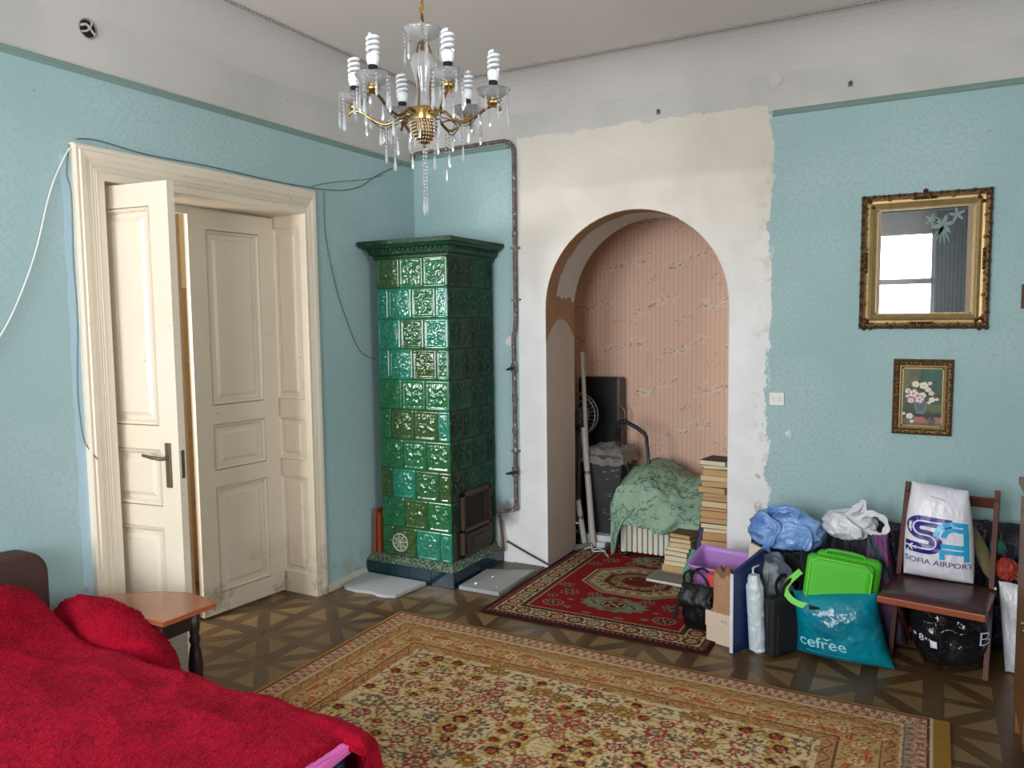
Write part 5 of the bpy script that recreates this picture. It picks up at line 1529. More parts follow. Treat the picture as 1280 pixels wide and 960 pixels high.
# hem at the foot: turned over the edge, short in the middle, longer at the far corner
hem = []
nh = 22
for k in range(1, nh + 1):
    q = k / nh; last = P[:, -1, :].copy()
    L = .004 + .22 * np.clip((last[:, 1] - 1.715) / .05, 0, 1) ** 1.3 + .004 * np.sin(last[:, 1] * 14)
    a = np.clip(q * 3, 0, 1) * PI / 2
    last[:, 0] += .014 * np.sin(a) * (1 + .5 * np.clip((last[:, 1] - 1.6) / .2, 0, 1)) + .004 * vnoise(last[:, 1] * 30, np.full(len(last), q * 9), 6, 2)
    last[:, 2] = np.maximum(last[:, 2] - .024 * (1 - np.cos(a)) - L * q, .03)
    hem.append(last)
P = np.concatenate([P, np.stack(hem, 1)], 1)
bl = link('blanket', grid_mesh('blanket', P), M_plush); solid(bl, .014, -1)
tag(bl, 'crimson long-pile plush blanket spread over the bed', 'blanket')
# bunched fold hanging over the far edge beside the small table
nu, nv = 90, 70
U, V = np.meshgrid(np.linspace(0, 2 * PI, nu), np.linspace(0, PI, nv))
sx, sy, sz = .36, .15, .18
Xf = sx * np.cos(U) * np.sin(V); Yf = sy * np.sin(U) * np.sin(V); Zf = sz * np.cos(V)
fn = vnoise(Xf * 9 + 5, Zf * 9 + Yf * 7, 12, 4)
sc = 1 + .09 * fn + .02 * vnoise(Xf * 60, Zf * 60, 4, 2)
Xf, Yf, Zf = Xf * sc, Yf * sc, Zf * sc
ca, sa = math.cos(.26), math.sin(.26)
Xr = Xf * ca + Zf * sa; Zr = -Xf * sa + Zf * ca
fo = link('blanket_fold', grid_mesh('blanket_fold', np.stack([Xr - 2.85, Yf + 1.90, Zr + .415], -1)), M_plush, bl)
# loose pile fibres standing off the plush
tuft = MB(); rr_ = np.random.RandomState(5)
PP = P[:, :300].reshape(-1, 3)
sel = rr_.choice(len(PP), 15000, replace=False); sel = [i for i in sel if PP[i, 1] > .95]
for i in sel:
    p = PP[i]; d = Vector(rr_.uniform(-.008, .008, 2).tolist() + [rr_.uniform(.003, .009)]); w = Vector(rr_.uniform(-.0022, .0022, 2).tolist() + [0])
    q = Vector(p); tuft.add([q - w, q + w, q + d], [(0, 1, 2)])
fr = fo.data; fp = np.zeros(len(fr.vertices) * 3); fr.vertices.foreach_get('co', fp); fp = fp.reshape(-1, 3)
for i in rr_.choice(len(fp), 2500, replace=False):
    q = Vector(fp[i]); nrm = (q - Vector((-2.85, 1.90, .43))).normalized(); w = nrm.orthogonal() * .002
    tuft.add([q - w, q + w, q + nrm * rr_.uniform(.004, .010)], [(0, 1, 2)])
o = tuft.build('pile', M_plush, bl, fix=False); o['kind'] = 'stuff'

# ------------------------------------------------------------------ small table beside the bed
tb = thing('side_table', 'low reddish laminate side table with turned dark legs beside the bed', 'table', (-2.85, 2.07, 0))
to = -Vector(tb.location)
M_lam = simple('reddish_laminate', rgb(150, 92, 62), .22, vary=.10, vscale=4, spec=.6)
M_edge = simple('orange_laminate_edge', rgb(150, 78, 44), .35, vary=.1)
M_ebony = simple('dark_turned_wood', rgb(34, 22, 20), .4, vary=.2)
pts = [(-2.622, 1.96), (-2.612, 2.205), (-2.70, 2.232), (-2.82, 2.240), (-2.945, 2.195), (-3.08, 2.10), (-3.15, 2.03), (-3.17, 1.96)]
b = MB(); b.prism(pts, .530, .548); b.build('tabletop', M_lam, tb, to)
b = MB()
for (xa, ya), (xb, yb) in zip(pts, pts[1:] + pts[:1]): b.bar((xa, ya, .539), (xb, yb, .539), .004, .019)
b.build('edge_band', M_edge, tb, to)
for x, y in ((-2.70, 2.165), (-2.70, 2.00), (-3.08, 2.00)):
    b = MB(); b.lathe([(.0001, 0), (.012, 0), (.016, .04), (.022, .08), (.016, .12), (.020, .16), (.027, .22), (.030, .28), (.024, .34), (.017, .37), (.024, .39), (.017, .41), (.022, .44), (.024, .53), (.0001, .53)], (x, y, 0), 14)
    b.build('leg', M_ebony, tb, to)
b = MB(); b.box(-3.06, -2.70, 2.00, 2.015, .44, .53); b.box(-2.708, -2.692, 2.0, 2.165, .44, .53); b.build('apron', M_ebony, tb, to)
# ------------------------------------------------------------------ things stored in the niche
M_books = [simple('aged_paper_%s' % n_, rgb(*c_), .85, vary=.08, vscale=90) for n_, c_ in (('cream', (206, 184, 142)), ('tan', (190, 154, 108)), ('ivory', (214, 200, 168)), ('ochre', (188, 150, 104)))]
M_cov = [simple('cover_%s' % n_, rgb(*c_), .6, vary=.08) for n_, c_ in (('brown', (92, 66, 46)), ('rust', (122, 64, 44)), ('olive', (90, 86, 62)), ('grey', (120, 116, 110)), ('dark', (52, 44, 42)), ('beige', (172, 152, 120)))]
def page_material(m):
    return m
def book(w, d, h, cover, pages, label, loc, rot, group):
    """lying book: fore-edge towards -y, spine at +y"""
    t = thing('book', label, 'book', loc, rot, group)
    b = MB(); b.box(-w / 2 + .003, w / 2 - .003, -d / 2 + .004, d / 2 - .004, .0018, h - .0018); 
    k = int(h / .005)
    b.build('page_block', pages, t)
    b = MB(); b.box(-w / 2, w / 2, -d / 2, d / 2, 0, .0018); b.box(-w / 2, w / 2, -d / 2, d / 2, h - .0018, h); b.box(-w / 2, w / 2, d / 2 - .003, d / 2, 0, h)
    b.build('cover', cover, t)
    return t
cn = ['brown', 'rust', 'olive', 'grey', 'dark', 'beige']; pn = ['cream', 'tan', 'ivory', 'ochre']
ordn = ['bottom', 'second', 'third', 'fourth', 'fifth', 'sixth', 'seventh', 'eighth', 'ninth', 'tenth', 'eleventh', 'twelfth', 'thirteenth', 'fourteenth', 'fifteenth', 'sixteenth', 'seventeenth', 'eighteenth', 'nineteenth', 'twentieth', 'twenty-first', 'twenty-second', 'twenty-third']
r = random.Random(12)
hs = [.040, .030, .036, .046, .028, .032, .034, .050, .026, .030, .036, .046, .020, .040, .028, .024, .038, .036, .034, .042, .024, .030]
z = .0135; tot = sum(hs); kf = (.795 - z) / tot
for i, h in enumerate(hs):
    h *= kf; w = r.uniform(.150, .185); ci, pi = r.randrange(6), r.randrange(4)
    dx = r.uniform(-.010, .010)
    lab = '%s book from the %s in the tall stack by the arch' % (('thick' if h > .042 else 'thin' if h < .027 else 'closed') + ' ' + pn[pi] + '-paged', 'floor' if i == 0 else 'floor, ' + ordn[i] + ' one up') if i < len(hs) - 1 else 'topmost dark-covered book on the tall stack by the arch'
    if i == 0: lab = 'bottom book of the tall stack by the arch, standing on the floor'
    elif i < len(hs) - 1: lab = '%s %s-paged book, %s from the bottom of the tall stack' % ('thick' if h > .042 else 'thin' if h < .027 else 'medium', pn[pi], ordn[i])
    book(w, .21, h, M_cov[4 if i == len(hs) - 1 else ci], M_books[pi], lab, (-1.222 + dx - .09 * (1 - i / 22) * 0 , 5.10 + r.uniform(-.012, .012), z), r.uniform(-.16, .16), 'books in the tall stack')
    z += h
hs = [.026, .040, .030, .034, .032, .026, .030, .030, .028]; z = .0135; tot = sum(hs); kf = (.285 - z) / tot
for i, h in enumerate(hs):
    h *= kf; q = i / 8; w = .165 - .02 * q; pi = r.randrange(4); ci = r.randrange(6)
    lab = 'bottom book of the short stack by the radiator' if i == 0 else 'top book of the short stack by the radiator' if i == len(hs) - 1 else '%s-paged book, %s from the bottom of the short stack' % (pn[pi], ordn[i])
    book(w, .20, h, M_cov[5 if i in (1, 2, 3) else ci], M_books[2 if i in (0, 2, 4) else pi], lab, (-1.475 + .035 * q + r.uniform(-.006, .006), 5.045 + .05 * q, z), -.10 + r.uniform(-.10, .10), 'books in the short stack')
    z += h
t = thing('album', 'flat grey hardcover album lying on the red rug beside the handbag', 'album', (-1.475, 4.87, .0125), -.10)
b = MB(); b.box(-.125, .125, -.10, .10, .002, .018); b.build('page_block', simple('white_pages', rgb(206, 206, 200), .8), t)
b = MB(); b.box(-.13, .13, -.105, .105, .018, .021); b.box(-.13, .13, -.105, .105, 0, .002); b.build('cover', simple('grey_cover_album', rgb(104, 104, 98), .35, vary=.15), t)

# oil radiator
M_rad = simple('cream_enamel', rgb(206, 204, 190), .4, vary=.04)
rd = thing('oil_radiator', 'cream finned oil radiator half covered by the green cloth', 'radiator', (-1.765, 5.32, 0))
for k in range(9):
    x = -.165 + .04 + k * .039
    b = MB()
    pts = [(-.09, .045), (-.07, .02), (.07, .02), (.09, .045), (.09, .53), (.07, .56), (-.07, .56), (-.09, .53)]
    b.box(x - .0165, x + .0165, -.085, .085, .045, .47, bev=.014)
    b.build('fin', M_rad, rd)
b = MB(); b.box(-.190, -.146, -.088, .088, .04, .475, bev=.012); b.build('end_panel', M_rad, rd)
b = MB(); b.box(-.15, .195, -.03, .03, .10, .13); b.box(-.15, .195, -.03, .03, .40, .44)
b.build('oil_tube', simple('dark_gap_enamel', rgb(70, 70, 66), .6), rd)
for sx in (-.15, .15):
    b = MB(); b.box(sx - .012, sx + .012, -.10, .10, .03, .046, bev=.003)
    for y in (-.09, .09): b.lathe([(.0001, -.012), (.017, -.010), (.017, .010), (.0001, .012)], (sx, y, .030), 12, 'X')
    b.build('caster_foot', M_black, rd)
# suitcase, bin, vacuum, fan, poles
M_case = simple('black_case_plastic', rgb(16, 15, 17), .35, vary=.1)
M_blackmat = simple('black_fabric', rgb(22, 22, 26), .75, vary=.2, vscale=30, bump=.3, bscale=200)
cs = thing('black_case', 'tall flat black case standing against the wallpaper', 'case', (-2.345, 5.88, 0), 0)
b = MB(); b.box(-.185, .165, -.06, .06, .0, 1.255, bev=.02); b.build('body', M_case, cs)
b = MB(); b.box(-.18, .16, -.075, -.058, .70, 1.24, bev=.008); b.box(.148, .168, -.07, .07, .02, 1.24, bev=.006); b.build('lid', M_case, cs)
b = MB(); b.tube(spline([(.165, -.04, 1.02), (.195, -.04, 1.00), (.198, -.04, .92), (.165, -.04, .88)], 5), .008, 8); b.build('handle', M_iron, cs)
M_bin = simple('scuffed_dark_grey_plastic', rgb(52, 52, 54), .4, vary=.3, vscale=12)
bn = thing('storage_bin', 'scuffed dark grey bin covered with crumpled clear plastic', 'bin', (-2.155, 5.58, 0))
b = MB(); n_ = 4
v = [(-.13, -.13, 0), (.10, -.13, 0), (.10, .13, 0), (-.13, .13, 0), (-.16, -.15, .66), (.135, -.15, .66), (.135, .15, .66), (-.16, .15, .66)]
b.add(v, [(3, 2, 1, 0), (4, 5, 6, 7), (0, 1, 5, 4), (1, 2, 6, 5), (2, 3, 7, 6), (3, 0, 4, 7)]); o = b.build('body', M_bin, bn); m = o.modifiers.new('b', 'BEVEL'); m.width = .02; m.segments = 2
b = MB(); b.box(-.17, .145, -.16, .16, .645, .70, bev=.015); b.build('rim', M_bin, bn)
b = MB(); rr = random.Random(4)
for q in range(14):
    zz = rr.uniform(.18, .62); xx = rr.uniform(-.02, .11); b.box(xx, xx + rr.uniform(.008, .03), -.1535, -.150, zz, zz + rr.uniform(.003, .012))
b.build('paint_flecks', simple('pale_flecks', rgb(126, 130, 128), .6), bn)
U, V = np.meshgrid(np.linspace(-1, 1, 50), np.linspace(-1, 1, 50))
rr_ = np.maximum(np.abs(U), np.abs(V)); zz = .735 - .10 * np.clip((rr_ - .82) / .18, 0, 1) + .035 * vnoise(U * 4, V * 4, 4, 4) + .03 * (1 - rr_)
M_film = simple('dusty_clear_film', rgb(150, 146, 140), .25, vary=.2, vscale=20, Alpha=.55)
link('plastic_cover', grid_mesh('plastic_cover', np.stack([U * .175 - .012, V * .175, zz], -1)), M_film, bn)
vc = thing('vacuum_hose', 'black vacuum cleaner tube with bent handle standing behind the green cloth', 'vacuum tube', (-1.95, 5.52, 0))
b = MB(); b.tube([(-.15, .0, .925), (-.11, .0, .945), (-.07, .0, .948), (.02, 0, .905), (.075, 0, .868), (.092, 0, .84), (.10, -.01, .78), (.115, -.02, .69)], [.013, .015, .016, .016, .016, .015, .013, .012], 10); b.build('handle_grip', M_black, vc)
b = MB(); b.tube([(.110, -.02, .70), (.150, -.03, .50), (.20, -.06, .1), (.20, -.06, .02)], .012, 10); b.build('metal_tube', simple('dark_chrome', rgb(70, 66, 66), .3, .8), vc)
hose = spline([(-.13, .02, .90), (-.15, .05, .80), (-.13, .05, .72), (-.085, .05, .64), (-.065, .05, .55), (-.06, .04, .40), (-.05, .02, .02)], 12)
b = MB(); b.tube(hose, [.020 + .003 * (i % 2) for i in range(len(hose))], 10); b.build('ribbed_hose', M_black, vc)
fn = thing('fan', 'grey pedestal fan partly hidden behind the left side of the arch', 'fan', (-2.42, 5.52, 0))
M_fan = simple('grey_wire', rgb(126, 130, 130), .4, .3)
b = MB(); R_ = .165; cz = .985
for rr, yy in ((R_, -.03), (R_ * .75, -.055), (R_ * .4, -.066), (R_, .03)):
    b.tube([(rr * math.cos(a), yy, cz + rr * math.sin(a)) for a in np.linspace(0, 2 * PI, 40, endpoint=False)], .0028 if rr < R_ else .005, 6, closed=True)
for k in range(30):
    a = k * 2 * PI / 30; b.tube([(.03 * math.cos(a), -.07, cz + .03 * math.sin(a)), (R_ * .75 * math.cos(a), -.055, cz + R_ * .75 * math.sin(a)), (R_ * math.cos(a), -.03, cz + R_ * math.sin(a)), (R_ * math.cos(a), .03, cz + R_ * math.sin(a))], .0013, 4)
b.build('grille', M_fan, fn)
for k in range(3):
    b = MB(); U, V = np.meshgrid(np.linspace(0, 1, 8), np.linspace(-1, 1, 6)); a0 = k * 2.094 + .5
    rad = .025 + U * .115; th = a0 + V * .42 * (0.5 + .5 * U)
    link('blade', grid_mesh('blade', np.stack([rad * np.cos(th), .012 * V * 1.5, cz + rad * np.sin(th)], -1)), M_blackmat, fn)
b = MB(); b.lathe([(.0001, -.04), (.028, -.035), (.03, .0), (.05, .03), (.05, .10), (.0001, .12)], (0, 0, cz), 16, 'Y'); b.build('motor', M_bin, fn)
b = MB(); b.tube([(0, .06, .02), (0, .06, .93)], .014, 8); b.build('stand', M_fan, fn)
b = MB(); b.lathe([(.0001, 0), (.16, 0), (.15, .02), (.02, .035), (.0001, .035)], (0, .06, 0), 20); b.build('base', M_bin, fn)
M_pole = simple('grey_painted_pole', rgb(158, 152, 142), .5, vary=.08)
M_pole2 = simple('pale_plastic_tube', rgb(176, 172, 162), .45, vary=.08)
for pts, r0, m, lab in (([(-2.235, 5.36, .0), (-2.345, 5.46, 1.47)], .017, M_pole, 'long grey pole leaning in the niche, tallest of the three'),
                        ([(-2.205, 5.33, .02), (-2.318, 5.42, .90)], .024, M_pole2, 'thick pale tube with a joint ring leaning in the niche'),
                        ([(-2.265, 5.31, .02), (-2.335, 5.34, .36)], .022, M_pole2, 'short pale tube leaning lowest against the arch side')):
    t = thing('pole', lab, 'pole', (pts[0][0], pts[0][1], 0)); off = -Vector(t.location)
    b = MB(); b.tube(pts, r0, 10); b.build('shaft', m, t, off)
    if r0 > .02:
        mid = Vector(pts[0]).lerp(Vector(pts[1]), .62); dd = (Vector(pts[1]) - Vector(pts[0])).normalized()
        b = MB(); b.tube([mid - dd * .012, mid + dd * .012], r0 + .003, 10); b.build('joint_ring', M_iron, t, off)
b = MB(); b.tube([(-2.325, 5.32, .30), (-2.338, 5.38, .72)], .008, 8)
tag(b.build('umbrella_stick', M_black), 'thin dark stick between the poles and the side of the arch', 'stick')
for k, (x0, x1, z0, z1, y, lab) in enumerate(((-2.30, -2.12, .0145, .052, 5.42, 'lower white box on the floor behind the poles'), (-2.29, -2.09, .054, .098, 5.45, 'upper silvery white box behind the poles'))):
    b = MB(); b.box(-(x1 - x0) / 2, (x1 - x0) / 2, -.08, .10, 0, z1 - z0, bev=.003)
    b.box(-(x1 - x0) / 2 - .001, (x1 - x0) / 2 + .001, -.081, .02, (z1 - z0) * .55, (z1 - z0) * .62)
    tag(b.build('flat_box', simple('white_carton_%d' % k, rgb(206, 212, 218), .4), None, ((x0 + x1) / 2, y, z0), (0, 0, .1 * k)), lab, 'box')
b = MB(); b.tube([(-2.295, 5.20, .034), (-2.215, 5.31, .036)], .022, 12)
tag(b.build('grey_tube', simple('grey_tube_plastic', rgb(120, 118, 112), .5)), 'short grey tube end lying on the red rug at the arch side', 'tube')
b = MB(); b.tube(spline([(-2.24, 5.24, .02), (-2.20, 5.27, .03), (-2.16, 5.22, .02), (-2.10, 5.25, .02), (-2.06, 5.21, .018), (-2.02, 5.15, .018)], 6), .005, 6); b.tube(spline([(-2.21, 5.30, .05), (-2.18, 5.26, .025), (-2.13, 5.24, .04), (-2.08, 5.26, .018)], 6), .004, 6)
tag(b.build('white_cable', M_wire_w), 'tangled off-white cable on the red rug by the poles', 'cable')

# green cloth
def cloth_mat():
    n = NT('green_floral_cloth', .75, 0, .25)
    uv = n.new('ShaderNodeVertexColor'); uv.layer_name = 'Col'
    sp = n.new('ShaderNodeSeparateColor'); n.put(sp.inputs[0], uv.outputs[0])
    v = n.vec(sp.outputs[0], sp.outputs[1], 0.0)
    dis = n.noise(9, 4, v); 
    vv = n.new('ShaderNodeVectorMath', operation='ADD'); n.put(vv.inputs[0], v); n.put(vv.inputs[1], n.vec(n.op('MULTIPLY', dis, .06), n.op('MULTIPLY', n.noise(8, 4, n.scale(v, (1, -1, 1))), .06), 0.0))
    d = n.voro(11, vv.outputs[0])
    ring = n.op('MAXIMUM', n.step(n.op('ABSOLUTE', n.op('SUBTRACT', d, .34)), .055, .03), n.step(d, .14, .10))
    d2 = n.voro(26, vv.outputs[0], 'DISTANCE_TO_EDGE')
    leafs = n.op('MULTIPLY', n.step(n.noise(34, 3, v), .50, .56), n.step(n.op('ABSOLUTE', n.op('SUBTRACT', d, .45)), .20, .12))
    pat = n.op('MAXIMUM', n.op('MULTIPLY', ring, n.step(n.noise(60, 2, v), .38, .5)), leafs)
    base = n.mix(n.noise(7, 4, v), rgb(128, 156, 134), rgb(150, 174, 154))
    n.color(n.mix(n.op('MULTIPLY', pat, .75), base, rgb(72, 104, 82)))
    return n.m
ctrl = [  # rows from the wall towards the viewer; columns from left to right
 [(-2.10, 5.66, .45), (-1.96, 5.66, .64), (-1.80, 5.66, .74), (-1.66, 5.66, .70), (-1.50, 5.66, .60), (-1.35, 5.66, .60), (-1.12, 5.66, .60), (-1.02, 5.66, .55)],
 [(-2.05, 5.46, .50), (-1.94, 5.46, .66), (-1.82, 5.46, .73), (-1.68, 5.46, .70), (-1.53, 5.46, .62), (-1.38, 5.46, .62), (-1.12, 5.50, .60), (-1.02, 5.50, .50)],
 [(-2.01, 5.28, .42), (-1.93, 5.28, .61), (-1.82, 5.28, .675), (-1.69, 5.28, .66), (-1.57, 5.28, .58), (-1.40, 5.30, .52), (-1.20, 5.36, .48), (-1.08, 5.40, .42)],
 [(-2.01, 5.18, .40), (-1.955, 5.18, .52), (-1.86, 5.17, .58), (-1.70, 5.17, .56), (-1.58, 5.17, .50), (-1.44, 5.19, .42), (-1.26, 5.24, .36), (-1.12, 5.30, .32)],
 [(-2.00, 5.16, .25), (-1.95, 5.165, .32), (-1.85, 5.15, .38), (-1.72, 5.145, .38), (-1.58, 5.145, .36), (-1.46, 5.16, .32), (-1.32, 5.20, .27), (-1.16, 5.27, .24)],
 [(-1.99, 5.15, .02), (-1.955, 5.15, .10), (-1.92, 5.145, .255), (-1.76, 5.14, .255), (-1.62, 5.14, .225), (-1.50, 5.15, .25), (-1.40, 5.18, .22), (-1.22, 5.25, .20)]]
Pn = net(ctrl, 130, 110); Pn[:, :, 2] -= .075 * np.clip((Pn[:, :, 2] - .28) / .40, 0, 1)
U, V = np.meshgrid(np.linspace(0, 1.1, 130), np.linspace(0, .9, 110))
nn = vnoise(U * 5, V * 4, 17, 4); Pn[:, :, 1] -= .034 * nn + .018 * np.sin(U * 30 + V * 9) * np.clip(V * 1.6 - .5, 0, 1); Pn[:, :, 2] += .040 * vnoise(U * 7 + 3, V * 6, 23, 3)
cc = np.stack([U, V, 0 * U], -1)
o = link('green_cloth', grid_mesh('green_cloth', Pn, True, cc), cloth_mat()); solid(o, .004)
tag(o, 'green floral cloth draped over the radiator and stored things', 'cloth')
# what the cloth lies on to the right of the radiator
b = MB(); b.box(-.19, .19, -.17, .17, 0, .44, bev=.01); tag(b.build('cardboard_box', simple('brown_cardboard', rgb(150, 118, 82), .8), None, (-1.28, 5.55, 0)), 'cardboard box hidden under the right part of the green cloth', 'box')
b = MB(); b.tube([(-1.37, 5.03, .035), (-1.30, 5.06, .39)], [.030, .026], 12); tag(b.build('rolled_mat', simple('navy_nylon', rgb(44, 52, 78), .6, vary=.2)), 'navy rolled mat standing between the two book stacks', 'rolled mat')
b = MB(); b.tube([(-1.405, 4.955, .020), (-1.345, 4.985, .20)], [.026, .022], 12); tag(b.build('rolled_paper', simple('sea_green_paper', rgb(84, 142, 122), .6, vary=.1)), 'sea-green roll leaning behind the black handbag', 'roll')
b = MB(); b.box(-.018, .018, -.018, .018, -.02, .02, bev=.004); tag(b.build('teal_cap', simple('teal_plastic', rgb(40, 150, 170), .4), None, (-1.297, 5.06, .41)), 'small teal cap on top of the navy rolled mat', 'cap')
# ------------------------------------------------------------------ wooden folding chair
M_mahog = simple('reddish_brown_chair_wood', rgb(88, 46, 34), .55, vary=.2, vscale=12, spec=.3)
M_leather = simple('maroon_leatherette', rgb(66, 28, 26), .30, vary=.2, vscale=9, bump=.15, bscale=30, spec=.6)
M_orange = simple('orange_brown_seat_edge', rgb(136, 66, 34), .4, vary=.2)
chair = thing('folding_chair', 'reddish-brown wooden folding chair with maroon padded seat near the right edge', 'chair', (.050, 4.19, 0), math.radians(-9))
hw_ = .205
for sx in (-1, 1):
    x = sx * hw_
    b = MB(); b.bar((x, 0.0, 0), (x * .97, .30, .845), .022, .036, (0, -1, .3)); b.build('back_post', M_mahog, chair)
    b = MB(); b.bar((x * .88, .34, 0), (x * .88, -.10, .40), .020, .032, (0, -1, .3)); b.build('leg', M_mahog, chair)
b = MB(); b.bar((-hw_, .278, .785), (hw_, .278, .785), .016, .050, (0, -.33, .9)); b.build('top_rail', M_mahog, chair)
b = MB(); b.bar((-hw_ * .85, .27, .075), (hw_ * .85, .27, .075), .018, .022); b.build('stretcher', M_mahog, chair)
b = MB(); b.box(-.222, .222, -.245, .155, .372, .392, bev=.006); b.box(-.222, .222, -.252, -.236, .362, .394, bev=.005); b.build('seat_frame', M_orange, chair)
U, V = np.meshgrid(np.linspace(-1, 1, 40), np.linspace(-1, 1, 40))
ee = (1 - np.abs(U) ** 5) * (1 - np.abs(V) ** 5)
Zs = .392 + .026 * np.clip(ee, 0, 1) ** .4 + .0015 * vnoise(U * 5, V * 5, 3, 3)
o = link('seat', grid_mesh('seat', np.stack([U * .220, -.045 + V * .200, Zs], -1)), M_leather, chair)
b = MB(); b.lathe([(.0001, -.006), (.009, -.005), (.009, .005), (.0001, .006)], (.222, .10, .415), 10, 'X'); b.build('bolt', simple('bright_bolt', rgb(200, 196, 188), .3, .7), chair)

# ------------------------------------------------------------------ bag builders
def ridged(x, y, seed, o=4): return 1 - 2 * np.abs(vnoise(x, y, seed, o))
class Pillow:
    """filled bag: a four-cornered outline in the xz plane bulging towards -y (front) and +y (back)"""
    def __init__(s, corners, T, y0, amp=.01, seed=1, p=3.0, q=.55, lean=0.0, freq=3.0, back=.8, bow=0.0):
        s.c, s.T, s.y0, s.amp, s.seed, s.p, s.q, s.lean, s.freq, s.back, s.bow = corners, T, y0, amp, seed, p, q, lean, freq, back, bow
    def S(s, u, v, front=True, lift=0.0):
        u = np.asarray(u, float); v = np.asarray(v, float)
        bl, br, tr, tl = s.c
        a, b_ = (u + 1) / 2, (v + 1) / 2
        x = (bl[0] * (1 - a) + br[0] * a) * (1 - b_) + (tl[0] * (1 - a) + tr[0] * a) * b_
        z = (bl[1] * (1 - a) + br[1] * a) * (1 - b_) + (tl[1] * (1 - a) + tr[1] * a) * b_
        x = x + s.bow * u * (1 - v * v)
        m = np.clip((1 - np.abs(u) ** s.p) * (1 - np.abs(v) ** s.p), 0, 1) ** s.q
        n = ridged(u * s.freq + 7, v * s.freq + 3, s.seed, 4) * .6 + vnoise(u * s.freq * 2.2, v * s.freq * 1.4, s.seed + 5, 4) * .5
        w = s.amp * n * np.clip(m * 1.8, 0.15, 1)
        y = -(s.T * m + w + lift) if front else (s.T * s.back * m + w)
        z = z + (0.35 * s.amp * n) * (1 - np.clip(m, 0, 1))
        return np.stack([x, s.y0 + y + s.lean * (z - bl[1]), z], -1)
    def build(s, name, mat, parent=None, n=90, off=(0, 0, 0), smooth=True):
        U, V = np.meshgrid(np.linspace(-1, 1, n), np.linspace(-1, 1, n))
        # slightly denser near the rim
        U = np.sin(U * PI / 2) * .35 + U * .65; V = np.sin(V * PI / 2) * .35 + V * .65
        F = s.S(U, V) + np.array(off); B = s.S(U, V, False) + np.array(off)
        F[:, :, 2] = np.maximum(F[:, :, 2], .0015 + off[2]); B[:, :, 2] = np.maximum(B[:, :, 2], .0015 + off[2])
        mf = grid_mesh(name, F); bm = bmesh.new(); bm.from_mesh(mf); mb = grid_mesh(name, B[:, ::-1]); bm.from_mesh(mb); bpy.data.meshes.remove(mb)
        bmesh.ops.remove_doubles(bm, verts=bm.verts, dist=.0004); bmesh.ops.recalc_face_normals(bm, faces=bm.faces); bm.to_mesh(mf); bm.free()
        mf.polygons.foreach_set('use_smooth', [True] * len(mf.polygons))
        return link(name, mf, mat, parent)
    def decal(s, name, geo, to_uv, mat, parent, lift=.0012, off=(0, 0, 0)):
        vs, fs = geo
        bm = bmesh.new(); bv = [bm.verts.new(v) for v in vs]
        for f in fs:
            try: bm.faces.new([bv[i] for i in f])
            except ValueError: pass
        bmesh.ops.remove_doubles(bm, verts=bm.verts, dist=1e-5)
        for _ in range(3):
            es = [e for e in bm.edges if e.calc_length() > .035]
            if es: bmesh.ops.subdivide_edges(bm, edges=es, cuts=1)
            bmesh.ops.triangulate(bm, faces=bm.faces)
        uv = np.array([to_uv(v.co.x, v.co.y) for v in bm.verts])
        P = s.S(uv[:, 0], uv[:, 1], True, lift) + np.array(off)
        for v, p in zip(bm.verts, P): v.co = p
        me = bpy.data.meshes.new(name); bm.to_mesh(me); bm.free()
        return link(name, me, mat, parent)

def plastic(name, c, c2=None, rough=.22, vary=.08, bscale=22, bump=.35, **kw):
    n = NT(name, rough, 0, .55)
    c2 = c2 or c
    n.color(n.mix(n.step(n.noise(6, 4), .35, .65), tuple(x * (1 - vary) for x in c[:3]) + (1,), c2))
    n.bump(n.op('ABSOLUTE', n.op('SUBTRACT', n.noise(bscale, 5), .5)), bump, .02)
    if kw: n.set(**kw)
    return n.m

# ---- white airport carrier bag on the chair
M_wbag = plastic('white_carrier_plastic', rgb(222, 220, 230), rgb(232, 230, 238), .3, .05)
M_navy = simple('navy_print', rgb(44, 28, 128), .3, vary=.04); M_cyan = simple('cyan_print', rgb(50, 168, 214), .3, vary=.04)
M_grey_print = simple('grey_navy_print', rgb(92, 88, 128), .4, vary=.05); M_wprint = simple('white_print', rgb(228, 228, 236), .35, vary=.02)
sb = thing('carrier_bag', 'white plastic carrier bag with navy and cyan SA logo on the chair seat', 'bag', (.045, 4.28, .418), 0)
pil = Pillow([(-.150, .010), (.152, -.002), (.118, .440), (-.122, .468)], .080, 0.0, .009, 3, p=3.0, q=.55, lean=.10, freq=1.8, bow=.012)
pil.build('bag_body', M_wbag, sb, 110)
uvm = lambda x, y: (x, y)            # logo coordinates are given directly in bag u, v
def logo(strips, name, mat, lift):
    V_, F_ = [], []
    for pts, w in strips:
        vs, fs = strip_geo(pts, w); k = len(V_); V_ += vs; F_ += [tuple(i + k for i in f) for f in fs]
    pil.decal(name, (V_, F_), lambda x, y: (x / .132, y / .232), mat, sb, lift)
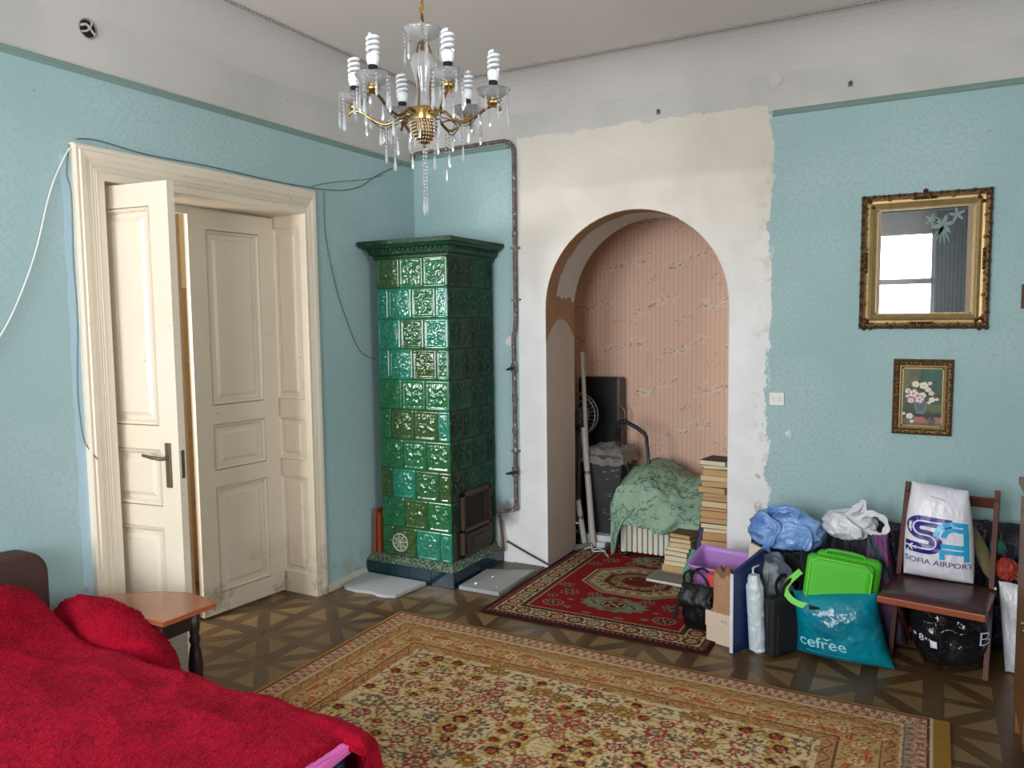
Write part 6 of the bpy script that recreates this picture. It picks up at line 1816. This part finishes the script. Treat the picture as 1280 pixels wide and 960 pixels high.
# coordinates in metres from the bag centre
def s_path(o):      # S curve, offset o from its centre line
    return [(.050, .063 + o), (-.068, .063 + o)] + arc2(-.068, .029, .034 + o, 90, 270, 16)[1:] + [(-.0455, -.005 - o)] + arc2(-.0455, -.0385, .0335 - o, 90, -90, 16)[1:] + [(-.125, -.072 + o)]
logo([(s_path(.0143), .0215), (s_path(-.0143), .0215)], 'logo_letter_s', M_navy, .0030)
AC = (.062, -.004)
logo([(arc2(*AC, .074, 178, 78, 18) + [(.112, .066)], .022), (arc2(*AC, .046, 178, 70, 16) + [(.112, .036)], .021), ([(.102, .074), (.102, -.112)], .021), ([(.006, -.043), (.112, -.043)], .021), ([(.002, -.071), (.112, -.071)], .021), ([(.012, -.075), (.012, -.112)], .019)], 'logo_letter_a', M_cyan, .0052)
# small aircraft on the tail of the S
logo([([(-.130, -.072), (-.085, -.072)], .007), ([(-.112, -.072), (-.098, -.056)], .006), ([(-.112, -.072), (-.098, -.088)], .006), ([(-.092, -.072), (-.086, -.064)], .004), ([(-.092, -.072), (-.086, -.080)], .004)], 'logo_aircraft', M_wprint, .0070)
pil.decal('lettering', text_geo('SOFIA AIRPORT', .0375, .0004), lambda x, y: (x / .136, (y - .137) / .232), M_grey_print, sb, .0030)
b = MB(); Ph = pil.S(np.linspace(-.30, .18, 12), np.linspace(.80, .76, 12), True, .002)
b.tube([tuple(p) for p in Ph], .004, 6, flat=.4); b.build('handle_slot', simple('slot_shadow_grey', rgb(150, 146, 152), .6), sb)

# ---- turquoise bag with green cool bag
M_teal = plastic('turquoise_plastic', rgb(0, 118, 142), rgb(4, 138, 158), .16, .12, 14, .5)
tbag = thing('plastic_bag', 'large turquoise plastic bag with white lettering holding the green bag', 'bag', (-.365, 4.10, 0), 0)
pt = Pillow([(-.215, .006), (.240, .000), (.150, .365), (-.238, .318)], .115, 0.0, .014, 8, p=3.0, q=.55, lean=.0, freq=1.5, back=.7, bow=-.012)
pt.build('bag_body', M_teal, tbag, 120)
pt.decal('lettering', text_geo('cefree', .082, .0006), lambda x, y: ((x - .070) / .19, (y * 1.0 - .066) / .175), simple('pale_blue_print', rgb(150, 214, 224), .3), tbag, .0045)
pt.decal('lettering_line', strip_geo([(-.14, -.118), (.05, -.125)], .006), lambda x, y: (x / .19, (y) / .175), simple('faint_print', rgb(60, 160, 180), .3), tbag, .0045)
pt.decal('bird_mark', ([Vector((-.04, .0, 0)), Vector((-.018, -.014, 0)), Vector((.008, .0, 0)), Vector((-.016, -.006, 0))], [(0, 1, 2, 3)]), lambda x, y: ((x - .03) / .19, (y - .030) / .175), simple('pale_blue_print2', rgb(150, 214, 224), .3), tbag, .0045)
pt.decal('handle_slot', ([Vector((-.11, .13, 0)), Vector((-.06, .122, 0)), Vector((-.062, .112, 0)), Vector((-.11, .108, 0))], [(0, 1, 2, 3)]), lambda x, y: (x / .19, y / .175), M_gap, tbag, .0045)
M_green = simple('lime_green_nylon', rgb(72, 186, 34), .55, vary=.08, vscale=10, bump=.2, bscale=120)
M_green_l = simple('light_green_webbing', rgb(112, 206, 62), .5, vary=.06)
gb = thing('cool_bag', 'lime green nylon bag standing inside the turquoise bag', 'bag', (-.40, 4.115, .13), math.radians(4))
b = MB(); b.box(-.135, .170, -.01, .085, .0, .392, bev=.047); o = b.build('back_compartment', M_green, gb, rot=(math.radians(-4), math.radians(6), 0))
for p in o.data.polygons: p.use_smooth = True
b = MB(); b.box(-.175, .140, -.055, .030, .0, .375, bev=.042)
mm = Matrix.Rotation(math.radians(7), 4, 'Y')
o = b.build('bag_body', M_green, gb, rot=(math.radians(-4), math.radians(6), 0)); 
for p in o.data.polygons: p.use_smooth = True
b = MB(); 
seam = [(-.155, .05), (-.155, .34), (-.12, .368), (.09, .368), (.128, .335), (.128, .05)]
b.tube([(x, -.056, z) for x, z in seam], .005, 6); b.build('piping', M_green_l, gb, rot=(math.radians(-4), math.radians(6), 0))
b = MB(); P_h = spline([(-.09, .01, .385), (-.085, .01, .402), (-.03, .01, .408), (.05, .01, .406), (.085, .01, .400), (.09, .01, .385)], 5)
for a_, c_ in zip(P_h[:-1], P_h[1:]): b.bar(a_, c_, .032, .007, (0, 0, 1) if abs(c_.z - a_.z) < .01 else (1, 0, 0))
b.build('handle', M_green, gb, rot=(math.radians(-4), math.radians(6), 0))
b = MB(); P_h = spline([(-.165, -.02, .30), (-.215, -.04, .25), (-.235, -.05, .20), (-.19, -.07, .155), (-.10, -.085, .14)], 6)
for a_, c_ in zip(P_h[:-1], P_h[1:]): b.bar(a_, c_, .030, .005, (0, -1, .2))
b.build('shoulder_strap', M_green_l, gb)

# ---- dark floral bundles behind everything
def dark_floral():
    n = NT('black_floral_fabric', .6, 0, .3)
    d = n.noise(8, 5); v = n.vec(*[n.op('ADD', a, n.op('MULTIPLY', d, .16)) for a in n.xyz()])
    lines = n.step(n.voro(7, v, 'DISTANCE_TO_EDGE'), .030, .012)
    hue = n.noise(4, 2)
    lc = n.ramp(hue, [(.3, rgb(60, 92, 96)), (.5, rgb(80, 76, 92)), (.62, rgb(120, 66, 112)), (.75, rgb(66, 110, 96))])
    n.color(n.mix(n.op('MULTIPLY', lines, .7), rgb(26, 24, 32), lc)); n.bump(n.noise(12, 4), .4, .02)
    return n.m
M_floral = dark_floral()
def stripes_purple():
    n = NT('purple_teal_streaked_fabric', .55, 0, .3)
    x, y, z = n.xyz(); t_ = n.op('ADD', n.op('MULTIPLY', x, 1.3), n.op('MULTIPLY', z, .62))
    w = n.noise(1.0, 6, n.vec(n.op('MULTIPLY', t_, 26), n.op('MULTIPLY', z, 3), 0.0), .6)
    n.color(n.ramp(w, [(.36, rgb(30, 28, 38)), (.45, rgb(64, 84, 90)), (.52, rgb(92, 58, 100)), (.60, rgb(134, 74, 128)), (.68, rgb(44, 50, 60))])); return n.m
def bundle(name, label, x0, x1, z0, z1, y, T, mat, seed, tl=0, tr=0):
    cx_, cz = (x0 + x1) / 2, z0
    t = Pillow([(x0 - cx_, .004), (x1 - cx_, .004), (x1 - cx_ - tr, z1 - z0), (x0 - cx_ + tl, z1 - z0)], T, 0, .030, seed, p=4, q=.45, freq=1.6, back=.6)
    o = t.build(name, mat, None, 70); o.location = (cx_, y, z0); tag(o, label, 'bundle'); return o
bundle('fabric_bundle', 'black floral bundle against the wall under the light blue bag', -.90, -.42, 0, .47, 4.56, .16, M_floral, 31)
bundle('fabric_bundle', 'black floral bundle behind the green bag, under the white bag', -.50, -.10, 0, .60, 4.60, .13, M_floral, 32)
bundle('fabric_bundle', 'purple and teal streaked bundle between the turquoise bag and the chair', -.33, -.085, 0, .58, 4.42, .09, stripes_purple(), 33, tl=.05, tr=.10)
bundle('fabric_bundle', 'black floral bundle behind the chair back', -.10, .32, 0, .645, 4.63, .11, M_floral, 34)
bundle('fabric_bundle', 'black floral bundle in the corner right of the chair', .24, .62, 0, .65, 4.62, .12, M_floral, 35)

def lump(name, label, cat, c, r, mat, seed, amp=.25, freq=2.2, flat=None, parts=(), group=None):
    bm = bmesh.new(); bmesh.ops.create_icosphere(bm, subdivisions=5, radius=1)
    S0 = Vector((seed * 3.1, seed * 1.7, 0))
    for v in bm.verts:
        d = v.co.copy()
        n1 = 1 - 2 * abs(mnoise.noise(d * freq + S0)); n2 = 1 - 2 * abs(mnoise.noise(d * freq * 2.3 + S0)); n3 = mnoise.noise(d * freq * 5 + S0)
        k = 1 + amp * (.55 * n1 + .3 * n2 + .12 * n3 - .3)
        v.co = Vector((d.x * r[0] * k, d.y * r[1] * k, d.z * r[2] * k))
        if flat is not None: v.co.z = max(v.co.z, flat)
    me = bpy.data.meshes.new(name); bm.to_mesh(me); bm.free(); me.polygons.foreach_set('use_smooth', [True] * len(me.polygons))
    o = link(name, me, mat, None, c); return tag(o, label, cat, group)
def ribbon_loop(parent, name, pts, w, mat, up=(0, -1, 0), seed=0):
    P_ = spline(pts, 7); nv = 9; G = np.zeros((nv, len(P_), 3))
    for i, p in enumerate(P_):
        d = (P_[min(i + 1, len(P_) - 1)] - P_[max(i - 1, 0)]).normalized(); sdir = d.cross(Vector(up))
        sdir = sdir.normalized() if sdir.length > 1e-4 else Vector((1, 0, 0)); nn_ = sdir.cross(d)
        ww = w * (1 + .3 * math.sin(i * .9 + seed))
        for j in range(nv):
            t_ = j / (nv - 1) - .5; q = p + sdir * (t_ * ww) + nn_ * (.006 * math.sin(j * 2.1 + i * .4)); G[j, i] = q
    o = link(name, grid_mesh(name, G), mat, parent); solid(o, .0015); return o
# light blue bag
M_blue = plastic('light_blue_plastic', rgb(104, 148, 216), rgb(140, 178, 232), .25, .18, 20, .6)
lb = lump('plastic_bag', 'light blue plastic bag on the dark bundle left of the green bag', 'bag', (-.69, 4.42, .545), (.185, .13, .115), M_blue, 4, .24, 1.5, -.085)
ribbon_loop(lb, 'handle', [(-.06, -.06, .07), (-.06, -.10, .12), (-.01, -.11, .14), (.05, -.10, .135), (.055, -.09, .085), (.01, -.10, .055)], .05, M_blue)
ribbon_loop(lb, 'handle', [(-.13, -.06, .02), (-.10, -.12, .09), (-.03, -.14, .04), (-.07, -.13, -.04), (-.09, -.11, -.10)], .05, M_blue, seed=2)
ribbon_loop(lb, 'handle', [(-.05, -.10, .02), (.05, -.13, .05), (.13, -.10, .0), (.10, -.12, -.06)], .055, M_blue, seed=4)
# white knotted bag
M_wbag2 = plastic('white_film_plastic', rgb(214, 214, 220), rgb(228, 228, 232), .3, .06, 20, .6)
wb = lump('plastic_bag', 'white knotted plastic bag on the dark bundle above the green bag', 'bag', (-.375, 4.47, .600), (.13, .11, .082), M_wbag2, 9, .22, 1.5, -.07)
ribbon_loop(wb, 'handle', [(.03, -.07, .03), (.09, -.08, .085), (.155, -.07, .075), (.185, -.06, .02), (.15, -.07, -.025), (.09, -.08, .0)], .028, M_wbag2)
ribbon_loop(wb, 'handle', [(-.02, -.05, .05), (.04, -.06, .11), (.07, -.05, .135), (.075, -.05, .08)], .03, M_wbag2, seed=2)
ribbon_loop(wb, 'handle', [(-.04, -.11, .04), (.02, -.13, .02), (.06, -.12, -.04)], .05, M_wbag2, seed=5)
# ---- black glossy sack under the chair
M_sack = plastic('black_glossy_sack', rgb(22, 22, 26), rgb(30, 30, 36), .13, .2, 9, .8)
bs = thing('black_sack', 'black glossy plastic sack with white print under the chair', 'bag', (.105, 4.26, 0))
pb = Pillow([(-.115, .008), (.115, .008), (.150, .345), (-.150, .345)], .14, 0.0, .022, 14, p=2.6, q=.5, freq=1.8, bow=.04)
pb.build('sack_body', M_sack, bs, 100)
for nm_, geo, mp in (('lettering', text_geo('B', .10, -.0012), lambda x, y: (x / .17 + .80, y / .17 + .10)),
                     ('lettering', text_geo('8', .045, 0), lambda x, y: (x / .17 - .72, y / .17 - .06)),
                     ('white_label', ([Vector((-.5, -.5, 0)), Vector((.5, -.5, 0)), Vector((.5, .5, 0)), Vector((-.5, .5, 0))], [(0, 1, 2, 3)]), lambda x, y: (x * .17 - .42, y * .21 - .18)),
                     ('print_mark', strip_geo([(-.5, 0), (.5, 0)], .5), lambda x, y: (x * .07 - .88, y * .16 - .02))):
    pb.decal(nm_, geo, mp, M_wprint, bs, .005)
# ---- white bag cut by the right edge
wr = Pillow([(-.045, .004), (.10, .004), (.105, .43), (-.085, .44)], .07, 0.0, .016, 17, freq=2.0)
o = wr.build('plastic_bag', M_wbag2, None, 80); o.location = (.385, 4.30, 0); tag(o, 'tall white plastic bag on the floor right of the chair', 'bag')
# colourful things in the corner
M_khaki = simple('olive_khaki_cloth', rgb(106, 98, 64), .8, vary=.3, vscale=14, bump=.4, bscale=60)
b = MB(); b.tube(spline([(.18, 4.45, .66), (.21, 4.40, .60), (.245, 4.37, .52), (.275, 4.36, .44)], 5), [.018, .022, .026, .030, .033, .035, .036, .038, .038, .037, .036, .036, .034, .032, .026, .020], 12, flat=.6)
tag(b.build('khaki_bag', M_khaki), 'rolled olive khaki cloth wedged behind the right chair post', 'cloth')
for c_, r_, m_, s_, lab in (((.335, 4.36, .485), (.045, .04, .05), simple('red_scarf', rgb(156, 48, 36), .7, vary=.3, vscale=20), 3, 'small red cloth on top of the tall white bag'),
                            ((.40, 4.38, .47), (.05, .04, .04), simple('leaf_green_cloth', rgb(110, 128, 66), .7, vary=.4, vscale=20), 5, 'green cloth on top of the tall white bag beside the red one'),
                            ((.30, 4.44, .57), (.03, .03, .03), simple('teal_flower_cloth', rgb(40, 120, 96), .7, vary=.4, vscale=30), 6, 'teal green cloth flower on the dark bundle right of the chair')):
    lump('cloth', lab, 'cloth', c_, r_, m_, s_, .4, 2)

# ------------------------------------------------------------------ group by the arch foot
# handbag
M_hb = simple('black_grained_leather', rgb(11, 11, 13), .42, vary=.15, bump=.2, bscale=160, spec=.35)
hb = thing('handbag', 'black leather handbag slumped on the corner of the red rug', 'handbag', (-1.085, 4.135, .013), math.radians(-6))
ph = Pillow([(-.085, .0), (.090, .0), (.105, .235), (-.095, .250)], .075, 0, .005, 41, p=2.8, q=.5, freq=1.7, back=.9, bow=.010)
ph.build('bag_body', M_hb, hb, 80)
b = MB(); b.tube(spline([(-.06, -.05, .215), (-.075, -.05, .30), (-.04, -.045, .335), (.02, -.045, .325), (.06, -.05, .27), (.065, -.06, .20)], 6), .007, 8); b.build('handle', M_hb, hb)
b = MB(); b.tube(spline([(-.07, .03, .225), (-.055, .04, .30), (.0, .04, .330), (.05, .03, .29), (.075, .03, .22)], 6), .007, 8); b.build('handle', M_hb, hb)
U, V = np.meshgrid(np.linspace(-1, 1, 30), np.linspace(0, 1, 20))
o = link('flap', grid_mesh('flap', np.stack([U * .088 + .004 * np.sin(V * 9), -.045 - .045 * np.sin(V * PI * .6) - .005 * vnoise(U * 4, V * 4, 3, 3), .262 - .115 * V + .006 * np.sin(U * 7)], -1)), M_hb, hb); solid(o, .004)
M_chrome = simple('nickel_buckle', rgb(190, 188, 184), .25, .95)
b = MB()
for x_, z_ in ((-.065, .245), (-.070, .225), (.02, .165), (-.02, .20), (.085, .19)): b.lathe([(.005, -.003), (.008, 0), (.005, .003)], (x_, -.088, z_), 10, 'Y')
b.build('buckles', M_chrome, hb)
b = MB(); b.bar((-.09, -.06, .21), (-.12, -.07, .06), .022, .006, (0, -1, 0)); b.build('side_strap', M_hb, hb)
# purple basket
M_purple = simple('purple_plastic', rgb(172, 124, 192), .4, vary=.08, vscale=8, Alpha=1.0)
pbk = thing('purple_basket', 'purple plastic tub tilted behind the black handbag', 'tub', (-1.02, 4.36, .085), math.radians(-6))
b = MB()
def rr_ring(w, d, r_, z, n=6):
    out = []
    for (sx, sy, a0) in ((1, 1, 0), (-1, 1, 90), (-1, -1, 180), (1, -1, 270)):
        for k in range(n + 1):
            a = math.radians(a0 + 90 * k / n); out.append((sx * (w - r_) + r_ * math.cos(a), sy * (d - r_) + r_ * math.sin(a), z))
    return out
rings = [rr_ring(.105, .085, .03, 0), rr_ring(.135, .11, .035, .26), rr_ring(.148, .122, .035, .285), rr_ring(.150, .124, .035, .300), rr_ring(.143, .118, .03, .300), rr_ring(.133, .108, .03, .27), rr_ring(.10, .08, .03, .006)]
n = len(rings[0]); vs = [p for g_ in rings for p in g_]
b.add(vs, [(k * n + i, k * n + (i + 1) % n, (k + 1) * n + (i + 1) % n, (k + 1) * n + i) for k in range(len(rings) - 1) for i in range(n)], True)
b.add(rings[0], [tuple(range(n))[::-1]]); b.add(rings[-1], [tuple(range(n))])
b.build('tub', M_purple, pbk, rot=(math.radians(14), math.radians(2), 0))
b = MB(); b.box(-.12, .12, -.10, .10, 0, .075, bev=.006); tag(b.build('carton', simple('dull_carton', rgb(120, 100, 84), .8), None, (-1.02, 4.38, .0145)), 'carton under the purple tub behind the handbag', 'box')
# cream shoe box, red box, brown paper bag
M_cream_card = simple('cream_card', rgb(206, 186, 166), .75, vary=.05)
sx_ = thing('shoe_box', 'cream cardboard shoe box on the parquet under the brown paper bag', 'box', (-.912, 4.12, 0), math.radians(-14))
b = MB(); b.box(-.085, .085, -.12, .12, .002, .10, bev=.002); b.build('box_body', M_cream_card, sx_)
b = MB(); b.box(-.089, .089, -.124, .124, .092, .172, bev=.002); b.build('lid', M_cream_card, sx_)
tv, tf = text_geo('P12', .022, .0003)
b = MB(); b.add([(v.x + .02, -.1245, v.y + .130) for v in tv], tf); b.build('lettering', simple('grey_ink', rgb(120, 106, 100), .7), sx_, fix=False)
b = MB(); b.box(-.118, .100, -.075, .09, 0, .165, bev=.003); tag(b.build('red_box', simple('coral_red_card', rgb(204, 70, 72), .6, vary=.1), None, (-.915, 4.15, .174), (0, 0, math.radians(-12))), 'coral red box on the cream shoe box behind the brown paper bag', 'box')
M_kraft = simple('kraft_paper', rgb(166, 124, 92), .75, vary=.12, vscale=14, bump=.3, bscale=30)
pk = Pillow([(-.058, 0), (.060, 0), (.062, .285), (-.060, .275)], .020, 0, .007, 51, p=5, q=.5, freq=2.4)
o = pk.build('paper_bag', M_kraft, None, 60); o.location = (-.934, 4.022, .10); o.rotation_euler = (math.radians(-3), 0, math.radians(-13)); tag(o, 'crumpled brown paper bag standing in front of the coral red box', 'paper bag')
U, V = np.meshgrid(np.linspace(0, 2 * PI, 60), np.linspace(0, 1, 10))
rx = .055 + .012 * np.sin(U * 5) * V; ry = .018 + .008 * np.sin(U * 7 + 1) * V
o2 = link('torn_mouth', grid_mesh('torn_mouth', np.stack([rx * np.cos(U), ry * np.sin(U), .255 + .05 * V + .012 * np.sin(U * 9) * V], -1)), simple('dark_kraft', rgb(130, 92, 66), .8, vary=.2), o)
# cream carton, grey coat, navy folder, roll
b = MB(); P3 = [(-.035, -.02, 0), (.055, -.02, 0), (.030, -.02, .34), (-.040, -.02, .36), (-.030, .05, 0), (.055, .05, 0), (.03, .03, .33), (-.035, .03, .35)]
b.add(P3, [(0, 1, 2, 3), (7, 6, 5, 4), (0, 4, 5, 1), (1, 5, 6, 2), (2, 6, 7, 3), (3, 7, 4, 0)])
tag(b.build('cream_carton', simple('cream_board', rgb(206, 196, 176), .7, vary=.06), None, (-.845, 4.29, .13), (0, math.radians(5), 0)), 'cream open carton sticking up behind the navy folder', 'box')
b = MB(); b.box(-.05, .055, -.05, .06, 0, .13); tag(b.build('plain_box', simple('brown_carton_low', rgb(110, 92, 74), .8), None, (-.83, 4.31, 0)), 'low brown box supporting the cream carton', 'box')
M_navyf = simple('navy_board', rgb(22, 44, 96), .4, vary=.1)
nf = thing('navy_folder', 'tall navy blue folder with white edge standing on the floor', 'folder', (-.822, 4.03, 0), math.radians(64))
b = MB(); poly = [(-.11, 0), (.11, 0), (.13, .50), (-.11, .415)]
vs = [(x, -.010, z) for x, z in poly] + [(x, .010, z) for x, z in poly]; b.add(vs, [(0, 1, 2, 3), (7, 6, 5, 4), (0, 4, 5, 1), (1, 5, 6, 2), (2, 6, 7, 3), (3, 7, 4, 0)])
b.build('board', M_navyf, nf)
b = MB(); b.bar((-.1125, 0, .003), (-.1125, 0, .415), .018, .005, (1, 0, 0)); b.build('white_edge', simple('white_card_edge', rgb(214, 216, 222), .5), nf)
M_foil = plastic('pale_blue_white_film', rgb(186, 200, 208), rgb(204, 214, 220), .3, .08, 26, .5)
U, V = np.meshgrid(np.linspace(0, 2 * PI, 70), np.linspace(0, 1, 90))
rad = .040 * (1 - .35 * np.clip((V - .85) / .15, 0, 1)) * np.clip(V / .03, .5, 1) * (1 + .12 * ridged(U * 1.2, V * 9, 4, 4))
P = np.stack([-.752 + .0 * V + rad * np.cos(U) - .025 * V, 4.005 + .9 * rad * np.sin(U), .002 + V * .40], -1)
o = link('wrapped_roll', grid_mesh('wrapped_roll', P), M_foil); tag(o, 'roll wrapped in pale crinkled plastic beside the navy folder', 'roll')
b = MB(); b.lathe([(.0001, .402), (.024, .400), (.026, .395)], (-.777, 4.005, 0), 20); b.build('wrapped_end', M_foil, o)
M_coat = plastic('grey_nylon_coat', rgb(112, 120, 126), rgb(134, 142, 146), .5, .15, 12, .5)
gcp = Pillow([(-.075, 0), (.085, 0), (.075, .46), (-.045, .44)], .06, 0, .022, 61, p=3, q=.5, freq=2.0)
o = gcp.build('grey_jacket', M_coat, None, 70); o.location = (-.735, 4.19, 0); tag(o, 'folded grey nylon jacket behind the wrapped roll and laptop bag', 'jacket')
ribbon_loop(o, 'sleeve', [(-.02, -.03, .44), (.03, -.06, .47), (.08, -.06, .42), (.10, -.05, .32), (.115, -.05, .22)], .06, simple('slate_nylon', rgb(70, 80, 92), .5, vary=.2))
b = MB(); b.tube(spline([(-.79, 4.20, .455), (-.775, 4.12, .425), (-.792, 4.06, .42), (-.785, 4.03, .395)], 5), .006, 6); tag(b.build('bag_string', M_wire_w), 'short white string hanging from the top of the wrapped roll', 'string')
# laptop bag
lp = thing('laptop_bag', 'slim black laptop bag standing on the parquet left of the turquoise bag', 'bag', (-.625, 4.10, 0), math.radians(58))
b = MB(); b.box(-.145, .165, -.040, .035, .002, .300, bev=.022); o = b.build('bag_body', M_blackmat, lp, rot=(0, 0, 0))
b = MB(); b.box(-.125, .145, -.050, -.036, .02, .215, bev=.008); b.build('front_pocket', M_blackmat, lp)
b = MB(); b.tube([(-.147, -.002, .05), (-.147, -.002, .27), (-.12, -.002, .302), (.14, -.002, .302)], .0035, 6); b.build('zip', M_black, lp)
for yy in (-.018, .014):
    b = MB(); P_h = spline([(-.055, yy, .295), (-.065, yy * 1.5, .35), (-.02, yy * 2, .385), (.05, yy * 2, .365), (.065, yy, .295)], 6)
    for a_, c_ in zip(P_h[:-1], P_h[1:]): b.bar(a_, c_, .020, .006, (0, 1, 0))
    b.build('handle', M_blackmat, lp)

# ------------------------------------------------------------------ wooden cabinet at the right edge
M_cab = simple('honey_brown_cabinet_wood', rgb(128, 86, 46), .35, vary=.2, vscale=8)
cb = thing('dresser', 'honey-brown wooden dresser cut off by the right edge of the photo', 'dresser', (.716, 3.30, 0))
b = MB(); b.box(-.38, .40, -.42, .42, .08, 1.02, bev=.004); b.build('body', M_cab, cb)
b = MB(); b.box(-.40, .42, -.44, .44, 1.02, 1.05, bev=.006); b.build('top', M_cab, cb)
for k in range(2):
    b = MB(); b.box(-.35 + k * .37, -.01 + k * .37, -.432, -.42, .14, .96, bev=.004); b.build('side_panel', M_cab, cb)
for sx in (-.36, .38):
    for sy in (-.40, .40):
        b = MB(); b.box(sx - .025, sx + .025, sy - .025, sy + .025, 0, .08); b.build('leg', M_cab, cb)
for k in range(2):
    b = MB(); b.box(-.392, -.380, -.40 + k * .41, -.01 + k * .41, .12, .98, bev=.004); b.build('door', M_cab, cb)
    h = MB(); h.tube([(-.392, -.05 + k * .08, .58), (-.412, -.05 + k * .08, .58)], .012, 8); h.build('knob', M_iron, cb)
